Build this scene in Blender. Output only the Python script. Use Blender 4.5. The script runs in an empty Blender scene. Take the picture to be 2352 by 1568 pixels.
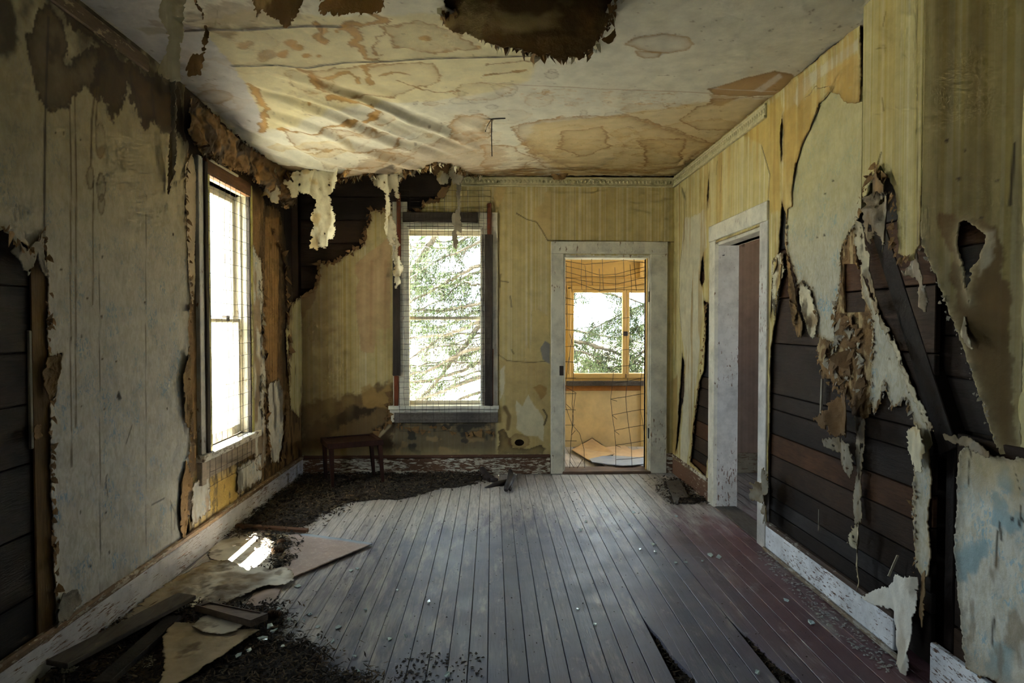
import bpy, bmesh, math, random
import numpy as np
from mathutils import Matrix, Vector

# ------------------------------------------------------------------ camera, sky, sun, exposure
S = bpy.context.scene
COL = S.collection
F, W_PX, H_PX = 1500.0, 2352, 1568
EYE = np.array([0.0, 0.0, 1.4])
TH = math.atan((784 - 747) / F)          # slight downward pitch
PS = math.atan((1176 - 1130) / F)        # slight turn to the right
FW = np.array([math.sin(PS) * math.cos(TH), math.cos(PS) * math.cos(TH), -math.sin(TH)])
RT = np.array([math.cos(PS), -math.sin(PS), 0.0])
UP = np.cross(RT, FW)
cd = bpy.data.cameras.new('camera')
cd.sensor_width = 36.0
cd.lens = F / W_PX * 36.0
cd.clip_start = 0.05
cam = bpy.data.objects.new('camera', cd)
cam.matrix_world = Matrix(((RT[0], UP[0], -FW[0], EYE[0]), (RT[1], UP[1], -FW[1], EYE[1]),
                           (RT[2], UP[2], -FW[2], EYE[2]), (0, 0, 0, 1)))
COL.objects.link(cam)
S.camera = cam

SKY_STRENGTH = 9.0
SUN_STRENGTH = 230.0
EXPOSURE = 0.72
wd = bpy.data.worlds.new('sky')
S.world = wd
wd.use_nodes = True
bg = wd.node_tree.nodes['Background']
bg.inputs['Color'].default_value = (0.76, 0.88, 1.0, 1)
bg.inputs['Strength'].default_value = SKY_STRENGTH
sl = bpy.data.lights.new('sun', 'SUN')
sl.energy = SUN_STRENGTH
sl.angle = math.radians(0.6)
sl.color = (1.0, 0.95, 0.88)
sun = bpy.data.objects.new('sun', sl)
sun.rotation_euler = Vector((0.25, -0.30, -1.0)).to_track_quat('-Z', 'Y').to_euler()
sun.location = (-3, 6, 10)
COL.objects.link(sun)
S.view_settings.view_transform = 'Standard'
S.view_settings.look = 'None'
S.view_settings.gamma = 1.0
S.view_settings.exposure = EXPOSURE
S.view_settings.use_curve_mapping = False
S.cycles.max_bounces = 5
S.cycles.diffuse_bounces = 3
S.cycles.glossy_bounces = 2
S.cycles.transmission_bounces = 2
S.cycles.transparent_max_bounces = 8
S.cycles.adaptive_threshold = 0.14
S.cycles.adaptive_min_samples = 16
S.cycles.use_light_tree = False
S.cycles.sample_clamp_indirect = 8.0


def portal(name, loc, rot, sx, sy):
    l = bpy.data.lights.new(name, 'AREA')
    l.shape = 'RECTANGLE'
    l.size, l.size_y = sx, sy
    l.cycles.is_portal = True
    o = bpy.data.objects.new(name, l)
    o.location = loc
    o.rotation_euler = rot
    COL.objects.link(o)


# room measures (metres)
XL, XR, YB, YF, HC = -1.78, 1.73, 6.13, -1.6, 2.80
PI = math.pi
# sky portals sit in the wall openings (they only guide the sampling of the sky)
portal('sky_portal', (XL - 0.10, 4.47, 1.46), (0, -PI / 2, 0), 1.72, 0.70)
portal('sky_portal', (-0.44, YB + 0.10, 1.46), (-PI / 2, 0, 0), 0.72, 1.68)
portal('sky_portal', (XL - 0.10, 0.9, 1.4), (0, -PI / 2, 0), 1.3, 0.8)
portal('sky_portal', (4.55, 2.9, 1.5), (0, PI / 2, 0), 1.4, 1.0)

# ------------------------------------------------------------------ helpers
rnd = random.Random(7)


def sm(e0, e1, x):
    t = np.clip((x - e0) / (e1 - e0), 0, 1)
    return t * t * (3 - 2 * t)


_tab = {}


def vn(x, y, seed=0):
    if seed not in _tab:
        _tab[seed] = np.random.RandomState(seed + 11).rand(256, 256)
    T = _tab[seed]
    xi, yi = np.floor(x).astype(int), np.floor(y).astype(int)
    fx, fy = x - xi, y - yi
    fx, fy = fx * fx * (3 - 2 * fx), fy * fy * (3 - 2 * fy)
    a, b = T[xi & 255, yi & 255], T[(xi + 1) & 255, yi & 255]
    c, d = T[xi & 255, (yi + 1) & 255], T[(xi + 1) & 255, (yi + 1) & 255]
    return (a * (1 - fx) + b * fx) * (1 - fy) + (c * (1 - fx) + d * fx) * fy


def fbm(x, y, seed=0, octv=4):
    s, a, n = 0.0, 0.5, 0.0
    for k in range(octv):
        s = s + a * vn(x * 2 ** k, y * 2 ** k, seed + k)
        n += a
        a *= 0.5
    return s / n - 0.5          # -0.5 .. 0.5


def ridge(u, v, f, seed):
    """sharp little teeth for torn edges"""
    return .22 - np.abs(fbm(u * f, v * f, seed, 3)) * 2


class Plane:
    """A flat piece of the place with its own u, v coordinates in metres; w is height off it."""
    def __init__(s, o, U, V, N):
        s.o, s.U, s.V, s.N = (np.array(t, float) for t in (o, U, V, N))

    def P(s, u, v, w):
        return s.o + np.outer(u, s.U) + np.outer(v, s.V) + np.outer(w, s.N)

    def at(s, pts, w=0.0):          # measured photo points -> u, v on this plane
        out = []
        for x, y in pts:
            d = FW + RT * (x - 1176) / F - UP * (y - 784) / F
            o = s.o + s.N * w
            t = ((o - EYE) @ s.N) / (d @ s.N)
            q = EYE + d * t - s.o
            out.append((q @ s.U, q @ s.V))
        return np.array(out)


PLN_L = Plane((XL, 0, 0), (0, 1, 0), (0, 0, 1), (1, 0, 0))
PLN_R = Plane((XR, 0, 0), (0, 1, 0), (0, 0, 1), (-1, 0, 0))
PLN_B = Plane((0, YB, 0), (1, 0, 0), (0, 0, 1), (0, -1, 0))
PLN_C = Plane((0, 0, HC), (1, 0, 0), (0, 1, 0), (0, 0, -1))
PLN_F = Plane((0, 0, 0), (1, 0, 0), (0, 1, 0), (0, 0, 1))


def facing(y):                      # upright plane across the room at depth y
    return Plane((0, y, 0), (1, 0, 0), (0, 0, 1), (0, -1, 0))


def sdpoly(u, v, poly):             # positive inside, metres
    poly = np.asarray(poly, float)
    n = len(poly)
    d2 = np.full(u.shape, 1e9)
    ins = np.zeros(u.shape, bool)
    for i in range(n):
        a, b = poly[i], poly[(i + 1) % n]
        e = b - a
        L = e @ e + 1e-12
        t = np.clip(((u - a[0]) * e[0] + (v - a[1]) * e[1]) / L, 0, 1)
        d2 = np.minimum(d2, (u - a[0] - t * e[0]) ** 2 + (v - a[1] - t * e[1]) ** 2)
        if a[1] != b[1]:
            c = ((a[1] > v) != (b[1] > v)) & (u < (b[0] - a[0]) * (v - a[1]) / (b[1] - a[1]) + a[0])
            ins ^= c
    d = np.sqrt(d2)
    return np.where(ins, d, -d)


def dline(u, v, pts):               # distance to a polyline
    pts = np.asarray(pts, float)
    d2 = np.full(u.shape, 1e9)
    for a, b in zip(pts[:-1], pts[1:]):
        e = b - a
        t = np.clip(((u - a[0]) * e[0] + (v - a[1]) * e[1]) / (e @ e + 1e-12), 0, 1)
        d2 = np.minimum(d2, (u - a[0] - t * e[0]) ** 2 + (v - a[1] - t * e[1]) ** 2)
    return np.sqrt(d2)


def ell(cx, cy, rx, ry, n=18):
    return [(cx + rx * math.cos(2 * PI * k / n), cy + ry * math.sin(2 * PI * k / n)) for k in range(n)]


class Paint:
    """Stain, print, wear and some painted-in light and shade of a surface with its coverage in alpha."""
    def __init__(s, pl, u, v):
        s.pl, s.u, s.v = pl, u, v
        s.C = np.zeros((len(u), 4))
        s.n1 = fbm(u * 14, v * 14, 3)
        s.n2 = fbm(u * 55, v * 55, 9, 3)
        s.wu = fbm(u * 9, v * 9, 13) + .5 * fbm(u * 34, v * 34, 15, 3)
        s.wv = fbm(u * 9 + 40, v * 9, 17) + .5 * fbm(u * 34 + 40, v * 34, 19, 3)

    def over(s, m, col):
        m = np.clip(m, 0, 1)
        a = s.C[:, 3]
        a2 = a + m * (1 - a)
        k = (m / np.maximum(a2, 1e-6))[:, None]
        s.C[:, :3] = s.C[:, :3] * (1 - k) + np.array(col) * k
        s.C[:, 3] = a2

    def sd(s, px, amp=0.02, w=0.0):
        return sdpoly(s.u, s.v, s.pl.at(px, w)) + amp * (s.n1 * 1.6 + s.n2 * 0.8)

    def blot(s, px, col, a=0.8, soft=0.01, amp=0.02):
        s.over(a * sm(-soft, soft, s.sd(px, amp)), col)

    def tide(s, px, col, edge=0.85, width=0.02, inner=0.15, amp=0.02, incol=None):
        d = s.sd(px, amp)
        ins = sm(-0.004, 0.004, d)
        s.over(ins * inner, incol or col)
        s.over(ins * edge * np.exp(-np.maximum(d, 0) / width), col)

    def line(s, px, width, col, a=0.9, amp=0.01, vary=0.6):
        d = dline(s.u, s.v, s.pl.at(px)) + amp * s.n1
        wv = width * (1 + vary * 2 * s.n1)
        s.over(a * sm(wv * 1.25 + 0.003, wv * 0.5, d), col)

    def ring(s, px, col, a=0.85, width=0.010, inner=0.12, warp=0.05, uv=None, incol=None):
        """a dried water ring: wandering dark line, fading inwards"""
        q = s.pl.at(px) if uv is None else uv
        d = sdpoly(s.u + warp * s.wu, s.v + warp * s.wv, q)
        wv = width * (.7 + 1.6 * np.clip(fbm(s.u * 5, s.v * 5, 27) + .4, 0, 1))
        ins = sm(-.004, .003, d)
        s.over(inner * ins, incol or col)
        s.over(.55 * a * ins * np.exp(-np.maximum(d, 0) / (wv * 3)), col)
        s.over(a * ins * sm(wv * 1.3, wv * .5, d), col)

    def run(s, px, width, col, dark, a=0.85, warp=0.06):
        """a water run: wandering outline, crisp darker rim"""
        q = s.pl.at(px)
        d = dline(s.u + warp * s.wu, s.v + warp * s.wv, q) - width * (0.55 + 1.5 * (fbm(s.u * 7, s.v * 7, 23) + .2))
        ins = sm(0.003, -0.003, d)
        s.over(a * .93 * ins, col)
        s.over(a * ins * np.exp(-np.maximum(-d, 0) / 0.007), dark)


def mesh_obj(name, verts, faces, mat, parent=None, smooth=False, colors=None):
    me = bpy.data.meshes.new(name)
    verts = np.asarray(verts, np.float32)
    if isinstance(faces, np.ndarray):
        k = faces.shape[1]
        me.vertices.add(len(verts))
        me.vertices.foreach_set('co', verts.ravel())
        me.loops.add(faces.size)
        me.loops.foreach_set('vertex_index', faces.astype(np.int32).ravel())
        me.polygons.add(len(faces))
        me.polygons.foreach_set('loop_start', np.arange(0, faces.size, k, dtype=np.int32))
        me.update(calc_edges=True)
    else:
        me.from_pydata(verts.tolist(), [], faces)
    if colors is not None:
        at = me.color_attributes.new('Col', 'FLOAT_COLOR', 'POINT')
        at.data.foreach_set('color', np.asarray(colors, np.float32).ravel())
    if smooth:
        me.polygons.foreach_set('use_smooth', np.ones(len(me.polygons), bool))
    if mat:
        me.materials.append(mat)
    o = bpy.data.objects.new(name, me)
    COL.objects.link(o)
    if parent:
        o.parent = parent
    return o


def layer(name, pl, box, step, keep, mat, parent=None, w=None, col=None, thick=0.003, back=False, smooth=True):
    """A sheet lying on a plane: grid over box, cut along keep(u, v) > 0, lifted by w, rim of real thickness."""
    u0, u1, v0, v1 = box
    nu, nv = max(2, int((u1 - u0) / step) + 1), max(2, int((v1 - v0) / step) + 1)
    gu, gv = np.meshgrid(np.linspace(u0, u1, nu), np.linspace(v0, v1, nv), indexing='ij')
    u, v = gu.ravel(), gv.ravel()
    s = keep(u, v) if keep else np.ones_like(u)
    s = np.where(np.abs(s) < 1e-5, 1e-5, s)
    idx = np.arange(nu * nv).reshape(nu, nv)
    a, b, c, d = idx[:-1, :-1].ravel(), idx[1:, :-1].ravel(), idx[1:, 1:].ravel(), idx[:-1, 1:].ravel()
    T = np.vstack([np.stack([a, b, c], 1), np.stack([a, c, d], 1)])
    pos = s > 0
    cnt = pos[T].sum(1)
    out = [T[cnt == 3]]
    T1, T2 = T[cnt == 1], T[cnt == 2]

    def rot(Tx, sel):
        k = np.argmax(sel, 1)
        r = np.arange(len(Tx))
        return Tx[r, k], Tx[r, (k + 1) % 3], Tx[r, (k + 2) % 3]
    a1, b1, c1 = rot(T1, pos[T1])
    n2, b2, c2 = rot(T2, ~pos[T2])
    E = np.vstack([np.stack([a1, b1], 1), np.stack([a1, c1], 1), np.stack([n2, b2], 1), np.stack([n2, c2], 1)])
    if len(E):
        Es = np.sort(E, 1)
        Un, inv = np.unique(Es, axis=0, return_inverse=True)
        inv = inv.ravel()
        t = s[Un[:, 0]] / (s[Un[:, 0]] - s[Un[:, 1]])
        nu_ = u[Un[:, 0]] + t * (u[Un[:, 1]] - u[Un[:, 0]])
        nv_ = v[Un[:, 0]] + t * (v[Un[:, 1]] - v[Un[:, 0]])
        base = len(u)
        u, v = np.concatenate([u, nu_]), np.concatenate([v, nv_])
        s = np.concatenate([s, np.zeros(len(Un))])
        k1, k2 = len(a1), len(n2)
        ab, ac = base + inv[:k1], base + inv[k1:2 * k1]
        nb, nc = base + inv[2 * k1:2 * k1 + k2], base + inv[2 * k1 + k2:]
        out += [np.stack([a1, ab, ac], 1), np.stack([nb, b2, c2], 1), np.stack([nb, c2, nc], 1)]
    T = np.vstack(out)
    used, T = np.unique(T, return_inverse=True)
    T = T.reshape(-1, 3)
    u, v, s = u[used], v[used], s[used]
    ww = w(u, v, s) if w else np.zeros_like(u)
    P = pl.P(u, v, ww)
    Cc = col(u, v, s) if col else None
    n = len(P)
    ed = np.vstack([T[:, [0, 1]], T[:, [1, 2]], T[:, [2, 0]]])
    es = np.sort(ed, 1)
    key = es[:, 0].astype(np.int64) * n + es[:, 1]
    _, fi, ct = np.unique(key, return_index=True, return_counts=True)
    be = ed[fi[ct == 1]]
    if thick:
        if back:
            P2 = P - pl.N * thick
            Pall = np.vstack([P, P2])
            Tb = T[:, ::-1] + n
            rim = np.vstack([np.stack([be[:, 1], be[:, 0], be[:, 0] + n], 1), np.stack([be[:, 1], be[:, 0] + n, be[:, 1] + n], 1)])
            T = np.vstack([T, Tb, rim])
            P = Pall
            if Cc is not None:
                Cc = np.vstack([Cc, Cc])
        else:
            bv, binv = np.unique(be, return_inverse=True)
            binv = binv.reshape(-1, 2) + n
            P = np.vstack([P, P[bv] - pl.N * thick])
            rim = np.vstack([np.stack([be[:, 1], be[:, 0], binv[:, 0]], 1), np.stack([be[:, 1], binv[:, 0], binv[:, 1]], 1)])
            T = np.vstack([T, rim])
            if Cc is not None:
                Cc = np.vstack([Cc, Cc[bv]])
    if Cc is None:
        Cc = np.zeros((len(P), 4))
    return mesh_obj(name, P, T, mat, parent, smooth, Cc)


def polybox(uv, m=0.03):
    return (uv[:, 0].min() - m, uv[:, 0].max() + m, uv[:, 1].min() - m, uv[:, 1].max() + m)


def sheet(name, pl, px, mat, parent=None, step=0.008, rag=0.008, w=None, col=None, thick=0.003, back=True, w0=0.0, seed=0, holes=0.0):
    """A torn piece with the outline px (photo points measured on its own plane)."""
    uv = pl.at(px, w0)
    x_, y_ = uv[:, 0], uv[:, 1]
    rag = min(rag, .08 * math.sqrt(abs(np.dot(x_, np.roll(y_, 1)) - np.dot(y_, np.roll(x_, 1))) / 2))

    def keep(u, v):
        s = sdpoly(u, v, uv)
        s = s + rag * (fbm(u * 26 + seed, v * 26, 5 + seed) * 1.8 + ridge(u, v, 60, 6 + seed) * 2.6)
        if holes:
            s = np.minimum(s, (holes - fbm(u * 26, v * 26, 8 + seed, 3)) * .05)
        return s
    ww = (lambda u, v, s: w0 + w(u, v, s)) if w else (lambda u, v, s: np.full_like(u, w0))
    cc = None
    if col:
        def cc(u, v, s):
            p = Paint(pl, u, v)
            col(p, s)
            return p.C
    return layer(name, pl, polybox(uv), step, keep, mat, parent, ww, cc, thick, back)


def bm_box(bm, x0, x1, y0, y1, z0, z1):
    m = Matrix.Translation(((x0 + x1) / 2, (y0 + y1) / 2, (z0 + z1) / 2)) @ Matrix.Diagonal((x1 - x0, y1 - y0, z1 - z0, 1))
    return bmesh.ops.create_cube(bm, size=1.0, matrix=m)['verts']


def obox(name, x0, x1, y0, y1, z0, z1, mat, parent=None, bev=0.004, jit=0.0):
    bm = bmesh.new()
    vs = bm_box(bm, x0, x1, y0, y1, z0, z1)
    if jit:
        for q in vs:
            q.co += Vector([rnd.uniform(-jit, jit) for _ in range(3)])
    if bev:
        bmesh.ops.bevel(bm, geom=bm.edges[:], offset=bev, segments=1, affect='EDGES')
    me = bpy.data.meshes.new(name)
    bm.to_mesh(me)
    bm.free()
    me.materials.append(mat)
    o = bpy.data.objects.new(name, me)
    COL.objects.link(o)
    if parent:
        o.parent = parent
    return o


def boxes(name, lst, mat, parent=None, bev=0.0):
    bm = bmesh.new()
    for b in lst:
        bm_box(bm, *b)
    if bev:
        bmesh.ops.bevel(bm, geom=bm.edges[:], offset=bev, segments=1, affect='EDGES')
    me = bpy.data.meshes.new(name)
    bm.to_mesh(me)
    bm.free()
    me.materials.append(mat)
    o = bpy.data.objects.new(name, me)
    COL.objects.link(o)
    if parent:
        o.parent = parent
    return o


def slanted(name, a, b, width, depth, mat, parent=None, side=(0, 0, 1), bev=0.003):
    """A board from a to b; width across (in the plane of side), depth out of it."""
    a, b = Vector(a), Vector(b)
    d = (b - a).normalized()
    n = d.cross(Vector(side)).normalized()
    s = n.cross(d).normalized()
    bm = bmesh.new()
    bmesh.ops.create_cube(bm, size=1.0)
    for q in bm.verts:
        x, y, z = q.co
        q.co = a + (b - a) * (x + 0.5) + s * (y * width) + n * (z * depth)
    if bev:
        bmesh.ops.bevel(bm, geom=bm.edges[:], offset=bev, segments=1, affect='EDGES')
    me = bpy.data.meshes.new(name)
    bm.to_mesh(me)
    bm.free()
    me.materials.append(mat)
    o = bpy.data.objects.new(name, me)
    COL.objects.link(o)
    if parent:
        o.parent = parent
    return o


class MB:
    """Collects tubes and flakes into one mesh."""
    def __init__(s):
        s.v, s.f = [], []

    def tube(s, pts, r, n=4, caps=True):
        pts = [Vector(p) for p in pts]
        rr = r if isinstance(r, (list, tuple)) else [r] * len(pts)
        base = len(s.v)
        prev = None
        for i, p in enumerate(pts):
            d = (pts[min(i + 1, len(pts) - 1)] - pts[max(i - 1, 0)]).normalized()
            x = d.cross(prev if prev and abs(d.dot(prev)) < 0.95 else (Vector((0, 0, 1)) if abs(d.z) < 0.9 else Vector((1, 0, 0)))).normalized()
            y = d.cross(x).normalized()
            prev = y if False else None
            for k in range(n):
                t = 2 * PI * k / n
                s.v.append(p + (x * math.cos(t) + y * math.sin(t)) * rr[i])
        for i in range(len(pts) - 1):
            for k in range(n):
                a, b = base + i * n + k, base + i * n + (k + 1) % n
                s.f.append((a, b, b + n, a + n))
        if caps:
            s.f.append(tuple(base + k for k in range(n))[::-1])
            s.f.append(tuple(base + (len(pts) - 1) * n + k for k in range(n)))

    def face(s, *ps):
        b = len(s.v)
        s.v += [Vector(p) for p in ps]
        s.f.append(tuple(range(b, b + len(ps))))

    def build(s, name, mat, parent=None, smooth=False):
        return mesh_obj(name, [tuple(p) for p in s.v], s.f, mat, parent, smooth)


def struct(name, label, mesh=None):
    o = mesh
    if o is None:
        o = bpy.data.objects.new(name, None)
        o.empty_display_size = 0.1
        COL.objects.link(o)
    o['kind'] = 'structure'
    o['label'] = label
    return o


def thing(name, label, cat, group=None, loc=(0, 0, 0), obj=None, kind=None):
    o = obj
    if o is None:
        o = bpy.data.objects.new(name, None)
        o.empty_display_size = 0.1
        o.location = loc
        COL.objects.link(o)
    o['label'] = label
    o['category'] = cat
    if group:
        o['group'] = group
    if kind:
        o['kind'] = kind
    return o


# ------------------------------------------------------------------ materials
def mat_new(name):
    m = bpy.data.materials.new(name)
    m.use_nodes = True
    nt = m.node_tree
    return m, nt, nt.nodes['Principled BSDF']


def nd(nt, typ, **kw):
    n = nt.nodes.new(typ)
    for k, val in kw.items():
        if hasattr(n, k):
            setattr(n, k, val)
        else:
            n.inputs[k].default_value = val
    return n


def noise(nt, vec, scale, detail=4, rough=0.55, stretch=None, dist=0.0):
    if stretch:
        mp = nt.nodes.new('ShaderNodeMapping')
        mp.inputs['Scale'].default_value = stretch
        nt.links.new(vec, mp.inputs['Vector'])
        vec = mp.outputs['Vector']
    n = nd(nt, 'ShaderNodeTexNoise', Scale=scale, Detail=detail, Roughness=rough, Distortion=dist)
    nt.links.new(vec, n.inputs['Vector'])
    return n.outputs['Fac']


def ramp(nt, fac, stops, interp='LINEAR'):
    r = nt.nodes.new('ShaderNodeValToRGB')
    r.color_ramp.interpolation = interp
    while len(r.color_ramp.elements) < len(stops):
        r.color_ramp.elements.new(0.5)
    for e, (p, c) in zip(r.color_ramp.elements, stops):
        e.position = p
        e.color = (c, c, c, 1) if not isinstance(c, tuple) else (*c, 1)
    nt.links.new(fac, r.inputs['Fac'])
    return r.outputs['Color']


def mix(nt, fac, a, b, mode='MIX'):
    n = nt.nodes.new('ShaderNodeMix')
    n.data_type = 'RGBA'
    n.blend_type = mode
    for sock, val in ((n.inputs['Factor'], fac), (n.inputs[6], a), (n.inputs[7], b)):
        if hasattr(val, 'is_output'):
            nt.links.new(val, sock)
        elif isinstance(val, (int, float)):
            sock.default_value = val
        else:
            sock.default_value = (*val, 1)
    return n.outputs[2]


def bump(nt, bs, h, strength=0.3, dist=0.01):
    b = nd(nt, 'ShaderNodeBump', Strength=strength, Distance=dist)
    nt.links.new(h, b.inputs['Height'])
    nt.links.new(b.outputs['Normal'], bs.inputs['Normal'])


def objco(nt, rand=False):
    tc = nt.nodes.new('ShaderNodeTexCoord')
    if not rand:
        return tc.outputs['Object']
    oi = nt.nodes.new('ShaderNodeObjectInfo')
    va = nt.nodes.new('ShaderNodeVectorMath')
    va.operation = 'MULTIPLY_ADD'
    cx = nt.nodes.new('ShaderNodeCombineXYZ')
    for k in range(3):
        nt.links.new(oi.outputs['Random'], cx.inputs[k])
    nt.links.new(cx.outputs[0], va.inputs[0])
    va.inputs[1].default_value = (37.0, 53.0, 71.0)
    nt.links.new(tc.outputs['Object'], va.inputs[2])
    return va.outputs[0]


def m_paper(name, base, pattern='plain', axis=0, rough=0.8, c2=None, c3=None, tex=0.12):
    m, nt, bs = mat_new(name)
    co = objco(nt)
    colr = base
    if pattern == 'floral':
        f1 = ramp(nt, noise(nt, co, 7, 3, 0.6), [(0.50, 0.0), (0.62, 1.0)])
        f2 = ramp(nt, noise(nt, co, 55, 2, 0.6, (1, 1, 0.55), 1.5), [(0.50, 0.0), (0.60, 1.0)])
        f3 = mix(nt, 1.0, f1, f2, 'MULTIPLY')
        g1 = ramp(nt, noise(nt, co, 38, 3, 0.65, (1, 1, 0.5), 1.0), [(0.40, 0.0), (0.65, 1.0)])
        c = mix(nt, g1, base, c3)
        colr = mix(nt, f3, c, c2)
    elif pattern == 'stripe':
        sp = nt.nodes.new('ShaderNodeSeparateXYZ')
        nt.links.new(co, sp.inputs[0])
        n1 = nt.nodes.new('ShaderNodeTexNoise')
        n1.noise_dimensions = '1D'
        n1.inputs['Scale'].default_value = 42
        n1.inputs['Detail'].default_value = 2.5
        nt.links.new(sp.outputs[axis], n1.inputs['W'])
        f1 = ramp(nt, n1.outputs['Fac'], [(0.38, 0.0), (0.46, 0.55), (0.54, 0.35), (0.60, 1.0)])
        ws = nt.nodes.new('ShaderNodeTexNoise')
        ws.noise_dimensions = '1D'
        ws.inputs['Scale'].default_value = 7
        nt.links.new(sp.outputs[axis], ws.inputs['W'])
        f2 = ramp(nt, ws.outputs['Fac'], [(0.45, 0.0), (0.55, 1.0)])
        c = mix(nt, f1, base, c2)
        f4 = mix(nt, 1.0, f2, (0.35, 0.35, 0.35), 'MULTIPLY')
        colr = mix(nt, f4, c, c3)
    at = nt.nodes.new('ShaderNodeAttribute')
    at.attribute_name = 'Col'
    fin = mix(nt, at.outputs['Alpha'], colr, at.outputs['Color'])
    gr = ramp(nt, noise(nt, co, 9, 6, 0.65), [(0.3, 0.78), (0.65, 1.04)])
    fin = mix(nt, 1.0, fin, gr, 'MULTIPLY')
    nt.links.new(fin, bs.inputs['Base Color'])
    bs.inputs['Roughness'].default_value = rough
    bs.inputs['Specular IOR Level'].default_value = 0.3
    bump(nt, bs, noise(nt, co, 45, 5, 0.7), tex, 0.02)
    return m


def m_wood(name, cols, rough=0.6, grain=(1, 12, 12), scale=6, gstr=0.35, rand=True, spec=0.15):
    """Boards: each board its own tone, long grain, knots."""
    m, nt, bs = mat_new(name)
    co = objco(nt, rand)
    oi = nt.nodes.new('ShaderNodeObjectInfo')
    k = len(cols)
    base = ramp(nt, oi.outputs['Random'], [((i + 0.0) / k, c) for i, c in enumerate(cols)], 'CONSTANT')
    g = noise(nt, co, scale, 6, 0.65, grain, 0.6)
    gr = ramp(nt, g, [(0.3, 1 - gstr), (0.5, 1.0), (0.7, 1 + gstr * 0.6)])
    c = mix(nt, 1.0, base, gr, 'MULTIPLY')
    bl = ramp(nt, noise(nt, co, 3.0, 4, 0.6), [(0.35, 0.65), (0.65, 1.15)])
    c = mix(nt, 1.0, c, bl, 'MULTIPLY')
    nt.links.new(c, bs.inputs['Base Color'])
    bs.inputs['Roughness'].default_value = rough
    bs.inputs['Specular IOR Level'].default_value = spec
    bump(nt, bs, g, 0.35, 0.01)
    return m


def m_peel(name, paint, wood, cover=0.55, stretch=(3, 3, 14), scale=5, rough=0.6, edge=0.03, dirt=0.25):
    """Old paint flaking off wood: the bare patches follow the grain."""
    m, nt, bs = mat_new(name)
    co = objco(nt)
    n = noise(nt, co, scale, 7, 0.68, stretch, 0.4)
    n2 = noise(nt, co, 2.2, 3, 0.6)
    ad = nt.nodes.new('ShaderNodeMath')
    ad.operation = 'MULTIPLY_ADD'
    ad.inputs[1].default_value = 0.45
    nt.links.new(n2, ad.inputs[0])
    nt.links.new(n, ad.inputs[2])
    f = ramp(nt, ad.outputs[0], [(cover + 0.14, 0.0), (cover + 0.14 + edge, 1.0)])
    dr = ramp(nt, noise(nt, co, 6, 6, 0.7), [(0.3, 1 - dirt * 1.6), (0.6, 1.0)])
    pc = mix(nt, 1.0, paint, dr, 'MULTIPLY')
    wd_ = mix(nt, noise(nt, co, 9, 5, 0.6, stretch), tuple(c * 0.45 for c in wood), tuple(min(1, c * 1.5) for c in wood))
    c = mix(nt, f, pc, wd_)
    nt.links.new(c, bs.inputs['Base Color'])
    bs.inputs['Roughness'].default_value = rough
    bs.inputs['Specular IOR Level'].default_value = 0.35
    inv = ramp(nt, f, [(0.0, 1.0), (1.0, 0.0)])
    bump(nt, bs, inv, 0.5, 0.004)
    return m


def m_plain(name, c, rough=0.7, var=0.25, scale=12, metal=0.0, spec=0.4):
    m, nt, bs = mat_new(name)
    co = objco(nt)
    gr = ramp(nt, noise(nt, co, scale, 5, 0.65), [(0.3, 1 - var), (0.7, 1 + var * 0.4)])
    nt.links.new(mix(nt, 1.0, c, gr, 'MULTIPLY'), bs.inputs['Base Color'])
    bs.inputs['Roughness'].default_value = rough
    bs.inputs['Metallic'].default_value = metal
    bs.inputs['Specular IOR Level'].default_value = spec
    return m


def m_glass(name):
    m, nt, bs = mat_new(name)
    tr = nd(nt, 'ShaderNodeBsdfTransparent')
    tr.inputs['Color'].default_value = (0.93, 0.95, 0.94, 1)
    gl = nd(nt, 'ShaderNodeBsdfGlossy', Roughness=0.05)
    mx = nt.nodes.new('ShaderNodeMixShader')
    mx.inputs[0].default_value = 0.05
    nt.links.new(tr.outputs[0], mx.inputs[1])
    nt.links.new(gl.outputs[0], mx.inputs[2])
    nt.links.new(mx.outputs[0], nt.nodes['Material Output'].inputs['Surface'])
    return m


M_FLORAL = m_paper('floral_wallpaper', (0.72, 0.70, 0.65), 'floral', c2=(0.30, 0.42, 0.54), c3=(0.55, 0.52, 0.44))
M_STRIPE_B = m_paper('striped_wallpaper_back', (0.52, 0.41, 0.155), 'stripe', 0, c2=(0.64, 0.56, 0.34), c3=(0.38, 0.285, 0.085))
M_STRIPE_R = m_paper('striped_wallpaper_side', (0.54, 0.455, 0.17), 'stripe', 1, c2=(0.66, 0.60, 0.36), c3=(0.42, 0.33, 0.10))
M_BACKING = m_paper('brown_backing', (0.22, 0.125, 0.045), 'plain', tex=0.5)
M_CEIL = m_paper('ceiling_paper', (0.76, 0.70, 0.55), 'plain', tex=0.10, rough=0.7)
M_TATTER = m_paper('torn_paper', (0.72, 0.65, 0.46), 'plain', tex=0.15)
M_TATTER_BR = m_paper('brown_torn_paper', (0.17, 0.095, 0.036), 'plain', tex=0.3)
M_TATTER_GR = m_paper('grey_torn_paper', (0.33, 0.29, 0.22), 'plain', tex=0.3)
M_SHEET = m_paper('fallen_paper', (0.84, 0.81, 0.72), 'plain', tex=0.3)
M_LINO = m_paper('linoleum', (0.40, 0.31, 0.27), 'plain', tex=0.1, rough=0.6)
M_FLOORB = None
M_PLANK_R = m_wood('old_planks', [(0.028, 0.018, 0.013), (0.046, 0.027, 0.017), (0.036, 0.031, 0.031), (0.075, 0.034, 0.016), (0.022, 0.016, 0.013), (0.042, 0.036, 0.034)], 0.7, (2, 2, 16), 5)
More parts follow.
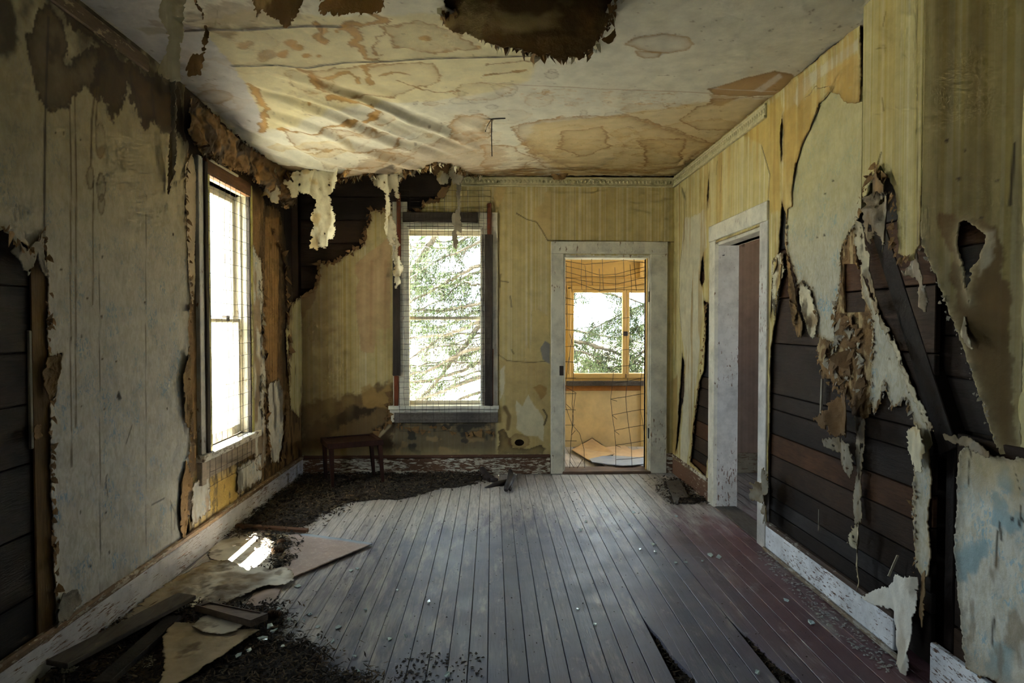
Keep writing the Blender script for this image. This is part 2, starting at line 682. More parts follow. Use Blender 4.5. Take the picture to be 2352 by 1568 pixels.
M_PLANK_D = m_wood('dark_boards', [(0.022, 0.014, 0.009), (0.030, 0.017, 0.010), (0.016, 0.011, 0.008)], 0.7, (2, 2, 16), 5)
M_STUD = m_wood('stud_wood', [(0.20, 0.115, 0.04), (0.17, 0.10, 0.04)], 0.75, (14, 14, 1.5), 5)
M_BRACE = m_wood('brace_wood', [(0.012, 0.007, 0.005)], 0.7, (6, 6, 6), 5)
M_GREYB = m_wood('weathered_board', [(0.11, 0.095, 0.08), (0.14, 0.12, 0.10)], 0.75, (12, 2, 12), 4)
M_APRON = m_wood('sill_apron', [(0.26, 0.21, 0.16)], 0.75, (12, 2, 12), 4)
M_DARKB = m_wood('dark_weathered_board', [(0.045, 0.036, 0.030)], 0.75, (12, 12, 2), 4)
M_REDB = m_wood('red_brown_strip', [(0.16, 0.045, 0.02)], 0.7, (12, 12, 2), 4)
M_CASE = m_peel('white_casing_paint', (0.80, 0.76, 0.63), (0.22, 0.13, 0.07), 0.735, (14, 14, 3.5), 4)
M_CASE_R = m_peel('white_jamb_paint', (0.68, 0.65, 0.60), (0.20, 0.11, 0.07), 0.71, (12, 12, 4), 5)
M_BASE_B = m_peel('peeling_baseboard_back', (0.70, 0.66, 0.54), (0.12, 0.06, 0.032), 0.565, (3, 8, 15), 5)
M_BASE_L = m_peel('peeling_baseboard_window_side', (0.80, 0.77, 0.78), (0.20, 0.10, 0.05), 0.655, (8, 2.2, 24), 6)
M_BASE_R = m_peel('peeling_baseboard_door_side', (0.88, 0.90, 0.94), (0.13, 0.065, 0.045), 0.67, (8, 3, 14), 8)
M_BASE_TOP = m_peel('baseboard_cap', (0.55, 0.47, 0.34), (0.20, 0.12, 0.06), 0.50, (8, 3, 12), 6)
M_WIN = m_peel('window_paint', (0.70, 0.63, 0.48), (0.24, 0.16, 0.08), 0.72, (12, 12, 3), 5)
M_OLIVE = m_peel('olive_jamb_paint', (0.50, 0.47, 0.16), (0.20, 0.16, 0.06), 0.66, (8, 8, 4), 6)
M_YELLOW = m_peel('yellow_porch_paint', (0.80, 0.55, 0.20), (0.50, 0.30, 0.08), 0.74, (8, 8, 3), 5, dirt=0.1)
M_PORCHW = m_plain('porch_wall_paint', (0.86, 0.66, 0.34), 0.7, 0.2, 5)
M_ORANGE = m_plain('orange_bare_strip', (0.50, 0.21, 0.05), 0.7, 0.3, 14)
M_WIRE = m_plain('rusty_wire', (0.045, 0.035, 0.03), 0.6, 0.3, 30, 0.4)
M_CORE = m_plain('wall_core', (0.05, 0.035, 0.022), 0.9, 0.3, 6)
M_EXT = m_plain('clapboard_outside', (0.55, 0.52, 0.46), 0.8, 0.2, 6)
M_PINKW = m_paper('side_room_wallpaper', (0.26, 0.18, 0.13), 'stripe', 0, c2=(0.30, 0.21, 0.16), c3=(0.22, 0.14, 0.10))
M_GLASS = m_glass('window_glass')
M_SHARD = m_plain('glass_shard', (0.55, 0.68, 0.68), 0.15, 0.1, 40, 0, 0.8)
M_LITTER = m_plain('needle_litter', (0.034, 0.024, 0.015), 0.9, 0.6, 60)
M_LITTER2 = m_plain('twig_litter', (0.13, 0.09, 0.05), 0.9, 0.5, 40)
M_CONE = m_plain('pine_cone', (0.11, 0.055, 0.025), 0.8, 0.4, 60)
M_STOOL = m_wood('stool_wood', [(0.032, 0.012, 0.008)], 0.5, (8, 8, 2), 4)
M_IRON = m_plain('dark_iron', (0.035, 0.026, 0.024), 0.55, 0.3, 25)
M_BARK = m_plain('bark', (0.10, 0.085, 0.065), 0.9, 0.4, 25)
M_NEEDLE = m_plain('spruce_needles', (0.055, 0.085, 0.03), 0.8, 0.5, 3)
M_NEEDLE2 = m_plain('dry_twigs', (0.07, 0.06, 0.045), 0.9, 0.4, 10)
M_GROUND = m_plain('dry_grass', (0.46, 0.44, 0.35), 0.95, 0.4, 2)
M_FLAKE = m_plain('paint_flakes', (0.40, 0.40, 0.38), 0.7, 0.4, 50)
M_CORNICE = m_plain('cornice_paint', (0.60, 0.54, 0.32), 0.7, 0.3, 20)


def m_floor():
    m, nt, bs = mat_new('floor_paint')
    geo = nt.nodes.new('ShaderNodeNewGeometry')
    po = geo.outputs['Position']
    ro = objco(nt, True)
    oi = nt.nodes.new('ShaderNodeObjectInfo')
    sp = nt.nodes.new('ShaderNodeSeparateXYZ')
    nt.links.new(po, sp.inputs[0])
    grain = noise(nt, ro, 5, 7, 0.68, (16, 1.2, 16), 0.5)
    wood = ramp(nt, grain, [(0.25, (0.19, 0.17, 0.15)), (0.5, (0.42, 0.39, 0.365)), (0.72, (0.56, 0.53, 0.50))])
    big = noise(nt, po, 1.6, 5, 0.6, None, 0.4)
    paint = ramp(nt, noise(nt, po, 0.9, 2, 0.5), [(0.40, (0.125, 0.118, 0.165)), (0.55, (0.15, 0.155, 0.20)), (0.66, (0.20, 0.205, 0.24))])
    # maroon paint survives along the right-hand wall
    mx = nt.nodes.new('ShaderNodeMath'); mx.operation = 'MULTIPLY_ADD'
    mx.inputs[1].default_value = 0.55
    nt.links.new(big, mx.inputs[0]); nt.links.new(sp.outputs[0], mx.inputs[2])
    fm = ramp(nt, mx.outputs[0], [(0.0, 0.0), (0.5, 0.0), (1.0, 0.0)])
    mr = nt.nodes.new('ShaderNodeMapRange')
    mr.inputs['From Min'].default_value = 1.25
    mr.inputs['From Max'].default_value = 1.75
    nt.links.new(mx.outputs[0], mr.inputs['Value'])
    paint = mix(nt, mr.outputs[0], paint, (0.155, 0.075, 0.085))
    # paint worn to bare wood: towards the window side and in scuffed patches
    wr = nt.nodes.new('ShaderNodeMapRange')
    wr.inputs['From Min'].default_value = -0.1
    wr.inputs['From Max'].default_value = -1.3
    wr.inputs['To Min'].default_value = 0.0
    wr.inputs['To Max'].default_value = 0.30
    nt.links.new(sp.outputs[0], wr.inputs['Value'])
    wy = nt.nodes.new('ShaderNodeMapRange')          # paler towards the back: door and window glare painted in
    wy.inputs['From Min'].default_value = 4.2
    wy.inputs['From Max'].default_value = 5.2
    wy.inputs['To Min'].default_value = 0.0
    wy.inputs['To Max'].default_value = 0.32
    nt.links.new(sp.outputs[1], wy.inputs['Value'])
    w2 = nt.nodes.new('ShaderNodeMath'); w2.operation = 'ADD'
    nt.links.new(wr.outputs[0], w2.inputs[0]); nt.links.new(wy.outputs[0], w2.inputs[1])
    ad = nt.nodes.new('ShaderNodeMath'); ad.operation = 'ADD'
    nt.links.new(w2.outputs[0], ad.inputs[0]); nt.links.new(noise(nt, po, 3.0, 7, 0.72, (3.5, 0.7, 1), 0.3), ad.inputs[1])
    fw = ramp(nt, ad.outputs[0], [(0.54, 0.0), (0.80, 1.0)])
    c = mix(nt, fw, paint, wood)
    sc = ramp(nt, noise(nt, po, 11, 8, 0.75, (1, 0.6, 1)), [(0.60, 0.0), (0.68, 0.5)])
    c = mix(nt, sc, c, (0.40, 0.39, 0.40))
    tone = ramp(nt, oi.outputs['Random'], [(0.0, 0.80), (1.0, 1.12)])
    c = mix(nt, 1.0, c, tone, 'MULTIPLY')
    gg = ramp(nt, grain, [(0.28, 0.72), (0.5, 1.0)])
    c = mix(nt, 1.0, c, gg, 'MULTIPLY')
    nt.links.new(c, bs.inputs['Base Color'])
    rg = ramp(nt, noise(nt, po, 6, 4, 0.6), [(0.3, 0.34), (0.7, 0.55)])
    nt.links.new(rg, bs.inputs['Roughness'])
    bs.inputs['Specular IOR Level'].default_value = 0.5
    bump(nt, bs, grain, 0.25, 0.006)
    return m


M_FLOORB = m_floor()

# ------------------------------------------------------------------ the setting: floor
PITCH, X0 = 0.082, -0.018
floor = struct('floor', 'worn painted tongue and groove floor of narrow boards', obox('floor', XL - 0.1, XR + 0.1, YF, YB + 0.1, -0.10, -0.045, M_CORE, None, 0))
k0, k1 = int(math.floor((XL - X0) / PITCH)), int(math.ceil((XR - X0) / PITCH))
u1 = PLN_F.at([(1530, 1470), (1738, 1470)])
gapk = {int(math.floor((u1[0][0] - X0) / PITCH)): (3.07, 2.62), int(math.floor((u1[1][0] - X0) / PITCH)): (3.05, 2.58)}
board_me = None
for k in range(k0, k1):
    if k in gapk:                                   # broken boards: the end is split off in a long wedge
        ya, yb = gapk[k]
        g = 0.0015
        a, b = g, PITCH - g
        pts = [(a, ya), (a + 0.012, ya - 0.12), (a + 0.03, ya - 0.20), (a + 0.042, yb + 0.1), (a + 0.062, yb), (b, yb - 0.06), (b, YB), (a, YB)]
        n = len(pts)
        vs = [(p[0], p[1], 0) for p in pts] + [(p[0], p[1], -0.022) for p in pts]
        fs = [tuple(range(n)), tuple(range(2 * n - 1, n - 1, -1))] + [((i + 1) % n, i, i + n, (i + 1) % n + n) for i in range(n)]
        o = mesh_obj('floor_board', vs, fs, M_FLOORB, floor)
        o.location = (X0 + k * PITCH, 0, 0)
        pts = [(a, YF), (b, YF), (b, 2.30), (b - 0.02, 2.36), (b - 0.04, 2.31), (a + 0.01, 2.38), (a, 2.33)]
        n = len(pts)
        vs = [(p[0], p[1], 0) for p in pts] + [(p[0], p[1], -0.022) for p in pts]
        fs = [tuple(range(n)), tuple(range(2 * n - 1, n - 1, -1))] + [((i + 1) % n, i, i + n, (i + 1) % n + n) for i in range(n)]
        o = mesh_obj('floor_board', vs, fs, M_FLOORB, floor)
        o.location = (X0 + k * PITCH, 0, 0)
        continue
    if board_me is None:
        o = obox('floor_board', 0.0012, PITCH - 0.0012, YF, YB + 0.02, -0.022, 0.0, M_FLOORB, floor, 0.0022)
        board_me = o.data
    else:
        o = bpy.data.objects.new('floor_board', board_me)
        COL.objects.link(o)
        o.parent = floor
    o.location = (X0 + k * PITCH, 0, rnd.uniform(-0.0018, 0.0012))

# ------------------------------------------------------------------ wall cores with their openings
WL = (4.13, 4.81, 0.62, 2.33)       # window in the left wall: y0 y1 z0 z1
WN = (0.50, 1.30, 0.80, 2.05)        # smaller window beside the camera
WB = (-0.82, -0.065, 0.62, 2.30)    # window in the back wall: x0 x1 z0 z1
DB = (0.683, 1.479, 2.035)          # doorway to the porch: x0 x1 top
DR = (4.118, 4.957, 2.01)           # doorway in the right wall: y0 y1 top
a0, a1 = XL - 0.17, XL - 0.035
wall_left = struct('wall_left', 'window wall with faded blue sprigged wallpaper over bare boards', boxes('wall_left', [
    (a0, a1, YF - .2, WN[0], 0, 3.1), (a0, a1, WN[1], WL[0], 0, 3.1), (a0, a1, WN[0], WN[1], 0, WN[2]), (a0, a1, WN[0], WN[1], WN[3], 3.1), (a0, a1, WL[1], YB + .2, 0, 3.1),
    (a0, a1, WL[0], WL[1], 0, WL[2]), (a0, a1, WL[0], WL[1], WL[3], 3.1)], M_CORE))
b0, b1 = YB + 0.06, YB + 0.17
wall_back = struct('wall_back', 'striped yellow papered end wall with window and porch doorway', boxes('wall_back', [
    (XL - .2, WB[0], b0, b1, 0, 3.1), (WB[1], DB[0], b0, b1, 0, 3.1), (DB[1], 4.6, b0, b1, 0, 3.1),
    (WB[0], WB[1], b0, b1, 0, WB[2]), (WB[0], WB[1], b0, b1, WB[3], 3.1), (DB[0], DB[1], b0, b1, DB[2], 3.1)], M_CORE))
c0, c1 = XR + 0.09, XR + 0.14
wall_right = struct('wall_right', 'torn papered wall with bare planks and a diagonal brace', boxes('wall_right', [
    (c0, c1, YF - .2, DR[0], 0, 3.1), (c0, c1, DR[1], YB + .1, 0, 3.1), (c0, c1, DR[0], DR[1], DR[2], 3.1)], M_CORE))
wall_front = struct('wall_front', 'unseen wall behind the camera, boarded dark to cut bounced light', obox('wall_front', XL - .2, XR + .2, YF - .15, YF, 0, 3.1, M_PLANK_D, None, 0))  # out of view; dark boards chosen so less light bounces back
# side room behind the right doorway
wall_side = struct('wall_side_room', 'dim brownish papered walls of the room beyond the side doorway')
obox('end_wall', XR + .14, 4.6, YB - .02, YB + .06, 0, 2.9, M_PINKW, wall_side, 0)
boxes('far_wall', [(4.5, 4.6, 1.0, 2.4, 0, 2.9), (4.5, 4.6, 3.4, YB, 0, 2.9), (4.5, 4.6, 2.4, 3.4, 0, .8), (4.5, 4.6, 2.4, 3.4, 2.2, 2.9)], M_PINKW, wall_side)  # unseen gap in this wall, added to light the side room
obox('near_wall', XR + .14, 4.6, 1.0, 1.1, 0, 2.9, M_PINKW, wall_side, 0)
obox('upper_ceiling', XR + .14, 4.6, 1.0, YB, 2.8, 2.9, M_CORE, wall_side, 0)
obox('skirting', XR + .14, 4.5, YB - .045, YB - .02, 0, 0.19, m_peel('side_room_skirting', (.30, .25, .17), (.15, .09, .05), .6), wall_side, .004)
side_floor = struct('floor_side_room', 'dim floor boards of the room beyond the side doorway', obox('floor_side_room', XR, 4.6, 1.0, YB + .1, -.1, -.03, M_CORE, None, 0))
yy = 1.05
for k in range(0, 36):
    x = XR + 0.0 + k * PITCH
    if x > 4.5:
        break
    o = bpy.data.objects.new('floor_board', board_me)
    COL.objects.link(o)
    o.parent = side_floor
    o.location = (x, 0, -0.001)
    o.scale = (1, 1, 1)

# ------------------------------------------------------------------ planks under the paper
# right wall, measured board joints
zj = [PLN_R.at([(1773, y)])[0][1] for y in (1225, 1172.8, 1140.8, 1095, 1044.6, 996, 939, 902.7, 788, 687)] + [1.85, 2.12, 2.4, 2.68]
zj[0] = 0.05
for za, zb in zip(zj[:-1], zj[1:]):
    if za < 2.02:
        obox('plank', XR + .004, XR + .026, 2.505, DR[0] - .10, za + .003, zb - .003, M_PLANK_R, wall_right, .003, .0015)
    else:
        obox('plank', XR + .004, XR + .026, 2.505, YB - .02, za + .003, zb - .003, M_PLANK_R, wall_right, .003, .0015)
    if za < 2.02:
        obox('plank', XR + .004, XR + .026, DR[1] + .1, YB - .02, za + .003, zb - .003, M_PLANK_R, wall_right, .003, .0015)
# boards seen through the diagonal gap and beyond the post
zz = [0.05, .27, .46, .66, .86, 1.0, 1.2, 1.36, 1.52, 1.70, 1.9, 2.1]
for i, (za, zb) in enumerate(zip(zz[:-1], zz[1:])):
    if za < .95:
        obox('plank', XR + .004, XR + .026, 1.4, 2.375, za + .004, zb - .004, M_PLANK_R, wall_right, .003, .002)
    else:
        obox('plank', XR + .055, XR + .075, 1.4, 2.95, za + .003, zb - .003, M_PLANK_R, wall_right, .003, .0015)
brace_a, brace_b = PLN_R.at([(1998, 470), (2178, 1005)])
slanted('brace', (XR + .028, brace_a[0], brace_a[1]), (XR + .028, brace_b[0], brace_b[1] - .05), .055, .10, M_BRACE, wall_right, (1, 0, 0))
obox('post', XR + .02, XR + .08, 2.405, 2.455, 0, 1.02, M_BRACE, wall_right, .004)
# left wall boards (bare in the near hole)
zb_ = [PLN_L.at([(30, y)])[0][1] for y in (1530, 1400, 1245, 1078, 935, 812, 655, 500)]
zb_ = [0.0] + zb_ + [2.0, 2.25, 2.5, 2.78]
for za, zb in zip(zb_[:-1], zb_[1:]):
    obox('plank', XL - .033, XL - .012, 1.2, 3.86, za + .003, zb - .003, M_PLANK_D, wall_left, .003, .002)
obox('stud', XL - .012, XL + .002, 2.585, 2.70, 0.16, 1.72, M_STUD, wall_left, .004, .004)
obox('lath', XL - .012, XL - .003, 2.57, 2.613, 0.92, 1.38, M_TATTER_GR, wall_left, .002, .003)
for i in range(6):
    ya = 4.93 + i * .2
    obox('plank', XL - .033, XL - .012, ya, ya + .19, .1, 2.8, M_PLANK_D, wall_left, .003, .002)
# back wall boards (bare in the black corner hole)
for i in range(13):
    za = .02 + i * .215
    for xa, xb in ((XL, -.95), (.08, DB[0] - .12)) if za < 2.25 else ((XL, XR),):
        obox('plank', xa, xb, YB + .03, YB + .05, za, za + .208, M_PLANK_D, wall_back, .003, .002)


# ------------------------------------------------------------------ ceiling
def sag(x, y):
    d = np.exp(-(((x + 1.35) / 0.95) ** 2 + ((y - 5.15) / 0.85) ** 2)) * 0.19
    d = d + np.exp(-(((x + 0.3) / 0.9) ** 2 + ((y - 5.6) / 0.5) ** 2)) * 0.03
    return d


def ceil_at(px):                     # photo points on the sagging sheet
    out = []
    for p in px:
        w = 0.0
        for _ in range(6):
            q = PLN_C.at([p], w)[0]
            w = float(sag(q[0], q[1]))
        out.append(q)
    return np.array(out)


class SagPlane(Plane):
    def at(s, pts, w=0.0):
        return ceil_at(pts)


PLN_S = SagPlane((0, 0, HC), (1, 0, 0), (0, 1, 0), (0, 0, -1))
ceiling = struct('ceiling', 'sagging water stained papered ceiling torn open at the corner', obox('ceiling', XL - .1, XR + .1, YF, YB + .1, 2.93, 3.1, M_CORE, None, 0))
for i in range(26):
    ya = YF + i * .3
    obox('ceiling_board', XL, XR, ya, ya + .293, 2.90, 2.925, M_PLANK_D, ceiling, .003, .001)

CE_EDGE = ceil_at([(640, 388), (700, 398), (755, 410), (790, 404), (830, 399), (858, 398), (885, 412), (912, 405), (935, 390), (975, 386), (1000, 372), (1040, 378), (1075, 398), (1110, 402)])
CE_EDGE[:, 1] = np.minimum(CE_EDGE[:, 1], 6.08)
ce_poly = np.vstack([[(XR, 6.12), (XR, YF), (XL, YF), (XL, 5.45)], CE_EDGE, [(.1, 6.12)]])
fd_a, fd_b = ceil_at([(575, 215), (1000, 352)])
fdir = (fd_b - fd_a) / np.linalg.norm(fd_b - fd_a)
fn = np.array([-fdir[1], fdir[0]])
TOPHOLE = [(1005, -60), (1010, 20), (1075, 48), (1100, 70), (1150, 95), (1200, 112), (1238, 126), (1262, 120), (1300, 128), (1330, 122), (1352, 112), (1380, 70), (1425, -10), (1430, -60)]
th_uv = ceil_at([(x, max(y, -50)) for x, y in TOPHOLE])


def ce_keep(u, v):
    n = fbm(u * 16, v * 16, 31) * .05 + fbm(u * 60, v * 60, 32, 3) * .03
    s = sdpoly(u, v, ce_poly)
    e = s + n * sm(.9, .2, u) * sm(4.9, 5.3, v)
    e = np.minimum(e, v - 2.42 + 4 * n)  # paper stops short out of view to cut bounced light
    return np.minimum(e, -(sdpoly(u, v, th_uv)) + n * .5 + .02)


def ce_w(u, v, s):
    w = sag(u, v)
    sp_ = (u - fd_a[0]) * fn[0] + (v - fd_a[1]) * fn[1]
    al = (u - fd_a[0]) * fdir[0] + (v - fd_a[1]) * fdir[1]
    am = sm(-.25, .3, al) * sm(1.9, 1.1, al) * sm(-.75, -.35, sp_) * sm(.95, .5, sp_)
    bend = sp_ + .12 * fbm(al * 1.5, sp_ * 2, 41) - .10 * al * al * .3
    ph = bend * 2 * PI / .21 + 9 * fbm(u * .9, v * .9, 42)
    w = w + am * (.35 + 1.3 * np.clip(fbm(al * 1.3, sp_ * 3, 47) + .45, 0, 1)) * (.015 * np.sin(ph) + .006 * np.sin(ph * 1.7 + 1 + 5 * fbm(al * 2, sp_ * 5, 48)))
    w = w + .010 * fbm(u * 3, v * 3, 43) + .003 * fbm(u * 14, v * 14, 44)
    # tight puckers across the folds
    w = w + am * .006 * (.25 - np.abs(fbm(bend * 9 + 1.5 * fbm(u * 2, v * 2, 49), al * 1.8, 50))) * 2 + .004 * sm(.0, .3, am) * fbm(bend * 26, al * 3, 51)
    # soft bellies in the right-hand half
    w = w + .012 * np.sin((u * .5 + v) * 7 + 2 * fbm(u * 2, v * 2, 45)) * sm(.4, 1.0, u) * sm(4.6, 3.6, v)
    w = w + .02 * np.exp(-np.maximum(s, 0) / .03) * fbm(u * 20, v * 20, 46) * sm(4.8, 5.2, v)
    # lap joints
    for pts, st in ((LAP1, .010), (LAP2, .008)):
        d = dline(u, v, pts)
        w = w + st * np.exp(-d / .02)
    return w


LAP1 = ceil_at([(535, 150), (640, 148), (700, 153), (790, 141), (900, 138), (1000, 132), (1100, 130), (1235, 126)])
LAP2 = ceil_at([(400, 70), (470, 66), (560, 66), (640, 61), (700, 58), (780, 60)])
AMB, BRN, DBR, TAN, WHT, CRM = (.30, .15, .015), (.13, .062, .014), (.028, .015, .007), (.56, .42, .19), (.68, .64, .62), (.74, .635, .36)


def ce_col(u, v, s):
    p = Paint(PLN_S, u, v)
    wht = [(190, 0), (380, -30), (420, 55), (465, 62), (500, 110), (535, 150), (560, 190), (592, 238), (612, 302), (560, 318), (500, 262), (420, 200)]
    p.blot([(560, 20), (760, 40), (1000, 30), (1090, 60), (1240, 130), (1218, 186), (1130, 212), (1000, 232), (880, 238), (760, 250), (640, 300), (605, 300), (560, 190), (450, 60)], CRM, .85, .02, .03)
    p.blot(wht, WHT, .95, .006, .03)
    p.blot([(1240, -60), (1990, -60), (1990, 95), (1640, 330), (1500, 300), (1200, 290), (1000, 250), (1130, 212), (1218, 186), (1240, 130)], (.66, .62, .52), .7, .03, .05)
    p.blot([(1390, 266), (1640, 228), (1800, 226), (1690, 330), (1560, 402), (1300, 404), (1200, 330), (1230, 285)], TAN, .75, .02, .05)
    p.blot([(540, 300), (640, 305), (760, 300), (880, 290), (1000, 320), (1020, 350), (900, 395), (700, 392), (600, 350)], (.84, .80, .68), .8, .03, .05)  # paler patch painted in where window light lands on the sag
    # big tide marks near the right-hand wall
    p.tide([(1185, 288), (1215, 282), (1300, 268), (1380, 270), (1430, 262), (1480, 280), (1550, 298), (1600, 322), (1650, 330), (1600, 372), (1500, 398), (1300, 385), (1230, 345), (1195, 318)], BRN, .9, .03, .15, .06, TAN)
    p.tide([(1240, 300), (1330, 285), (1420, 300), (1440, 345), (1400, 380), (1290, 372), (1240, 340)], AMB, .45, .02, .0, .06)
    p.tide([(1460, 300), (1560, 280), (1660, 270), (1700, 290), (1620, 345), (1560, 360), (1480, 340)], AMB, .55, .025, .15, .07)
    p.blot([(1625, 206), (1700, 185), (1780, 167), (1822, 173), (1836, 190), (1812, 214), (1720, 219), (1640, 216)], AMB, .85, .006, .015)
    p.tide([(1625, 206), (1700, 185), (1780, 167), (1822, 173), (1836, 190), (1812, 214), (1720, 219), (1640, 216)], BRN, .8, .03, .1, .015)
    p.blot([(1730, 205), (1790, 172), (1797, 180), (1750, 208)], WHT, .6, .008, .01)
    p.line([(1630, 203), (1720, 205), (1800, 208)], .004, WHT, .7)
    p.blot([(1632, 216), (1700, 218), (1660, 245), (1640, 240)], AMB, .6, .008, .05)
    p.blot([(1750, 225), (1820, 220), (1760, 262), (1740, 250)], AMB, .6, .008, .05)
    p.tide([(1433, 101), (1455, 87), (1520, 77), (1580, 82), (1595, 95), (1578, 110), (1535, 117), (1500, 117), (1465, 110)], AMB, .95, .018, .03, .010)
    p.tide([(1458, 112), (1520, 114), (1512, 128), (1480, 130), (1464, 124)], AMB, .95, .018, .05, .010)
    # rings
    p.tide(ell(492, 221, 42, 16), AMB, .85, .016, .02, .012)
    for cx, cy, rx, ry in ((1055, 232, 26, 9), (1060, 215, 10, 8), (1100, 232, 20, 7), (1160, 206, 28, 17), (1266, 172, 15, 8), (1270, 162, 10, 5), (1340, 262, 10, 10), (1412, 264, 24, 9), (955, 237, 7, 5), (1130, 245, 16, 5), (1090, 255, 12, 4)):
        p.tide(ell(cx, cy, rx, ry), BRN, .8, .008, .03, .025)
    p.tide(ell(985, 108, 27, 11), AMB, .45, .010, .03, .006)
    p.tide(ell(1024, 84, 18, 7), AMB, .4, .008, .03, .006)
    for cx, cy, rx, ry in ((975, 87, 16, 6), (983, 92, 10, 4), (1024, 83, 6, 3), (775, 70, 6, 4), (703, 128, 12, 6), (733, 128, 7, 4), (710, 243, 6, 3), (668, 98, 14, 8), (685, 108, 14, 8), (560, 105, 18, 10), (615, 125, 22, 12), (605, 135, 14, 8), (650, 122, 16, 10), (572, 100, 14, 8)):
        p.blot(ell(cx, cy, rx, ry), AMB if cx > 640 else (.26, .17, .06), .93, .004, .02)
    # amber water runs
    for pts, wd_ in (([(722, 50), (735, 60), (738, 72), (730, 84), (745, 95), (752, 92)], .040), ([(860, 35), (885, 50), (840, 58), (800, 55)], .030),
                     ([(792, 60), (818, 68), (830, 85), (818, 100), (835, 112), (845, 130), (862, 134)], .036), ([(693, 155), (715, 168), (718, 190), (735, 205), (770, 216), (820, 228)], .024),
                     ([(715, 176), (740, 182), (770, 172), (800, 165), (815, 178), (828, 190)], .026), ([(880, 140), (840, 150), (838, 168), (848, 180), (858, 192)], .028),
                     ([(765, 225), (800, 230), (850, 240), (866, 255), (858, 270)], .050), ([(858, 270), (810, 285), (790, 280), (755, 300), (700, 312), (645, 302)], .030),
                     ([(575, 195), (598, 228), (612, 250), (606, 275), (604, 300)], .034), ([(870, 175), (900, 165), (940, 170)], .018), ([(915, 185), (960, 200), (1000, 215), (1050, 210)], .014),
                     ([(865, 95), (862, 110), (870, 125), (885, 125)], .008), ([(900, 45), (880, 80), (860, 92)], .008), ([(1120, 150), (1180, 145), (1225, 140)], .014), ([(1110, 175), (1160, 165), (1210, 160)], .014)):
        p.run(pts, wd_ * .75, AMB, (.15, .065, .007), .97, .07)
    # drying rings that follow the wet patches
    for sc, sd_, lv, am_, wd_ in ((2.3, 401, .10, .7, .008), (3.4, 405, .15, .55, .006)):
        n = fbm(u * sc, v * sc * 1.3, sd_, 5)
        d = (n - lv) / sc
        msk = sm(.45, .62, fbm(u * 1.1 + 3, v * 1.1, sd_ + 7, 2) + .5) * sm(3.7, 4.6, v + .6 * sm(.2, -1.0, u))
        p.over(am_ * msk * sm(-.003, .001, d) * np.exp(-np.maximum(d, 0) / wd_), (.32, .17, .035))
        p.over(.15 * msk * sm(-.003, .001, d), (.52, .36, .12))
    R = np.random.RandomState(77)
    for k in range(46):                       # smaller rings and spots, thickest towards the leaking corner
        cy_ = 3.2 + 2.8 * R.rand() ** .75
        cx_ = -1.25 + 2.7 * R.rand() ** 1.25
        r_ = .03 + .13 * R.rand() ** 2
        el_ = R.uniform(.6, 1.6)
        q = np.array([(cx_ + r_ * el_ * math.cos(t), cy_ + r_ * math.sin(t)) for t in np.linspace(0, 2 * PI, 14)[:-1]])
        p.ring(None, (.30, .16, .03) if R.rand() < .6 else (.20, .10, .02), R.uniform(.25, .8), .006, R.uniform(.0, .2), .10, q, (.50, .34, .12))
    for px in ([(640, 300), (760, 305), (840, 300), (930, 310), (900, 345), (800, 352), (690, 345)], [(700, 352), (800, 345), (900, 352), (960, 365), (860, 385), (740, 378)], [(1040, 270), (1110, 258), (1135, 280), (1120, 312), (1060, 330), (1030, 310)],
               [(1180, 290), (1300, 268), (1440, 264), (1560, 298), (1640, 328), (1560, 385), (1400, 400), (1250, 385), (1195, 325)], [(1290, 300), (1390, 292), (1400, 340), (1330, 360), (1280, 340)], [(1470, 320), (1580, 318), (1560, 372), (1480, 382)],
               [(1640, 222), (1760, 222), (1800, 235), (1700, 300), (1600, 300), (1560, 275)], [(1110, 330), (1180, 338), (1230, 362), (1180, 398), (1110, 395)], [(700, 160), (850, 150), (1000, 145), (1020, 185), (900, 225), (760, 215), (720, 190)], [(880, 60), (960, 50), (1060, 70), (1090, 110), (1000, 125), (900, 110)]):
        p.ring(px, (.22, .11, .02), .85, .013, .10, .09, None, (.55, .39, .15))
    # rust-brown feathering by the back wall
    n = fbm(u * 3.5, v * 16 + 2 * fbm(u * 4, v * 4, 431), 432, 5)
    p.over(.85 * sm(.04, .10, n) * sm(5.2, 5.9, v) * sm(1.4, .2, u), (.16, .08, .02))
    p.over(.7 * sm(.06, .12, fbm(u * 5 + 9, v * 22, 435, 5)) * sm(5.5, 5.95, v), (.26, .14, .03))
    p.tide([(615, 335), (700, 335), (800, 330), (815, 345), (760, 362), (700, 352), (640, 345)], TAN, .8, .02, .2, .02)
    p.tide([(1025, 285), (1050, 266), (1095, 262), (1130, 275), (1110, 300), (1075, 312), (1040, 306)], AMB, .8, .03, .2, .05)
    p.blot([(860, 350), (900, 330), (930, 350), (1000, 320), (1075, 300), (1110, 300), (1140, 330), (1170, 350), (1120, 402), (1000, 402), (860, 402), (780, 400)], (.30, .17, .06), .55, .02, .10)
    p.blot([(640, 378), (720, 388), (800, 396), (760, 412), (640, 400)], BRN, .85, .01, .03)
    p.blot([(850, 392), (905, 380), (915, 410), (865, 412)], DBR, .8, .01, .03)
    n = fbm(u * 7, v * 18, 61)
    p.over(.75 * sm(5.35, 5.85, v) * sm(.05, .16, n) * sm(.9, .3, u), BRN)
    p.over(.6 * sm(5.5, 6.0, v) * sm(.02, .12, fbm(u * 9, v * 25, 62)), AMB)
    # brown along the lip of the torn edges and along the walls
    p.over(.85 * np.exp(-np.maximum(s, 0) / .035) * sm(4.6, 5.0, v) * sm(.6, .1, u), BRN)
    p.over(.5 * sm(.10, .02, XR - u + .05 * p.n1) * sm(3.0, 4.2, v), (.30, .20, .08))
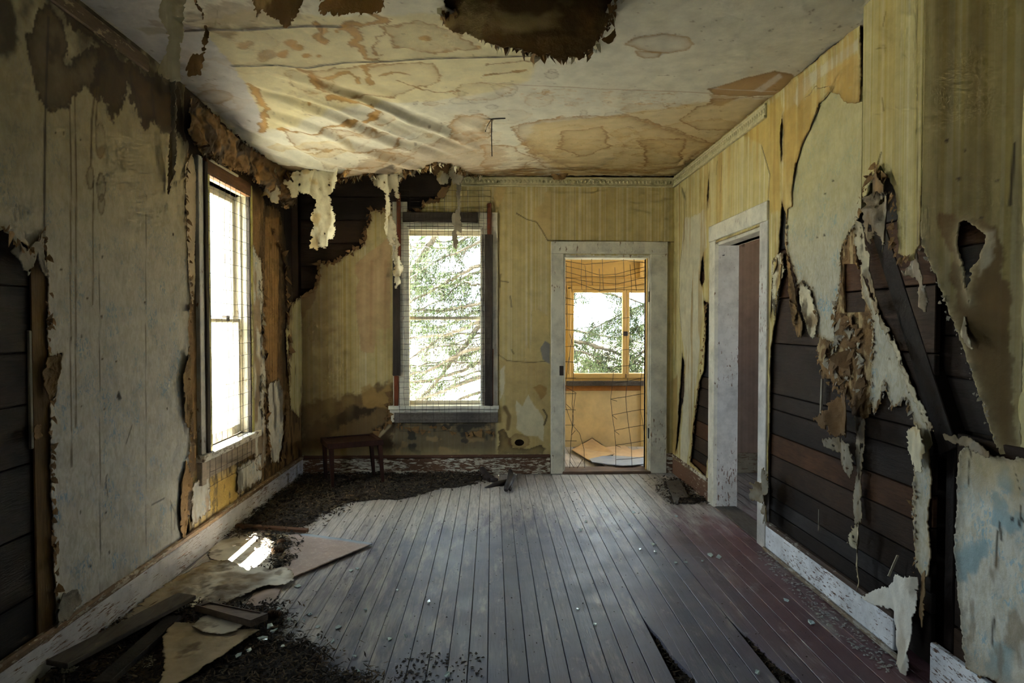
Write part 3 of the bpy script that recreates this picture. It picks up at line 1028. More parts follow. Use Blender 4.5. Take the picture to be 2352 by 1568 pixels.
    p.blot([(360, 60), (430, 66), (560, 62), (690, 40), (700, 10), (620, -20), (480, 20)], (.30, .20, .11), .55, .02, .10)
    p.blot([(460, 60), (550, 66), (530, 92), (500, 80)], BRN, .7, .01, .03)
    p.blot([(310, 65), (370, 62), (395, 78), (340, 82)], (.42, .36, .22), .6, .01, .02)
    for px, wd_ in (([(535, 150), (640, 148), (700, 153), (790, 141), (900, 138), (1000, 132), (1100, 130), (1235, 126)], .010), ([(400, 70), (470, 66), (560, 66), (640, 61), (700, 58), (780, 60)], .014)):
        p.line(px, wd_, DBR, .95, .01, .9)
    p.line([(1100, 190), (1300, 200), (1400, 208), (1480, 211), (1630, 213)], .004, (.30, .16, .06), .8, .01, 1.5)
    p.over(.55 * sm(.14, .22, fbm(u * 28, v * 60, 63)) * sm(0, .02, sdpoly(u, v, ceil_at([(1180, 200), (1620, 214), (1600, 250), (1350, 250), (1200, 235)]))), (.45, .25, .08))
    p.over(.6 * sm(.30, .36, fbm(u * 26, v * 26, 64, 3)), BRN)
    return p.C


layer('ceiling_paper', PLN_C, (XL, XR, 2.2, 6.12), .0095, ce_keep, M_CEIL, ceiling, ce_w, ce_col, .005)

# ------------------------------------------------------------------ wallpaper on the left wall
LGREY = (.50, .46, .40)
ORG = (.38, .22, .07)


def rag(u, v, a, seed, f=18):
    return a * (fbm(u * f, v * f, seed) * 1.6 + ridge(u, v, f * 2.6, seed + 5) * 1.5)


lw_poly = PLN_L.at([(-900, -700), (420, 200), (418, 300), (428, 332), (421, 420), (424, 520), (428, 600), (434, 680), (429, 760), (431, 800), (421, 850), (425, 930), (434, 980), (430, 1060), (424, 1130), (416, 1190), (414, 1232), (420, 1238), (-300, 1800), (-900, 2500)])
lw_poly[0] = (1.2, 2.82); lw_poly[-1] = (1.2, .15); lw_poly[-2] = (2.0, .15)
lw_poly[1] = (lw_poly[1][0], 2.82)
lw_hole = PLN_L.at([(-260, 530), (0, 525), (20, 545), (30, 565), (45, 555), (60, 572), (80, 560), (92, 535), (98, 580), (102, 640), (104, 800), (112, 850), (128, 812), (138, 812), (130, 850), (125, 900), (110, 930), (108, 1000), (112, 1120), (118, 1300), (124, 1420), (118, 1480), (-40, 1590), (-260, 1750)])


def lw_keep(u, v):
    e = sdpoly(u, v, lw_poly) + rag(u, v, .012, 71)
    h = -sdpoly(u, v, lw_hole) + rag(u, v, .012, 72)
    return np.minimum(e, h)


def lw_w(u, v, s):
    return .004 + .006 * (fbm(u * 2.2, v * 1.2, 73) + .5) + .012 * np.exp(-np.maximum(s, 0) / .012) * (fbm(u * 22, v * 10, 74) + .4)


def lw_col(u, v, s):
    p = Paint(PLN_L, u, v)
    p.over(.25 * sm(.6, 1.4, v) + .55 * sm(1.3, 2.3, v), (.38, .30, .14))  # yellowed tone that also paints in the dimmer upper wall
    p.blot([(60, 85), (85, 40), (110, 10), (145, 60), (150, 140), (205, 100), (238, 130), (225, 200), (160, 215), (150, 240), (115, 272), (98, 240), (78, 200), (68, 140)], (.12, .075, .03), .75, .008, .05)
    p.tide([(60, 85), (85, 40), (110, 10), (145, 60), (150, 140), (205, 100), (238, 130), (225, 200), (160, 215), (150, 240), (115, 272), (98, 240), (78, 200), (68, 140)], DBR, .95, .03, .15, .05)
    p.blot([(100, -60), (170, 30), (232, 95), (300, 152), (405, 195), (425, 330), (402, 300), (372, 312), (350, 262), (330, 292), (305, 240), (290, 198), (275, 238), (252, 272), (236, 232), (205, 205), (222, 105), (150, 50)], (.05, .027, .010), .95, .008, .06)
    p.tide([(100, -60), (170, 30), (232, 95), (300, 152), (405, 195), (425, 330), (402, 300), (372, 312), (350, 262), (330, 292), (305, 240), (290, 198), (275, 238), (252, 272), (236, 232), (205, 205), (222, 105), (150, 50)], DBR, .9, .012, .0, .06)
    p.over(.9 * sm(.30, .0, 2.80 - v + .5 * p.n1) * sm(2.2, 2.7, u), DBR)
    p.blot([(-40, -40), (20, 0), (36, 60), (30, 110), (10, 135), (-40, 150)], DBR, .85, .02, .04)
    p.blot([(105, 100), (130, 90), (135, 130), (108, 150)], DBR, .6, .02, .05)
    p.tide([(300, 150), (345, 190), (350, 260), (325, 290), (315, 240), (295, 195)], DBR, .9, .02, .3, .03, BRN)
    p.tide([(345, 200), (400, 215), (400, 300), (385, 310), (365, 310), (352, 265)], DBR, .9, .02, .3, .03, BRN)
    for pts, wd_ in (([(157, 220), (159, 420), (158, 800), (160, 1070)], .0035), ([(168, 222), (171, 420), (170, 700), (170, 980)], .0045), ([(215, 205), (207, 275), (205, 380)], .006), ([(222, 200), (216, 290)], .004), ([(210, 420), (210, 700)], .003)):
        p.line(pts, wd_, (.10, .06, .02), .85, .012, .7)
    for cx, cy, rx, ry in ((227, 322, 13, 42), (204, 411, 9, 27), (228, 430, 10, 34), (229, 470, 9, 24), (250, 240, 11, 38)):
        p.tide(ell(cx, cy, rx, ry), (.07, .04, .014), .9, .008, .12, .012)
    p.blot(ell(228, 350, 11, 14), (.22, .14, .06), .6, .006, .01)
    for pts, wd_ in (([(108, 40), (104, 160), (100, 270), (98, 400), (97, 580)], .006), ([(225, 560), (225, 900), (226, 1360)], .0015), ([(333, 450), (332, 800), (332, 1280)], .0015)):
        p.line(pts, wd_, (.05, .035, .025), .9, .006, .6)
    for x, y in ((232, 590), (137, 618), (197, 686), (230, 727), (184, 772), (231, 825), (160, 777), (330, 695), (183, 933), (235, 940), (395, 538), (124, 305), (142, 306), (182, 320), (263, 830), (181, 1175), (239, 1176), (247, 1268), (203, 1300), (381, 938)):
        p.blot(ell(x, y, 2.2, 3), DBR, .95, .002, .002)
    p.blot([(268, 898), (273, 905), (276, 915), (270, 920), (264, 914)], DBR, .95, .004, .008)
    for pts in ([(241, 1090), (238, 1110), (244, 1140)], [(345, 1160), (375, 1143)], [(300, 975), (285, 1020)], [(390, 1160), (392, 1230)], [(388, 1150), (400, 1180), (398, 1215)]):
        p.line(pts, .003, DBR, .85, .004, .7)
    p.over(.5 * sm(.26, .17, v + .04 * p.n1) * sm(.05, .25, fbm(u * 6, v * 6, 75)), (.16, .12, .08))
    p.over(.7 * np.exp(-np.maximum(s, 0) / .008), (.40, .30, .17))
    return p.C


layer('wallpaper', PLN_L, (1.2, 4.05, .15, 2.82), .0085, lw_keep, M_FLORAL, wall_left, lw_w, lw_col, .004)
# plaster and backing round the window and in the corner
wl_open = np.array([(WL[0] - .02, WL[2]), (WL[1] + .02, WL[2]), (WL[1] + .02, WL[3] + .02), (WL[0] - .02, WL[3] + .02)])
lb_hole = PLN_L.at([(690, 380), (575, 330), (560, 370), (590, 420), (610, 470), (640, 480), (655, 560), (668, 640), (672, 700), (690, 760)])
lb_hole[0] = (6.2, 2.7); lb_hole[1] = (4.95, 2.72); lb_hole[-1] = (6.2, 1.45)


def lb_keep(u, v):
    return np.minimum(-sdpoly(u, v, wl_open), -sdpoly(u, v, lb_hole) + rag(u, v, .05, 81))


def lb_col(u, v, s):
    p = Paint(PLN_L, u, v)
    n = fbm(u * 9, v * 1.6, 82)
    p.over(.8 * sm(.0, .12, n), (.07, .04, .016))
    p.over(.85 * sm(2.2, 2.5, v + .25 * p.n1), (.04, .023, .01))
    p.over(.9 * sm(5.35, 5.7, u + .25 * p.n1) * sm(.5, 1.2, v), DBR)
    p.blot([(608, 500), (640, 500), (640, 640), (636, 890), (612, 892), (606, 700)], (.27, .15, .05), .9, .01, .02)
    for k in range(5):
        p.line([(611 + k * 6, 510), (612 + k * 6, 880)], .004, (.10, .055, .02), .8, .006)
    p.blot([(440, 1090), (560, 1060), (600, 1100), (430, 1240)], (.50, .38, .17), .8, .02, .05)
    p.blot([(480, 1105), (540, 1080), (545, 1150), (480, 1180)], (.55, .36, .08), .8, .02, .05)
    p.over(.8 * sm(.05, .12, fbm(u * 22, v * 9, 83)) * sm(.65, .5, v), DBR)
    return p.C


layer('plaster', PLN_L, (3.86, 6.11, .15, 2.80), .012, lb_keep, M_BACKING, wall_left, lambda u, v, s: .001 + .012 * (fbm(u * 9, v * 4, 84) + .3), lb_col, .006)


def torn(name, px, mat, seed, w0=.014, a=.02, col=None, parent=None, pl=PLN_L, step=.009, lift=.015):
    return sheet(name, pl, px, mat, parent or wall_left, step, a, (lambda u, v, s: lift * np.exp(-np.maximum(s, 0) / .02) * (fbm(u * 15, v * 9, seed) + .35) + .006 * fbm(u * 6, v * 3, seed + 3)), col, .004, False, w0, seed)


def grubby(p, s):
    p.over(.8 * sm(.02, .14, fbm(p.u * 12, p.v * 4, 91)), (.20, .12, .05))
    p.over(.8 * np.exp(-np.maximum(s, 0) / .012), (.18, .11, .05))


def grubby2(p, s):
    p.over(.7 * sm(.06, .16, fbm(p.u * 14, p.v * 3, 92)), DBR)
    p.over(.7 * np.exp(-np.maximum(s, 0) / .008), (.18, .11, .05))


torn('wallpaper_remnant', [(577, 560), (598, 600), (604, 680), (600, 760), (610, 860), (604, 930), (612, 1010), (606, 1075), (590, 1080), (577, 1000), (575, 800)], M_FLORAL, 93, col=grubby)
torn('wallpaper_remnant', [(615, 880), (640, 870), (648, 900), (650, 1000), (640, 1060), (622, 1060), (614, 980)], M_FLORAL, 94, col=grubby2)
torn('wallpaper_remnant', [(655, 760), (668, 700), (690, 680), (696, 860), (690, 960), (668, 940), (660, 850)], M_STRIPE_R, 95, col=grubby)
torn('wallpaper_remnant', [(424, 380), (440, 352), (448, 400), (446, 640), (440, 700), (432, 660), (427, 520)], M_TATTER, 96, col=lambda p, s: p.over(np.full_like(p.u, .7), (.50, .36, .22)), w0=.01, a=.008)
torn('wallpaper_remnant', [(440, 1110), (480, 1090), (482, 1170), (440, 1210)], M_FLORAL, 97, col=grubby)
torn('wallpaper_remnant', [(545, 1075), (600, 1040), (600, 1100), (545, 1135)], M_FLORAL, 98, col=grubby2)
# curls round the near hole
torn('torn_edge', [(88, 545), (96, 530), (99, 590), (102, 640), (92, 620), (84, 580), (60, 640), (48, 610), (25, 575), (40, 560), (60, 575)], M_TATTER_GR, 99, w0=.012, a=.010, lift=.03)
torn('torn_edge', [(106, 820), (137, 811), (130, 850), (122, 905), (108, 925), (98, 880), (92, 850)], M_BACKING, 101, w0=.014, a=.012, lift=.03, col=lambda p, s: p.over(np.full_like(p.u, .6), (.24, .15, .055)))
torn('torn_edge', [(66, 980), (92, 975), (94, 1005), (70, 1010)], M_BACKING, 102, w0=.012, a=.02, lift=.04)
torn('torn_edge', [(124, 1400), (140, 1362), (175, 1352), (185, 1380), (150, 1420), (124, 1440)], M_TATTER_GR, 103, w0=.016, a=.012, lift=.03)
torn('torn_edge', [(415, 870), (432, 800), (438, 850), (437, 1000), (424, 960)], M_BACKING, 104, w0=.02, a=.014, lift=.03, col=lambda p, s: p.over(np.full_like(p.u, .6), (.20, .13, .05)))
torn('torn_edge', [(414, 1110), (428, 1060), (440, 1100), (434, 1180), (420, 1236), (412, 1200)], M_BACKING, 105, w0=.016, a=.012, lift=.02, col=lambda p, s: p.blot([(424, 1130), (434, 1120), (434, 1190), (424, 1195)], DBR, .95))

# ------------------------------------------------------------------ wallpaper on the back wall
bw_hole = PLN_B.at([(640, 380), (640, 690), (684, 684), (719, 671), (732, 643), (734, 605), (767, 603), (796, 585), (837, 560), (840, 528), (848, 520), (850, 484), (884, 481), (916, 482), (930, 505), (958, 492), (975, 468), (1012, 452), (1032, 428), (1048, 395)])
bw_open = [np.array([(WB[0] - .03, WB[2] - .03), (WB[1] + .03, WB[2] - .03), (WB[1] + .03, WB[3] + .03), (WB[0] - .03, WB[3] + .03)]),
           np.array([(DB[0] - .02, -.1), (DB[1] + .02, -.1), (DB[1] + .02, DB[2] + .02), (DB[0] - .02, DB[2] + .02)]), PLN_B.at(ell(1193, 1016, 11, 8))]


def bw_keep(u, v):
    s = -sdpoly(u, v, bw_hole) + rag(u, v, .022, 111)
    for q in bw_open:
        s = np.minimum(s, -sdpoly(u, v, q))
    return s


SAL = (.52, .36, .19)


def bw_col(u, v, s):
    p = Paint(PLN_B, u, v)
    sal = [(898, 538), (872, 562), (845, 582), (818, 604), (816, 628), (826, 643), (818, 662), (818, 713), (831, 805), (847, 812), (860, 810), (865, 754), (897, 753)]
    p.blot(sal, SAL, .9, .004, .012)
    for k in range(4):
        p.line([(838 + k * 16, 600), (836 + k * 16, 790)], .012, (.42, .25, .12) if k % 2 else (.60, .44, .24), .5, .004, .3)
    p.blot([(1262, 436), (1250, 445), (1250, 465), (1228, 480), (1223, 503), (1240, 520), (1255, 552), (1265, 556), (1267, 440)], (.55, .42, .19), .9, .004, .01)
    p.line([(1186, 490), (1210, 504), (1232, 510), (1245, 530), (1258, 553), (1400, 554), (1548, 556)], .0035, DBR, .9, .004, .8)
    p.blot([(1140, 424), (1167, 424), (1150, 470), (1140, 492), (1130, 470)], (.52, .38, .16), .9, .004, .01)
    p.blot([(1222, 715), (1237, 710), (1258, 728), (1262, 780), (1262, 842), (1216, 838), (1205, 820), (1208, 790), (1218, 810), (1222, 760)], (.58, .46, .20), .9, .005, .012)
    p.blot([(1147, 828), (1160, 822), (1175, 830), (1215, 828), (1262, 836), (1262, 1042), (1145, 1042), (1148, 960), (1162, 930), (1157, 880)], (.50, .37, .15), .85, .01, .03)
    p.blot([(1186, 920), (1200, 935), (1213, 905), (1230, 935), (1250, 960), (1249, 1016), (1235, 1002), (1205, 1000), (1186, 985)], (.66, .60, .40), .9, .004, .015)
    p.blot([(1148, 850), (1158, 840), (1160, 880), (1155, 905), (1148, 920)], (.64, .58, .40), .8, .006, .02)
    p.line([(1146, 815), (1165, 828), (1215, 832), (1262, 829)], .003, DBR, .8, .012, .9)
    p.blot([(1225, 890), (1240, 882), (1258, 890), (1255, 905), (1242, 918), (1235, 905)], (.36, .22, .07), .9, .004, .01)
    p.blot([(1240, 800), (1252, 783), (1263, 790), (1263, 836), (1246, 825)], (.24, .23, .21), .95, .004, .008)
    p.tide([(1145, 990), (1160, 985), (1172, 1005), (1180, 1028), (1215, 1030), (1240, 1018), (1255, 1030), (1245, 1042), (1145, 1042)], DBR, .85, .05, .5, .03, BRN)
    p.tide(ell(1193, 1013, 26, 17), BRN, .5, .03, .2, .02)
    p.line([(1160, 935), (1170, 955), (1166, 985)], .02, (.14, .08, .03), .8, .02, 1)
    p.line([(1248, 940), (1257, 955), (1250, 975)], .006, DBR, .8, .02, 1)
    # soaked area below the window; corner stain with the corner's gloom painted in
    p.over(.9 * sm(.60, .50, v + .10 * p.n1) * sm(-1.02, -.90, u) * sm(.06, .02, u), (.10, .075, .045))
    n = fbm(u * 9, v * 9, 112)
    p.over(.7 * sm(.04, .12, n) * sm(.52, .46, v) * sm(-.98, -.88, u) * sm(.05, 0, u), (.30, .20, .09))
    p.over(.8 * sm(.08, .14, fbm(u * 8 + 9, v * 8, 113)) * sm(.52, .46, v) * sm(-.98, -.88, u) * sm(.05, 0, u), (.02, .02, .018))
    p.blot([(690, 940), (740, 915), (800, 905), (850, 895), (890, 872), (902, 880), (902, 1060), (690, 1070)], (.13, .075, .028), .9, .03, .07)
    p.blot([(700, 985), (760, 950), (850, 925), (880, 930), (850, 950), (780, 975), (740, 1040), (700, 1050)], (.03, .016, .008), .9, .02, .07)
    p.blot([(830, 890), (850, 880), (868, 905), (895, 872), (900, 935), (830, 935)], (.42, .27, .09), .7, .012, .03)
    p.blot([(860, 985), (880, 970), (905, 965), (905, 1045), (850, 1045)], DBR, .8, .02, .05)
    p.line([(895, 975), (870, 1003), (845, 1015)], .018, (.42, .34, .20), .8, .01, .7)
    p.blot([(683, 640), (732, 640), (724, 690), (702, 720), (690, 760), (683, 700)], (.17, .10, .04), .85, .01, .04)
    p.tide(ell(716, 760, 9, 26), (.25, .15, .06), .8, .01, .15, .03)
    p.over(.8 * np.exp(-np.maximum(s, 0) / .02) * sm(-.2, -.5, u), (.16, .09, .04))
    p.over(.75 * sm(-1.25, -1.72, u + .3 * p.n1), (.15, .095, .04))  # brown deepens into the corner, its gloom painted with the stain
    for pts in ([(1150, 645), (1168, 648)], [(1150, 630), (1148, 660)], [(1175, 705), (1172, 680)], [(1175, 803), (1180, 812)], [(905, 600), (903, 860)]):
        p.line(pts, .004, DBR, .8, .004, .8)
    p.over(.55 * sm(.28, .16, v), (.40, .32, .15))
    p.line([(1146, 490), (1145, 930)], .004, DBR, .6, .004, .6)
    p.over(.35 * sm(.1, .3, fbm(u * 3, v * 1.5, 114)), (.40, .30, .12))
    p.line([(1265, 425), (1266, 548)], .002, (.3, .22, .1), .6)
    p.line([(1320, 425), (1320, 550)], .002, (.3, .22, .1), .6)
    return p.C


layer('wallpaper', PLN_B, (XL, XR, .15, 2.79), .0085, bw_keep, M_STRIPE_B, wall_back, lambda u, v, s: .006 + .006 * (fbm(u * 2.5, v * 1.5, 115) + .4) + .012 * np.exp(-np.maximum(s, 0) / .015) * (fbm(u * 20, v * 20, 116) + .3), bw_col, .02)

# ------------------------------------------------------------------ paper on the right wall
dr_open = np.array([(DR[0] - .02, -.1), (DR[1] + .02, -.1), (DR[1] + .02, DR[2] + .02), (DR[0] - .02, DR[2] + .02)])
rip1 = PLN_R.at([(1634, 398), (1636, 430), (1631, 475), (1628, 450)])
rip2 = PLN_R.at([(1806, 262), (1808, 300), (1804, 360), (1801, 372), (1800, 320)])
rip3 = PLN_R.at([(1803, 462), (1812, 500), (1813, 540), (1805, 590), (1800, 620), (1793, 650), (1786, 690), (1778, 735), (1780, 640), (1792, 610), (1797, 540)])
rs_px = [(1552, 400), (1610, 355), (1690, 300), (1800, 215), (1985, 80), (1985, 240), (1945, 232), (1935, 215), (1915, 210), (1890, 240), (1870, 290), (1850, 330), (1835, 380), (1825, 440), (1826, 475), (1815, 480), (1812, 530), (1800, 640), (1778, 800), (1776, 1300), (1540, 1300), (1540, 400)]
rs_poly = PLN_R.at(rs_px)
rs_poly[-2] = (6.13, .15); rs_poly[-1] = (6.13, 2.8); rs_poly[0] = (6.1, 2.8); rs_poly[-3] = (4.0, .15)
for i in range(1, 5):
    rs_poly[i][1] = 2.8
rs_holes = [PLN_R.at([(1622, 690), (1626, 760), (1622, 850), (1610, 880), (1600, 960), (1590, 1060), (1612, 1080), (1626, 1100), (1640, 1000), (1640, 700)]), PLN_R.at([(1615, 600), (1622, 580), (1624, 640), (1619, 660), (1613, 640)]), PLN_R.at([(1566, 890), (1572, 810), (1578, 830), (1576, 900), (1562, 1030), (1556, 1040)])]


def rs_keep(u, v):
    s = sdpoly(u, v, rs_poly) + rag(u, v, .008, 121)
    for q in [dr_open]:
        s = np.minimum(s, -sdpoly(u, v, q))
    for q in [rip1, rip2, rip3] + rs_holes:
        s = np.minimum(s, -sdpoly(u, v, q) + rag(u, v, .008, 122))
    return s


def rs_col(u, v, s):
    p = Paint(PLN_R, u, v)
    # pale floral sheet showing beside the doorway
    p.blot([(1576, 500), (1600, 495), (1622, 480), (1628, 560), (1612, 620), (1620, 680), (1608, 840), (1600, 900), (1590, 1000), (1580, 1080), (1566, 1060), (1572, 950), (1580, 840), (1566, 740), (1565, 620)], (.62, .60, .46), .9, .006, .02)
    p.blot([(1690, 300), (1700, 290), (1795, 222), (1805, 250), (1800, 330), (1800, 480), (1776, 490), (1770, 440), (1775, 400), (1755, 330)], (.50, .36, .10), .85, .01, .02)
    p.blot([(1808, 260), (1880, 205), (1890, 240), (1850, 330), (1826, 440), (1810, 520), (1802, 460)], (.54, .40, .14), .8, .01, .02)
    p.blot([(1905, 170), (1930, 150), (1980, 120), (1985, 240), (1945, 232), (1915, 210), (1900, 215)], (.52, .37, .14), .85, .006, .015)
    p.blot([(1840, 190), (1980, 88), (1980, 115), (1935, 145), (1900, 170), (1870, 200), (1838, 245), (1828, 228)], (.66, .62, .46), .85, .006, .01)
    n = fbm(u * 20, v * 1.1, 123)
    p.over(.55 * sm(.06, .16, n) * sm(2.1, 2.3, v), (.44, .27, .05))
    p.over(.6 * sm(.10, .18, fbm(u * 16, v * 1.3 + 4, 124)), (.38, .24, .06))
    p.blot([(1542, 880), (1560, 860), (1562, 1040), (1540, 1050)], (.42, .27, .08), .8, .01, .02)
    for pts in ([(1578, 440), (1575, 540), (1565, 610), (1563, 700), (1570, 760)], [(1755, 335), (1774, 400), (1770, 470)], [(1889, 238), (1870, 290), (1835, 380), (1826, 475)], [(1663, 380), (1660, 440)], [(1652, 370), (1650, 400)]):
        p.line(pts, .004, DBR, .85, .006, .8)
    p.over(.75 * np.exp(-np.maximum(s, 0) / .010), (.24, .15, .05))
    return p.C


layer('striped_wallpaper', PLN_R, (2.7, 6.12, .15, 2.80), .0095, rs_keep, M_STRIPE_R, wall_right, lambda u, v, s: .013 + .008 * (fbm(u * 2.5, v * 1.5, 125) + .4) + .018 * np.exp(-np.maximum(s, 0) / .015) * (fbm(u * 18, v * 8, 126) + .35), rs_col, .006)

rf_poly = PLN_R.at([(1812, 500), (1790, 300), (1880, 200), (1990, 200), (1990, 470), (1978, 500), (1966, 522), (1938, 567), (1937, 640), (1934, 668), (1923, 705), (1924, 764), (1930, 816), (1926, 790), (1909, 780), (1882, 772), (1882, 715), (1871, 669), (1850, 641), (1838, 656), (1826, 612), (1812, 580), (1808, 540)])
rf2_poly = PLN_R.at([(1985, 610), (1995, 650), (2010, 690), (2035, 745), (2062, 795), (2082, 850), (2100, 892), (2112, 930), (2140, 985), (2146, 1010), (2144, 1100), (2140, 1320), (2128, 1325), (2112, 1300), (2106, 1180), (2108, 1090), (2118, 1000), (2108, 965), (2085, 912), (2072, 925), (2057, 938), (2047, 910), (2039, 878), (2030, 920), (2016, 946), (2007, 925), (2006, 880), (2010, 800), (2008, 720), (1990, 680)])


def rf_col(u, v, s):
    p = Paint(PLN_R, u, v)
    p.over(.7 * sm(1.5, 2.3, v + .2 * p.n1), (.56, .50, .22))
    p.over(.75 * np.exp(-np.maximum(s, 0) / .012), (.40, .27, .11))
    for x, y in ((1917, 415), (1899, 445), (1880, 545), (2048, 823), (1897, 540)):
        p.blot(ell(x, y, 3, 2.5), DBR, .9, .003, .004)
    p.blot([(2085, 960), (2118, 980), (2130, 1020), (2110, 1060), (2095, 1030)], (.50, .38, .18), .8, .01, .03)
    return p.C


M_FLORAL_R = m_paper('floral_wallpaper_side', (.60, .58, .48), 'floral', c2=(.26, .39, .46), c3=(.47, .43, .30))
for nm, pol in (('floral_wallpaper', rf_poly), ('floral_wallpaper', rf2_poly)):
    layer(nm, PLN_R, polybox(pol, .02), .008, lambda u, v, q=pol: sdpoly(u, v, q) + rag(u, v, .014, 131), M_FLORAL_R, wall_right, lambda u, v, s: .009 + .004 * fbm(u * 4, v * 2, 132) + .016 * np.exp(-np.maximum(s, 0) / .012) * (fbm(u * 22, v * 10, 133) + .4), rf_col, .005)
rb_poly = PLN_R.at([(1938, 567), (1966, 522), (1972, 600), (1985, 650), (2000, 700), (2014, 722), (2012, 790), (2008, 840), (2006, 900), (2000, 950), (1985, 965), (1968, 955), (1955, 920), (1935, 880), (1915, 878), (1890, 860), (1882, 800), (1886, 772), (1930, 790), (1922, 760), (1920, 700), (1934, 660)])
rb_win = PLN_R.at([(1942, 606), (1970, 606), (1985, 640), (1994, 690), (1992, 716), (1944, 718)])


def rb_col(u, v, s):
    p = Paint(PLN_R, u, v)
    p.over(.8 * sm(.02, .10, fbm(u * 30, v * 9, 134)), (.15, .085, .03))
    p.over(.8 * sm(.04, .12, fbm(u * 26 + 5, v * 12, 135)), (.48, .36, .18))
    return p.C


layer('brown_backing', PLN_R, polybox(rb_poly), .008, lambda u, v: np.minimum(sdpoly(u, v, rb_poly) + rag(u, v, .016, 136), -sdpoly(u, v, rb_win)), M_BACKING, wall_right, lambda u, v, s: .006 + .014 * (fbm(u * 26, v * 10, 137) + .3), rb_col, .008)
# smaller brown shreds hanging over the planks
for k, q in enumerate(([(1812, 590), (1822, 615), (1832, 660), (1838, 700), (1830, 760), (1822, 700), (1815, 650)], [(1838, 655), (1850, 645), (1868, 672), (1880, 720), (1880, 775), (1866, 770), (1852, 735), (1843, 700)], [(1820, 690), (1834, 700), (1845, 740), (1846, 775), (1832, 772), (1824, 740)], [(1776, 600), (1800, 580), (1806, 620), (1795, 660), (1780, 740)])):
    torn('paper_shred', q, M_TATTER if k % 2 else M_BACKING, 140 + k, .012, .018, lambda p, s: (p.over(.8 * sm(-.1, .15, p.n1), (.24, .15, .055)), p.over(.8 * sm(.0, .15, fbm(p.u * 30, p.v * 12, 155)), (.08, .05, .02))), wall_right, PLN_R, .007, .035)

# boxed-out bay above the brace, its turned face and the near sheet
XA = XR - .10
PLN_A = Plane((XA, 0, 0), (0, 1, 0), (0, 0, 1), (-1, 0, 0))
ya0, ya1 = PLN_A.at([(2115, 500), (1980, 300)])[:, 0]
pb0, pb1 = np.array([XA, ya0]), np.array([XR + .025, 2.10])
dB = (pb1 - pb0)
LB = np.linalg.norm(dB)
dB /= LB
PLN_T = Plane((pb0[0], pb0[1], 0), (dB[0], dB[1], 0), (0, 0, 1), (dB[1], -dB[0], 0))
bay_px = [(1980, -200), (2115, -200), (2116, 560), (2100, 592), (2085, 598), (2062, 585), (2060, 470), (2050, 430), (2022, 378), (2010, 400), (1990, 448), (1980, 460)]
bay = PLN_A.at(bay_px)
bay[0] = (ya1, 2.8); bay[1] = (ya0, 2.8)
bay = np.vstack([bay[:2], [(ya0, bay[2][1])], bay[3:]])


def bay_col(u, v, s):
    p = Paint(PLN_A, u, v)
    p.over(.7 * np.exp(-np.maximum(s, 0) / .012) * sm(2.0, 1.9, v), (.42, .30, .12))
    p.line([(1995, 430), (2010, 400), (2018, 370), (2024, 350)], .004, DBR, .9, .004)
    p.line([(2028, 60), (2034, 30)], .004, DBR, .8)
    p.line([(2026, 225), (2030, 255)], .004, DBR, .8)
    p.line([(2107, 0), (2106, 200), (2108, 560)], .002, DBR, .6, .004)
    p.over(.45 * sm(.1, .2, fbm(u * 26, v * .8, 141)), (.44, .32, .08))
    return p.C


layer('bay_wallpaper', PLN_A, (ya0, ya1, 1.6, 2.8), .008, lambda u, v: sdpoly(u, v, bay) + rag(u, v, .012, 142) * sm(2.1, 2.0, v), M_STRIPE_R, wall_right, lambda u, v, s: .004 * fbm(u * 5, v * 2, 143), bay_col, .004)
bm_ = MB()
bm_.face((XA, ya1, 1.9), (XR + .02, ya1, 1.9), (XR + .02, ya1, 2.8), (XA, ya1, 2.8))
bm_.build('bay_side', M_STRIPE_R, wall_right)
turn_px = [(2115, -300), (2340, -300), (2340, 1030), (2300, 1045), (2286, 1010), (2262, 940), (2235, 860), (2205, 780), (2175, 700), (2150, 630), (2116, 562)]
turn = PLN_T.at(turn_px)
turn[0] = (0, 2.82); turn[1] = (LB, 2.82); turn[2] = (LB, turn[2][1])
hole_t = PLN_T.at([(2205, 512), (2220, 508), (2240, 522), (2262, 540), (2262, 560), (2250, 580), (2245, 600), (2230, 620), (2225, 660), (2228, 690), (2218, 650), (2212, 610), (2205, 580), (2200, 545)])


def turn_col(u, v, s):
    p = Paint(PLN_T, u, v)
    p.blot([(2160, 495), (2185, 492), (2200, 505), (2290, 520), (2300, 560), (2320, 700), (2330, 1040), (2290, 1040), (2240, 880), (2200, 740), (2180, 640), (2185, 580), (2160, 540)], (.28, .17, .05), .85, .008, .03)
    p.blot([(2262, 535), (2285, 530), (2280, 600), (2250, 640), (2244, 610)], (.40, .36, .26), .8, .006, .02)
    p.C[:] = 0
    p.over(.6 + .25 * sm(-.1, .2, fbm(u * 14, v * .8, 144)), (.13, .09, .027))  # brown staining plus this turned face's shade, laid over the whole sheet
    p.blot([(2160, 495), (2185, 492), (2200, 505), (2290, 520), (2300, 560), (2320, 700), (2330, 1040), (2290, 1040), (2240, 880), (2200, 740), (2180, 640), (2185, 580), (2160, 540)], (.11, .06, .016), .85, .006, .03)
    p.blot([(2262, 535), (2285, 530), (2280, 600), (2250, 640), (2244, 610)], (.40, .36, .26), .8, .006, .02)
    p.over(.75 * np.exp(-np.maximum(s, 0) / .015) * sm(1.9, 1.7, v), (.55, .45, .26))
    for x, y in ((2175, 323), (2215, 345), (2289, 415), (2202, 410), (2255, 500)):
        p.blot(ell(x, y, 4, 3), DBR, .9, .003, .006)
    p.line([(2330, 330), (2325, 400), (2320, 470)], .004, DBR, .9, .004)
    return p.C


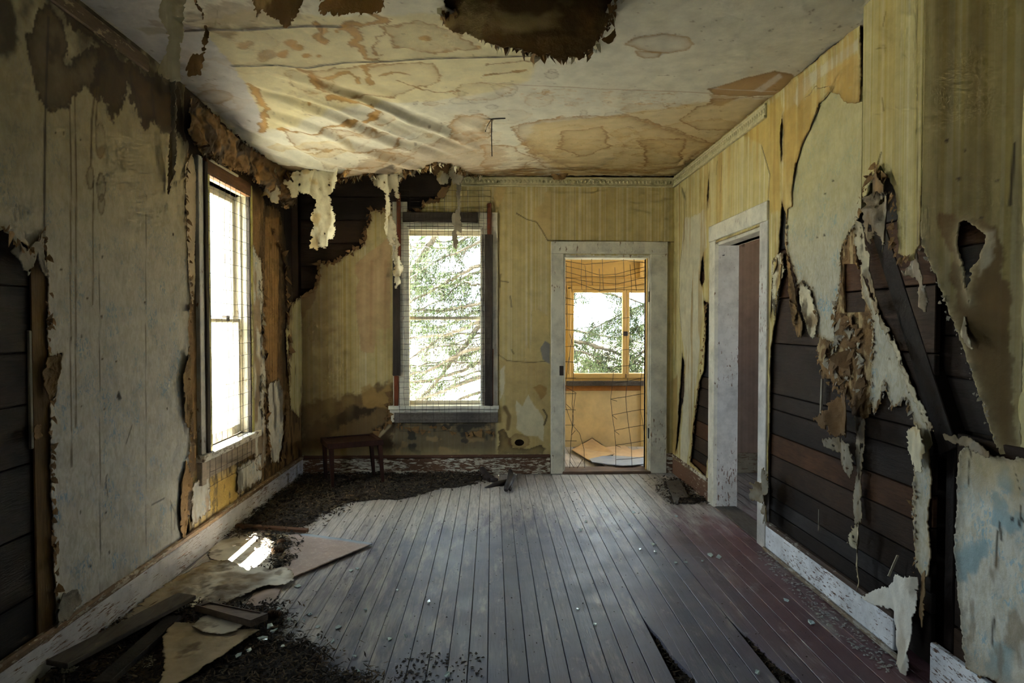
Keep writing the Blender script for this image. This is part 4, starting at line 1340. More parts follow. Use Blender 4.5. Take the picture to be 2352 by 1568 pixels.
layer('turned_wallpaper', PLN_T, (0, LB, .8, 2.82), .007, lambda u, v: np.minimum(sdpoly(u, v, turn) + rag(u, v, .008, 145) * sm(1.9, 1.75, v), -sdpoly(u, v, hole_t) + rag(u, v, .01, 146)), M_STRIPE_R, wall_right, lambda u, v, s: .005 * fbm(u * 6, v * 2, 147) * sm(0, .05, u) + .02 * np.exp(-np.maximum(s, 0) / .02) * (fbm(u * 14, v * 8, 148) + .3) * sm(1.9, 1.7, v), turn_col, .008)
layer('near_wallpaper', PLN_R, (1.6, 2.12, .95, 2.82), .02, None, M_STRIPE_R, wall_right, lambda u, v, s: -.02 * sm(1.9, 2.12, u) + .008 * fbm(u * 5, v * 2, 149), lambda u, v, s: np.column_stack([np.tile((.55, .46, .22), (len(u), 1)), .35 * sm(-.1, .2, fbm(u * 4, v * 2, 150))]), .004)
ln_px = [(2222, 1035), (2240, 1028), (2285, 1045), (2300, 1045), (2420, 1040), (2480, 1600), (2300, 1560), (2255, 1545), (2236, 1530), (2228, 1480), (2214, 1330), (2212, 1250), (2216, 1160), (2214, 1110)]
ln = PLN_R.at(ln_px)
ln[4] = (1.4, 1.05); ln[5] = (1.4, .17)


def ln_col(u, v, s):
    p = Paint(PLN_R, u, v)
    p.over(.8 * sm(.04, .10, fbm(u * 8, v * 8, 151)) * sm(.02, .1, fbm(u * 3, v * 3, 152) + .1), (.30, .46, .50))
    p.over(.8 * sm(.75, .95, v + .2 * p.n1), (.50, .38, .18))
    p.over(.7 * np.exp(-np.maximum(s, 0) / .010), (.45, .38, .26))
    for pts in ([(2302, 1220), (2298, 1300)], [(2296, 1420), (2290, 1480)], [(2305, 1200), (2310, 1240)]):
        p.line(pts, .004, DBR, .9, .006)
    p.blot(ell(2335, 1192, 5, 6), DBR, .9, .003, .004)
    p.over(.6 * sm(.30, .2, v), (.40, .34, .24))
    p.over(.5 * sm(.06, .16, fbm(u * 6 + 2, v * 3, 156)), (.56, .46, .28))
    p.over(.6 * sm(.15, .22, fbm(u * 12, v * 5, 157)), (.26, .18, .09))
    p.over(.9 * sm(.008, .002, np.abs(fbm(u * 7, v * 2.0, 158))) * sm(0, .1, fbm(u * 3, v * 3, 159) + .1), (.05, .035, .02))
    return p.C


M_FLORAL_N = m_paper('mottled_wallpaper', (.80, .78, .68), 'floral', c2=(.42, .58, .62), c3=(.68, .64, .50), tex=.3)
layer('blue_mottled_wallpaper', PLN_R, polybox(ln, .02), .008, lambda u, v: sdpoly(u, v, ln) + rag(u, v, .014, 153), M_FLORAL_N, wall_right, lambda u, v, s: .010 + .016 * (fbm(u * 6, v * 2.5, 154) + .3) + .012 * np.exp(-np.maximum(s, 0) / .012), ln_col, .006)

def shreds(pl, px, mat, parent, seed, dens=70, size=(.008, .035), w0=.012):
    """little torn teeth and curls standing off a ragged paper edge"""
    R = np.random.RandomState(seed)
    q = pl.at(px)
    mb = MB()
    for a, b in zip(q[:-1], q[1:]):
        L = np.linalg.norm(b - a)
        for _ in range(int(L * dens) + 1):
            c = a + (b - a) * R.rand() + R.randn(2) * .006
            an = R.uniform(0, 2 * PI) if R.rand() < .5 else -PI / 2 + R.randn() * .5
            s = R.uniform(*size) * (1.6 if R.rand() < .12 else 1)
            d = np.array([math.cos(an), math.sin(an)])
            e = np.array([-d[1], d[0]]) * s * R.uniform(.25, .6)
            t1 = c + d * s
            o1, o2 = w0 + R.uniform(0, .006), w0 + s * R.uniform(.1, .7)
            P = lambda uv, w: tuple(pl.P(np.array([uv[0]]), np.array([uv[1]]), np.array([w]))[0])
            m1 = c + d * s * .5
            mb.face(P(c - e, o1), P(c + e, o1), P(m1 + e * .7, (o1 + o2) / 2 + .002), P(m1 - e * .7, (o1 + o2) / 2 + .002))
            mb.face(P(m1 - e * .7, (o1 + o2) / 2 + .002), P(m1 + e * .7, (o1 + o2) / 2 + .002), P(t1, o2))
    o = mb.build('edge_shreds', mat, parent)
    o['kind'] = 'stuff'
    return o


E_R1 = [(1812, 500), (1812, 580), (1826, 612), (1838, 656), (1850, 641), (1871, 669), (1882, 715), (1882, 772), (1909, 780), (1930, 816), (1924, 764), (1923, 705), (1934, 668), (1938, 567), (1966, 522), (1978, 500), (1990, 470)]
E_R2 = [(2008, 720), (2010, 800), (2006, 880), (2007, 925), (2016, 946), (2030, 920), (2039, 878), (2047, 910), (2057, 938), (2085, 912), (2108, 965), (2118, 1000), (2108, 1090), (2106, 1180), (2112, 1300)]
E_R3 = [(1882, 800), (1890, 860), (1915, 878), (1955, 920), (1985, 965), (2006, 900), (2012, 790), (2014, 722)]
E_R4 = [(2222, 1035), (2214, 1110), (2216, 1160), (2212, 1250), (2214, 1330), (2228, 1480), (2236, 1530), (2300, 1560)]
for k, (e_, m_) in enumerate(((E_R1, M_BACKING), (E_R1, M_TATTER_GR), (E_R2, M_TATTER_GR), (E_R2, M_BACKING), (E_R3, M_BACKING), (E_R3, M_TATTER_BR), (E_R4, M_TATTER_GR), (E_R4, M_BACKING))):
    shreds(PLN_R, e_, m_, wall_right, 500 + k, 45 if k % 2 == 0 else 30, (.005, .024), .009)
shreds(PLN_R, [(1943, 730), (1960, 800), (1950, 860), (1975, 900), (1990, 830), (1965, 750), (1925, 800), (1905, 830), (1930, 870)], M_TATTER_GR, wall_right, 511, 45, (.012, .045))
shreds(PLN_R, [(1943, 720), (1985, 760), (1960, 830), (1940, 880), (1980, 940), (1995, 860), (1920, 820), (1900, 800)], M_TATTER_BR, wall_right, 512, 70, (.015, .06))
shreds(PLN_R, [(1628, 690), (1624, 760), (1612, 870), (1600, 960), (1590, 1060)], M_BACKING, wall_right, 513, 60)
shreds(PLN_T, [(2116, 562), (2150, 630), (2175, 700), (2205, 780), (2235, 860), (2262, 940), (2286, 1010)], M_TATTER_GR, wall_right, 514, 45, (.004, .018), .006)
shreds(PLN_A, [(1980, 460), (2010, 400), (2022, 378), (2050, 430), (2060, 470), (2062, 585), (2100, 592)], M_BACKING, wall_right, 515, 70)
shreds(PLN_L, [(0, 525), (30, 565), (60, 572), (92, 535), (102, 640), (104, 800), (112, 850), (110, 930), (112, 1120), (118, 1300), (124, 1420)], M_BACKING, wall_left, 516, 50)
shreds(PLN_L, [(428, 332), (421, 420), (428, 600), (434, 680), (431, 800), (421, 850), (434, 980), (424, 1130), (414, 1232)], M_BACKING, wall_left, 517, 45)
shreds(PLN_L, [(598, 600), (604, 680), (600, 760), (610, 860), (604, 930), (612, 1010), (606, 1075)], M_TATTER_BR, wall_left, 518, 60, (.01, .05))
shreds(PLN_L, [(620, 520), (650, 600), (655, 700), (660, 800), (655, 900), (650, 1000), (640, 1060)], M_TATTER_BR, wall_left, 519, 60, (.015, .07))
shreds(PLN_L, [(590, 640), (598, 760), (594, 900), (600, 1000)], M_TATTER_GR, wall_left, 520, 50, (.01, .05))
shreds(PLN_B, [(684, 684), (719, 671), (732, 643), (734, 605), (767, 603), (796, 585), (837, 560), (840, 528), (850, 484), (916, 482), (958, 492), (975, 468), (1012, 452), (1032, 428)], M_TATTER_BR, wall_back, 521, 60, (.01, .05))
shreds(PLN_B, [(910, 975), (960, 990), (1010, 980), (1060, 1000), (1110, 985), (1135, 1000)], M_BACKING, wall_back, 522, 40, (.012, .05))
shreds(PLN_B, [(845, 1015), (870, 985), (900, 960), (905, 900), (885, 960)], M_BACKING, wall_back, 523, 60, (.012, .05))

# ------------------------------------------------------------------ baseboards, cornice
bbl = struct('baseboard_left', 'white flaking baseboard under the sprigged wallpaper', obox('baseboard_left', XL - .002, XL + .020, YF, YB, 0, .155, M_BASE_L, None, .004))
obox('cap_moulding', XL - .004, XL + .028, YF, YB, .155, .19, M_BASE_TOP, bbl, .008)
bbb = struct('baseboard_back', 'brown baseboard with flaking white paint under the window', obox('baseboard_back', XL, DB[0] - .135, YB - .020, YB + .02, 0, .155, M_BASE_B, None, .004))
obox('cap_moulding', XL, DB[0] - .135, YB - .028, YB + .02, .155, .185, m_peel('brown_cap', (.45, .34, .18), (.10, .045, .025), .42), bbb, .007)
obox('corner_block', DB[1] + .165, XR, YB - .022, YB + .02, 0, .19, M_BASE_B, bbb, .004)
bbr = struct('baseboard_right', 'baseboard with bright white flaking paint below bare planks')
obox('board', XR - .022, XR + .004, 2.70, DR[0] - .115, 0.012, .150, M_BASE_R, bbr, .004)
obox('cap_moulding', XR - .028, XR + .004, 2.70, DR[0] - .115, .150, .178, m_peel('dark_cap', (.40, .36, .30), (.08, .05, .035), .45), bbr, .007)
obox('board', XR - .022, XR + .004, YF, 2.47, 0.0, .165, M_BASE_R, bbr, .004)
obox('board', XR - .022, XR + .004, DR[1] + .13, YB - .02, 0, .155, m_peel('brown_flaked_board', (.55, .47, .38), (.17, .085, .05), .44, (8, 3, 12)), bbr, .004)
obox('cap_moulding', XR - .03, XR + .004, DR[1] + .13, YB - .02, .155, .185, M_BASE_B, bbr, .007)
obox('shoe_moulding', XR - .045, XR - .022, 2.60, DR[0] - .115, 0.0, .02, m_peel('dirty_shoe', (.42, .38, .32), (.2, .15, .1), .55, (8, 3, 12)), bbr, .006)

trim = struct('trim_1', 'embossed cream cornice band round the top of the walls')


def cornice(along, a, b, fixed, sgn):
    z0, z1 = 2.705, 2.775
    mb = []
    if along == 'x':
        obox('band', a, b, fixed - .016, fixed + .02, z0, z1, M_CORNICE, trim, .004)
        obox('lower_bead', a, b, fixed - .024, fixed + .02, z0 - .012, z0 + .006, M_CORNICE, trim, .004)
        obox('upper_bead', a, b, fixed - .022, fixed + .02, z1 - .006, z1 + .008, M_CORNICE, trim, .003)
    else:
        obox('band', fixed - .028, fixed + .02, a, b, z0, z1, M_CORNICE, trim, .004)
        obox('lower_bead', fixed - .036, fixed + .02, a, b, z0 - .012, z0 + .006, M_CORNICE, trim, .004)
        obox('upper_bead', fixed - .034, fixed + .02, a, b, z1 - .006, z1 + .008, M_CORNICE, trim, .003)
    bm = bmesh.new()
    t = a + .02
    while t < b - .01:
        loc = (t, fixed - .016, (z0 + z1) / 2) if along == 'x' else (fixed - .028, t, (z0 + z1) / 2)
        m = Matrix.Translation(loc) @ (Matrix.Diagonal((.013, .008, .018, 1)) if along == 'x' else Matrix.Diagonal((.008, .013, .018, 1)))
        bmesh.ops.create_icosphere(bm, subdivisions=1, radius=1, matrix=m)
        t += .036
    me = bpy.data.meshes.new('beading')
    bm.to_mesh(me); bm.free()
    me.materials.append(M_CORNICE)
    o = bpy.data.objects.new('beading', me)
    COL.objects.link(o); o.parent = trim
    o['kind'] = 'stuff'


cornice('x', -.33, XR - .02, YB, -1)
cornice('y', 4.05, YB - .02, XR, -1)
obox('loose_band', XL - .01, XL + .02, 1.5, 3.45, 2.70, 2.775, m_peel('stained_cornice', (.34, .25, .14), (.10, .06, .03), .5, (8, 3, 12)), trim, .006)

# ------------------------------------------------------------------ windows
def upright(plane):
    """maps (along, out-into-room, z) boxes to world: plane 'L' or 'B'"""
    if plane == 'L':
        return lambda a0, a1, o0, o1, z0, z1: (XL + o0, XL + o1, a0, a1, z0, z1)
    return lambda a0, a1, o0, o1, z0, z1: (a0, a1, YB - o1, YB - o0, z0, z1)


def window(n, label, plane, a0, a1, z0, z1, mc, mid, cas=.10, parts=True):
    q = upright(plane)
    w = struct('window_%d' % n, label)
    B = lambda nm, *b, m=M_WIN, p=w, bev=.003: obox(nm, *q(*b), m, p, bev)
    # lining of the opening
    B('jamb', a0 - .03, a0, -.17, .0, z0, z1, m=mc)
    B('jamb', a1, a1 + .03, -.17, .0, z0, z1, m=mc)
    B('head_jamb', a0 - .03, a1 + .03, -.17, .0, z1, z1 + .03, m=mc)
    B('outer_sill', a0 - .06, a1 + .06, -.24, -.02, z0 - .04, z0)
    for s_ in (a0, a1):
        e = 1 if s_ == a0 else -1
        lo, hi = sorted((s_, s_ + e * .018))
        B('stop_bead', lo, hi, -.055, -.035, z0, z1)
    # sashes
    t = .042
    for (nm, za, zb, o0) in (('upper_sash', mid - .012, z1, -.115), ('lower_sash', z0, mid + .018, -.078)):
        g = obox(nm, *q(a0 + .004, a0 + t, o0, o0 + .034, za, zb), M_WIN, w, .003)
        obox('stile', *q(a1 - t, a1 - .004, o0, o0 + .034, za, zb), M_WIN, g, .003)
        obox('top_rail', *q(a0 + t, a1 - t, o0, o0 + .034, zb - (.055 if nm[0] == 'u' else .026), zb), M_WIN, g, .003)
        obox('bottom_rail', *q(a0 + t, a1 - t, o0, o0 + .034, za, za + (.03 if nm[0] == 'u' else .07)), M_WIN, g, .003)
        obox('pane', *q(a0 + t, a1 - t, o0 + .015, o0 + .019, za + .02, zb - .02), M_GLASS, g, 0)
    return w, B


M_SILL = m_peel('worn_white_sill', (.78, .74, .66), (.25, .20, .15), .66, (8, 3, 12), 5)
w1, B1 = window(1, 'bright sunlit sash window in the sprigged wall', 'L', WL[0], WL[1], WL[2], WL[3], M_WIN, 1.43)
B1('casing', WL[0] - .15, WL[0] - .085, 0, .028, .48, 2.42, m=M_CASE_R)
B1('casing_edge', WL[0] - .085, WL[0] - .045, 0, .040, .60, 2.40, m=M_DARKB)
B1('inner_casing', WL[0] - .045, WL[0] + .0, 0, .032, .60, 2.40, m=M_OLIVE)
B1('casing', WL[1] + .02, WL[1] + .06, 0, .026, .60, 2.42, m=M_OLIVE)
B1('casing_edge', WL[1] + .0, WL[1] + .02, 0, .022, .60, 2.42, m=M_DARKB)
B1('head_casing', WL[0] - .05, WL[1] + .01, .0, .034, WL[3] + .0, WL[3] + .10, m=m_wood('head_casing_wood', [(.12, .055, .025)], .7, (10, 2, 10), 4))
B1('head_ledge', WL[0] - .02, WL[1] - .25, .03, .045, WL[3] + .085, WL[3] + .10, m=M_TATTER)
B1('stool', WL[0] - .17, WL[1] + .12, -.03, .055, WL[2] - .045, WL[2] - .002, m=M_SILL)
B1('apron', WL[0] - .10, WL[1] + .06, 0, .030, WL[2] - .165, WL[2] - .045, m=M_APRON)
B1('corner_bracket', WL[0] - .16, WL[0] - .10, 0, .035, WL[2] - .19, WL[2] - .045, m=M_APRON)
B1('sash_lock', 4.55, 4.60, -.075, -.04, 1.43, 1.47, m=M_IRON)
w4, B4 = window(4, 'plain sash window beside the camera in the sprigged wall', 'L', WN[0], WN[1], WN[2], WN[3], M_CASE, 1.43)
B4('casing', WN[0] - .11, WN[0], 0, .026, .78, 2.12, m=M_CASE)
B4('casing', WN[1], WN[1] + .11, 0, .026, .78, 2.12, m=M_CASE)
B4('head_casing', WN[0] - .11, WN[1] + .11, 0, .028, WN[3], WN[3] + .11, m=M_CASE)
B4('stool', WN[0] - .14, WN[1] + .14, -.03, .05, WN[2] - .04, WN[2], m=M_CASE)
w2, B2 = window(2, 'tall two pane sash window looking onto spruce branches', 'B', WB[0], WB[1], WB[2], WB[3], M_WIN, 1.465)
cx = lambda *px: PLN_B.at([(x, 700) for x in px])[:, 0]
cz = lambda *py: PLN_B.at([(1020, y) for y in py])[:, 1]
xa, xb, xc, xd = cx(903, 938, 1106, 1143)
B2('casing', xa, xb - .005, 0, .024, cz(935)[0], cz(440)[0] - .10, m=M_CASE)
B2('casing', xc + .005, xd, 0, .024, cz(935)[0], cz(488)[0], m=M_CASE)
B2('head_casing', xa, xd, 0, .026, cz(520)[0], cz(488)[0], m=M_CASE)
B2('moulding', xb - .012, xb + .012, .0, .036, WB[2], WB[3], m=M_CASE)
B2('moulding', xc - .012, xc + .012, .0, .036, WB[2], WB[3], m=M_CASE)
B2('head_moulding', xb - .012, xc + .012, .0, .036, WB[3] - .014, WB[3] + .014, m=M_CASE)
xs = cx(893, 1146)
B2('stool', xs[0], xs[1], -.06, .065, cz(938)[0], cz(930)[0], m=M_CASE)
B2('apron_strip', xs[0] + .01, xs[1] - .01, 0, .034, cz(946)[0], cz(938)[0], m=M_CASE)
B2('apron', cx(906)[0], xs[1] - .01, 0, .040, cz(969)[0], cz(946)[0], m=M_GREYB)
B2('apron_end', xs[0] + .02, cx(906)[0], 0, .030, cz(968)[0], cz(938)[0], m=M_CASE)

# ------------------------------------------------------------------ doorways
d1 = struct('door_1', 'open porch doorway with flaking cream casing')
X = lambda px, y=800: PLN_B.at([(px, y)])[0][0]
obox('casing', X(1265), DB[0] - .012, YB - .026, YB, 0, 2.07, M_CASE, d1, .004)
obox('casing', DB[1] + .012, X(1531), YB - .026, YB, 0, 2.07, M_CASE, d1, .004)
obox('head_casing', X(1265), X(1531), YB - .030, YB, 2.07, 2.185, M_CASE, d1, .004)
obox('jamb', DB[0] - .02, DB[0], YB - .012, YB + .18, 0, DB[2], M_CASE, d1, .003)
obox('jamb', DB[1], DB[1] + .02, YB - .012, YB + .18, 0, DB[2], M_CASE, d1, .003)
obox('door_stop', DB[1] - .012, DB[1], YB + .04, YB + .07, 0, DB[2], M_YELLOW, d1, .003)
obox('door_stop', DB[0], DB[0] + .012, YB + .04, YB + .07, 0, DB[2], M_CASE, d1, .003)
obox('head_jamb', DB[0] - .02, DB[1] + .02, YB - .012, YB + .18, DB[2], DB[2] + .03, M_CASE, d1, .003)
obox('threshold', DB[0] - .02, DB[1] + .02, YB - .04, YB + .19, -.02, .024, m_wood('threshold_wood', [(.17, .11, .08)], .6, (2, 12, 12), 4), d1, .008)
obox('hinge', DB[1] - .004, DB[1] + .004, YB - .016, YB - .004, 1.62, 1.72, M_IRON, d1, .001)
obox('hinge', DB[1] - .004, DB[1] + .004, YB - .016, YB - .004, .33, .43, M_IRON, d1, .001)
obox('damage_plate', DB[0] - .05, DB[0] - .012, YB - .029, YB - .02, .93, 1.02, M_IRON, d1, .002)  # dark plate standing in for brown damage on the casing

d2 = struct('door_2', 'white painted side doorway with worn casing')
ob = lambda nm, x0, x1, y0, y1, z0, z1, m=M_CASE_R: obox(nm, x0, x1, y0, y1, z0, z1, m, d2, .004)
ob('casing', XR - .028, XR + .004, DR[1] - .005, DR[1] + .125, 0, 2.05, M_CASE)
ob('casing', XR - .028, XR + .004, DR[0] - .115, DR[0] + .005, 0, 2.05, M_CASE_R)
ob('head_casing', XR - .034, XR + .004, DR[0] - .118, DR[1] + .128, 2.05, 2.17, M_CASE)
ob('jamb', XR - .004, XR + .16, DR[1] - .005, DR[1] + .02, 0, 2.03)
ob('jamb', XR - .004, XR + .16, DR[0] - .02, DR[0] + .005, 0, 2.03)
ob('head_jamb', XR - .004, XR + .16, DR[0] - .02, DR[1] + .02, 2.01, 2.05, M_CASE)
ob('nail', XR + .03, XR + .036, DR[1] - .045, DR[1], 1.93, 1.936, M_IRON)
obox('saddle', XR - .01, XR + .15, DR[0], DR[1], -.01, .006, M_GREYB, d2, .003)

# ------------------------------------------------------------------ porch beyond the back doorway
YP = 7.45                                # inner face of the porch's outer wall
px_ = lambda x, y=780: Plane((0, YP, 0), (1, 0, 0), (0, 0, 1), (0, -1, 0)).at([(x, y)])[0]
wall_porch = struct('wall_porch', 'sunlit yellow painted porch wall beyond the doorway')
wx0, wz1 = px_(1317, 671)
wx1, wz0 = 3.4, px_(1560, 857)[1]  # window band run on out of view to brighten the porch
mxa, mxb = px_(1429)[0], px_(1446)[0]
zs = px_(1400, 875)[1]
PX0, PX1 = .30, 3.6
boxes('upper_wall', [(PX0, PX1, YP, YP + .10, wz1, 2.35), (PX0, wx0, YP, YP + .10, wz0, wz1), (wx1, PX1, YP, YP + .10, wz0, wz1), (PX0, PX1, YP, YP + .10, zs - .01, wz0)], M_YELLOW, wall_porch)
obox('lower_wall', PX0, PX1, YP, YP + .10, 0, zs - .01, M_PORCHW, wall_porch, 0)
obox('bare_strip', PX0, PX1, YP - .006, YP + .01, px_(1400, 897)[1], px_(1400, 884)[1], M_ORANGE, wall_porch, .002)
obox('sill_board', px_(1300)[0] + .005, PX1, YP - .05, YP + .01, px_(1400, 885)[1], px_(1400, 874)[1], M_GREYB, wall_porch, .004)
obox('side_wall', PX0 - .08, PX0, YB + .17, YP + .1, 0, 2.6, M_PORCHW, wall_porch, 0)
obox('side_wall', PX1, PX1 + .08, YB + .17, YP + .1, 0, .9, M_PORCHW, wall_porch, 0)
obox('ceiling_bead', PX0, PX1, YP - .02, YP, px_(1400, 641)[1] - .008, px_(1400, 641)[1] + .008, M_YELLOW, wall_porch, .003)
obox('corner_post', px_(1468)[0], px_(1476)[0], YP - .025, YP, 1.95, 2.30, M_YELLOW, wall_porch, .003)
obox('batten', px_(1471, 960)[0], px_(1481, 960)[0], YP - .014, YP + .01, 0, .82, M_YELLOW, wall_porch, .003)
pc_ = boxes('sloped_ceiling', [(PX0 - .1, PX1 + .1, YB + .17, YP + .35, 0, .05)], M_YELLOW, wall_porch)
for v_ in pc_.data.vertices:
    t_ = (v_.co.y - (YB + .17)) / (YP - YB - .17)
    v_.co.z += 2.62 - .50 * t_
w3 = struct('window_3', 'yellow framed casement window of the porch')
P3 = lambda nm, x0, x1, z0, z1, y0=YP - .015, y1=YP + .035, m=M_YELLOW, p=w3: obox(nm, x0, x1, y0, y1, z0, z1, m, p, .004)
fx0, fx1 = px_(1303)[0], 3.45
P3('frame_stile', fx0, wx0 - .03, wz0 - .05, wz1 + .06, YP - .03)
P3('frame_head', fx0, fx1, wz1 + .035, wz1 + .075, YP - .03)
ml = (mxa + mxb) / 2
for (xa_, xb_) in ((wx0 - .03, ml - .003), (ml + .003, 2.3), (2.306, 2.84), (2.846, 3.42)):  # the last two casements are unseen, added to let in more light
    sa = P3('casement', xa_, xa_ + .035, wz0 - .055, wz1 + .03)
    P3('stile', xb_ - .038, xb_, wz0 - .055, wz1 + .03, p=sa)
    P3('top_rail', xa_ + .035, xb_ - .038, wz1 - .004, wz1 + .03, p=sa)
    P3('bottom_rail', xa_ + .035, xb_ - .038, wz0 - .055, wz0, p=sa)
    P3('pane', xa_ + .035, xb_ - .038, wz0, wz1 - .004, YP + .01, YP + .013, M_GLASS, sa)
P3('latch', px_(1431)[0], px_(1441)[0], px_(1431, 771)[1], px_(1431, 761)[1], YP - .03, YP - .015, M_IRON)
P3('bolt', ml - .004, ml + .004, wz0 - .05, wz0 + .0, YP - .022, YP - .015, M_IRON)
portal('sky_portal', ((wx0 + 3.4) / 2, YP + .14, (wz0 + wz1) / 2), (-PI / 2, 0, 0), 3.4 - wx0, wz1 - wz0)
portal('sky_portal', (PX1 + .1, 6.85, 1.6), (0, PI / 2, 0), 1.4, 1.3)
floor_porch = struct('floor_porch', 'pale porch floor boards beyond the doorway', obox('floor_porch', PX0 - .05, PX1, YB + .17, YP + .1, -.10, -.02, M_CORE, None, 0))
M_PFLOOR = m_wood('porch_floor_wood', [(.46, .43, .40), (.40, .37, .34), (.50, .47, .44)], .6, (14, 1.5, 14), 4, .25)
pb_me = None
for k in range(int((PX1 - PX0) / .09)):
    if pb_me is None:
        o = obox('floor_board', .001, .089, YB + .18, YP + .02, -.02, .005, M_PFLOOR, floor_porch, .002)
        pb_me = o.data
    else:
        o = bpy.data.objects.new('floor_board', pb_me)
        COL.objects.link(o); o.parent = floor_porch
    o.location = (PX0 + k * .09, 0, 0)


def floor_sheet(name, label, cat, px, mat, z0, rag_=.014, w=None, col=None, thick=.004, step=.009, seed=0, pl=PLN_F):
    o = sheet(name, pl, px, mat, None, step, rag_, w, col, thick, True, z0, seed)
    return thing(name, label, cat, obj=o)


Z7 = lambda pts: [(1260 + x * .1786, 820 + y * .1786) for x, y in pts]
def porch_slab(name, label, cat, px, mat, z, th=.008):
    q = []
    for a, b in px:
        f_ = PLN_F.at([(a, b)], z)[0]
        if f_[1] > YP - .04:                       # this corner leans up against the wall
            g_ = facing(YP - .04).at([(a, b)])[0]
            q.append(Vector((g_[0], YP - .04, max(g_[1], z))))
        else:
            q.append(Vector((f_[0], f_[1], z)))
    n = len(q)
    vs = [tuple(t) for t in q] + [(t.x, t.y, t.z - th) for t in q]
    fs = [tuple(range(n)), tuple(range(2 * n - 1, n - 1, -1))] + [((i + 1) % n, i, i + n, (i + 1) % n + n) for i in range(n)]
    return thing(name, label, cat, obj=mesh_obj(name, vs, fs, mat))


porch_slab('fibre_sheet', 'tan fibre sheet leaning on the porch wall under the casement', 'sheet', Z7([(300, 1190), (430, 1110), (560, 1035), (700, 1130), (850, 1235), (530, 1325)]), m_plain('tan_board', (.52, .36, .19), .8, .2, 8), .030)
porch_slab('fibre_sheet', 'pale tan sheet half covered by the blue grey sheet on the porch', 'sheet', Z7([(735, 1150), (980, 1135), (1080, 1195), (1250, 1165), (1250, 1290), (850, 1285)]), m_plain('pale_board', (.58, .42, .26), .8, .2, 8), .016)
porch_slab('grey_sheet', 'blue grey sheet lying on the porch floor', 'sheet', Z7([(525, 1305), (700, 1268), (870, 1265), (1250, 1292), (1250, 1368), (1100, 1385), (960, 1392), (760, 1372), (560, 1345)]), m_plain('slate_sheet', (.30, .33, .38), .6, .2, 8), .045)
porch_slab('tan_strip', 'narrow tan scrap in front of the blue grey porch sheet', 'scrap', Z7([(700, 1375), (960, 1392), (1190, 1385), (1190, 1402), (850, 1436)]), m_plain('tan_scrap', (.55, .42, .28), .8, .2, 8), .014, .006)

# ------------------------------------------------------------------ outside
ground = struct('ground', 'sunny dry grass outside the house', mesh_obj('ground', [(-60, -40, -.6), (60, -40, -.6), (60, 80, -.6), (-60, 80, -.6)], [(0, 1, 2, 3)], M_GROUND))
eave = struct('shade_eave', 'unseen eave added to keep the sun out of the back window', obox('shade_eave', XL - .6, .2, YB + .17, YB + .85, 2.62, 2.72, M_EXT, None, 0))  # out of view, added to block sun from the floor below this window
tree = thing('spruce_tree', 'large spruce with drooping grey branches outside the back window', 'tree', loc=(0, 0, 0))
TY = 9.6
TP = facing(TY)


def tp(x, y, dy=0.0):
    q = facing(TY + dy).at([(x, y)])[0]
    return Vector((q[0], TY + dy, q[1]))


mb = MB()
mb.tube([(0.62, 9.9, -.6), (.60, 9.85, 2), (.58, 9.8, 6)], [.26, .22, .12], 10)
mb.build('trunk', M_BARK, tree, True)
foli, dry = MB(), MB()
rr = random.Random(3)


def needles(p, d, n, spread, L=.07, bag=foli):
    for _ in range(n):
        a = Vector((rr.gauss(0, 1), rr.gauss(0, 1), rr.gauss(0, .7) - .5)).normalized()
        q = p + Vector((rr.gauss(0, spread), rr.gauss(0, spread), rr.gauss(0, spread)))
        e = q + (a * .7 + d * .6).normalized() * L * rr.uniform(.5, 1.3)
        s_ = (e - q).cross(Vector((rr.random(), rr.random(), rr.random()))).normalized() * .006
        bag.face(q - s_, q + s_, e)


def branch(pts, r0, r1, twigs=14, green=.6, droop=.35, tl=.45):
    P = [Vector(p) for p in pts]
    # smooth
    Q = []
    for i in range(len(P) - 1):
        p0, p1, p2, p3 = P[max(i - 1, 0)], P[i], P[i + 1], P[min(i + 2, len(P) - 1)]
        for k in range(6):
            t = k / 6
            Q.append(.5 * ((2 * p1) + (p2 - p0) * t + (2 * p0 - 5 * p1 + 4 * p2 - p3) * t * t + (3 * p1 - p0 - 3 * p2 + p3) * t ** 3))
    Q.append(P[-1])
    for q in Q[1:-1]:
        q += Vector((rr.gauss(0, .008), rr.gauss(0, .02), rr.gauss(0, .008)))
    b = MB()
    n = len(Q)
    b.tube(Q, [1.3 * (r0 + (r1 - r0) * i / (n - 1)) for i in range(n)], 7)
    for k in range(twigs):
        t = rr.uniform(.05, 1) * (n - 1)
        i = min(int(t), n - 2)
        p = Q[i].lerp(Q[i + 1], t - i)
        d = (Q[i + 1] - Q[i]).normalized()
        a = (d * rr.uniform(.2, .9) + Vector((rr.gauss(0, .5), rr.gauss(0, .6), rr.gauss(-droop, .45)))).normalized()
        L = tl * rr.uniform(.35, 1.2)
        c = [p]
        for m_ in range(4):
            a = (a + Vector((rr.gauss(0, .15), rr.gauss(0, .15), -.12 + rr.gauss(0, .12)))).normalized()
            c.append(c[-1] + a * L / 4)
        dry.tube(c, [.006, .005, .004, .003, .0015], 3, False)
        g = rr.random() < green
        for j in range(1, 5):
            if g:
                needles(c[j], a, 13, .032)
            for _ in range(3):
                e = c[j] + Vector((rr.gauss(0, .09), rr.gauss(0, .09), rr.gauss(-.05, .08)))
                dry.tube([c[j], c[j].lerp(e, .5) + Vector((0, 0, .015)), e], [.0036, .0028, .0015], 3, False)
                if g:
                    needles(e, a, 7, .026)
    return b.build('branch', M_BARK, tree, True)


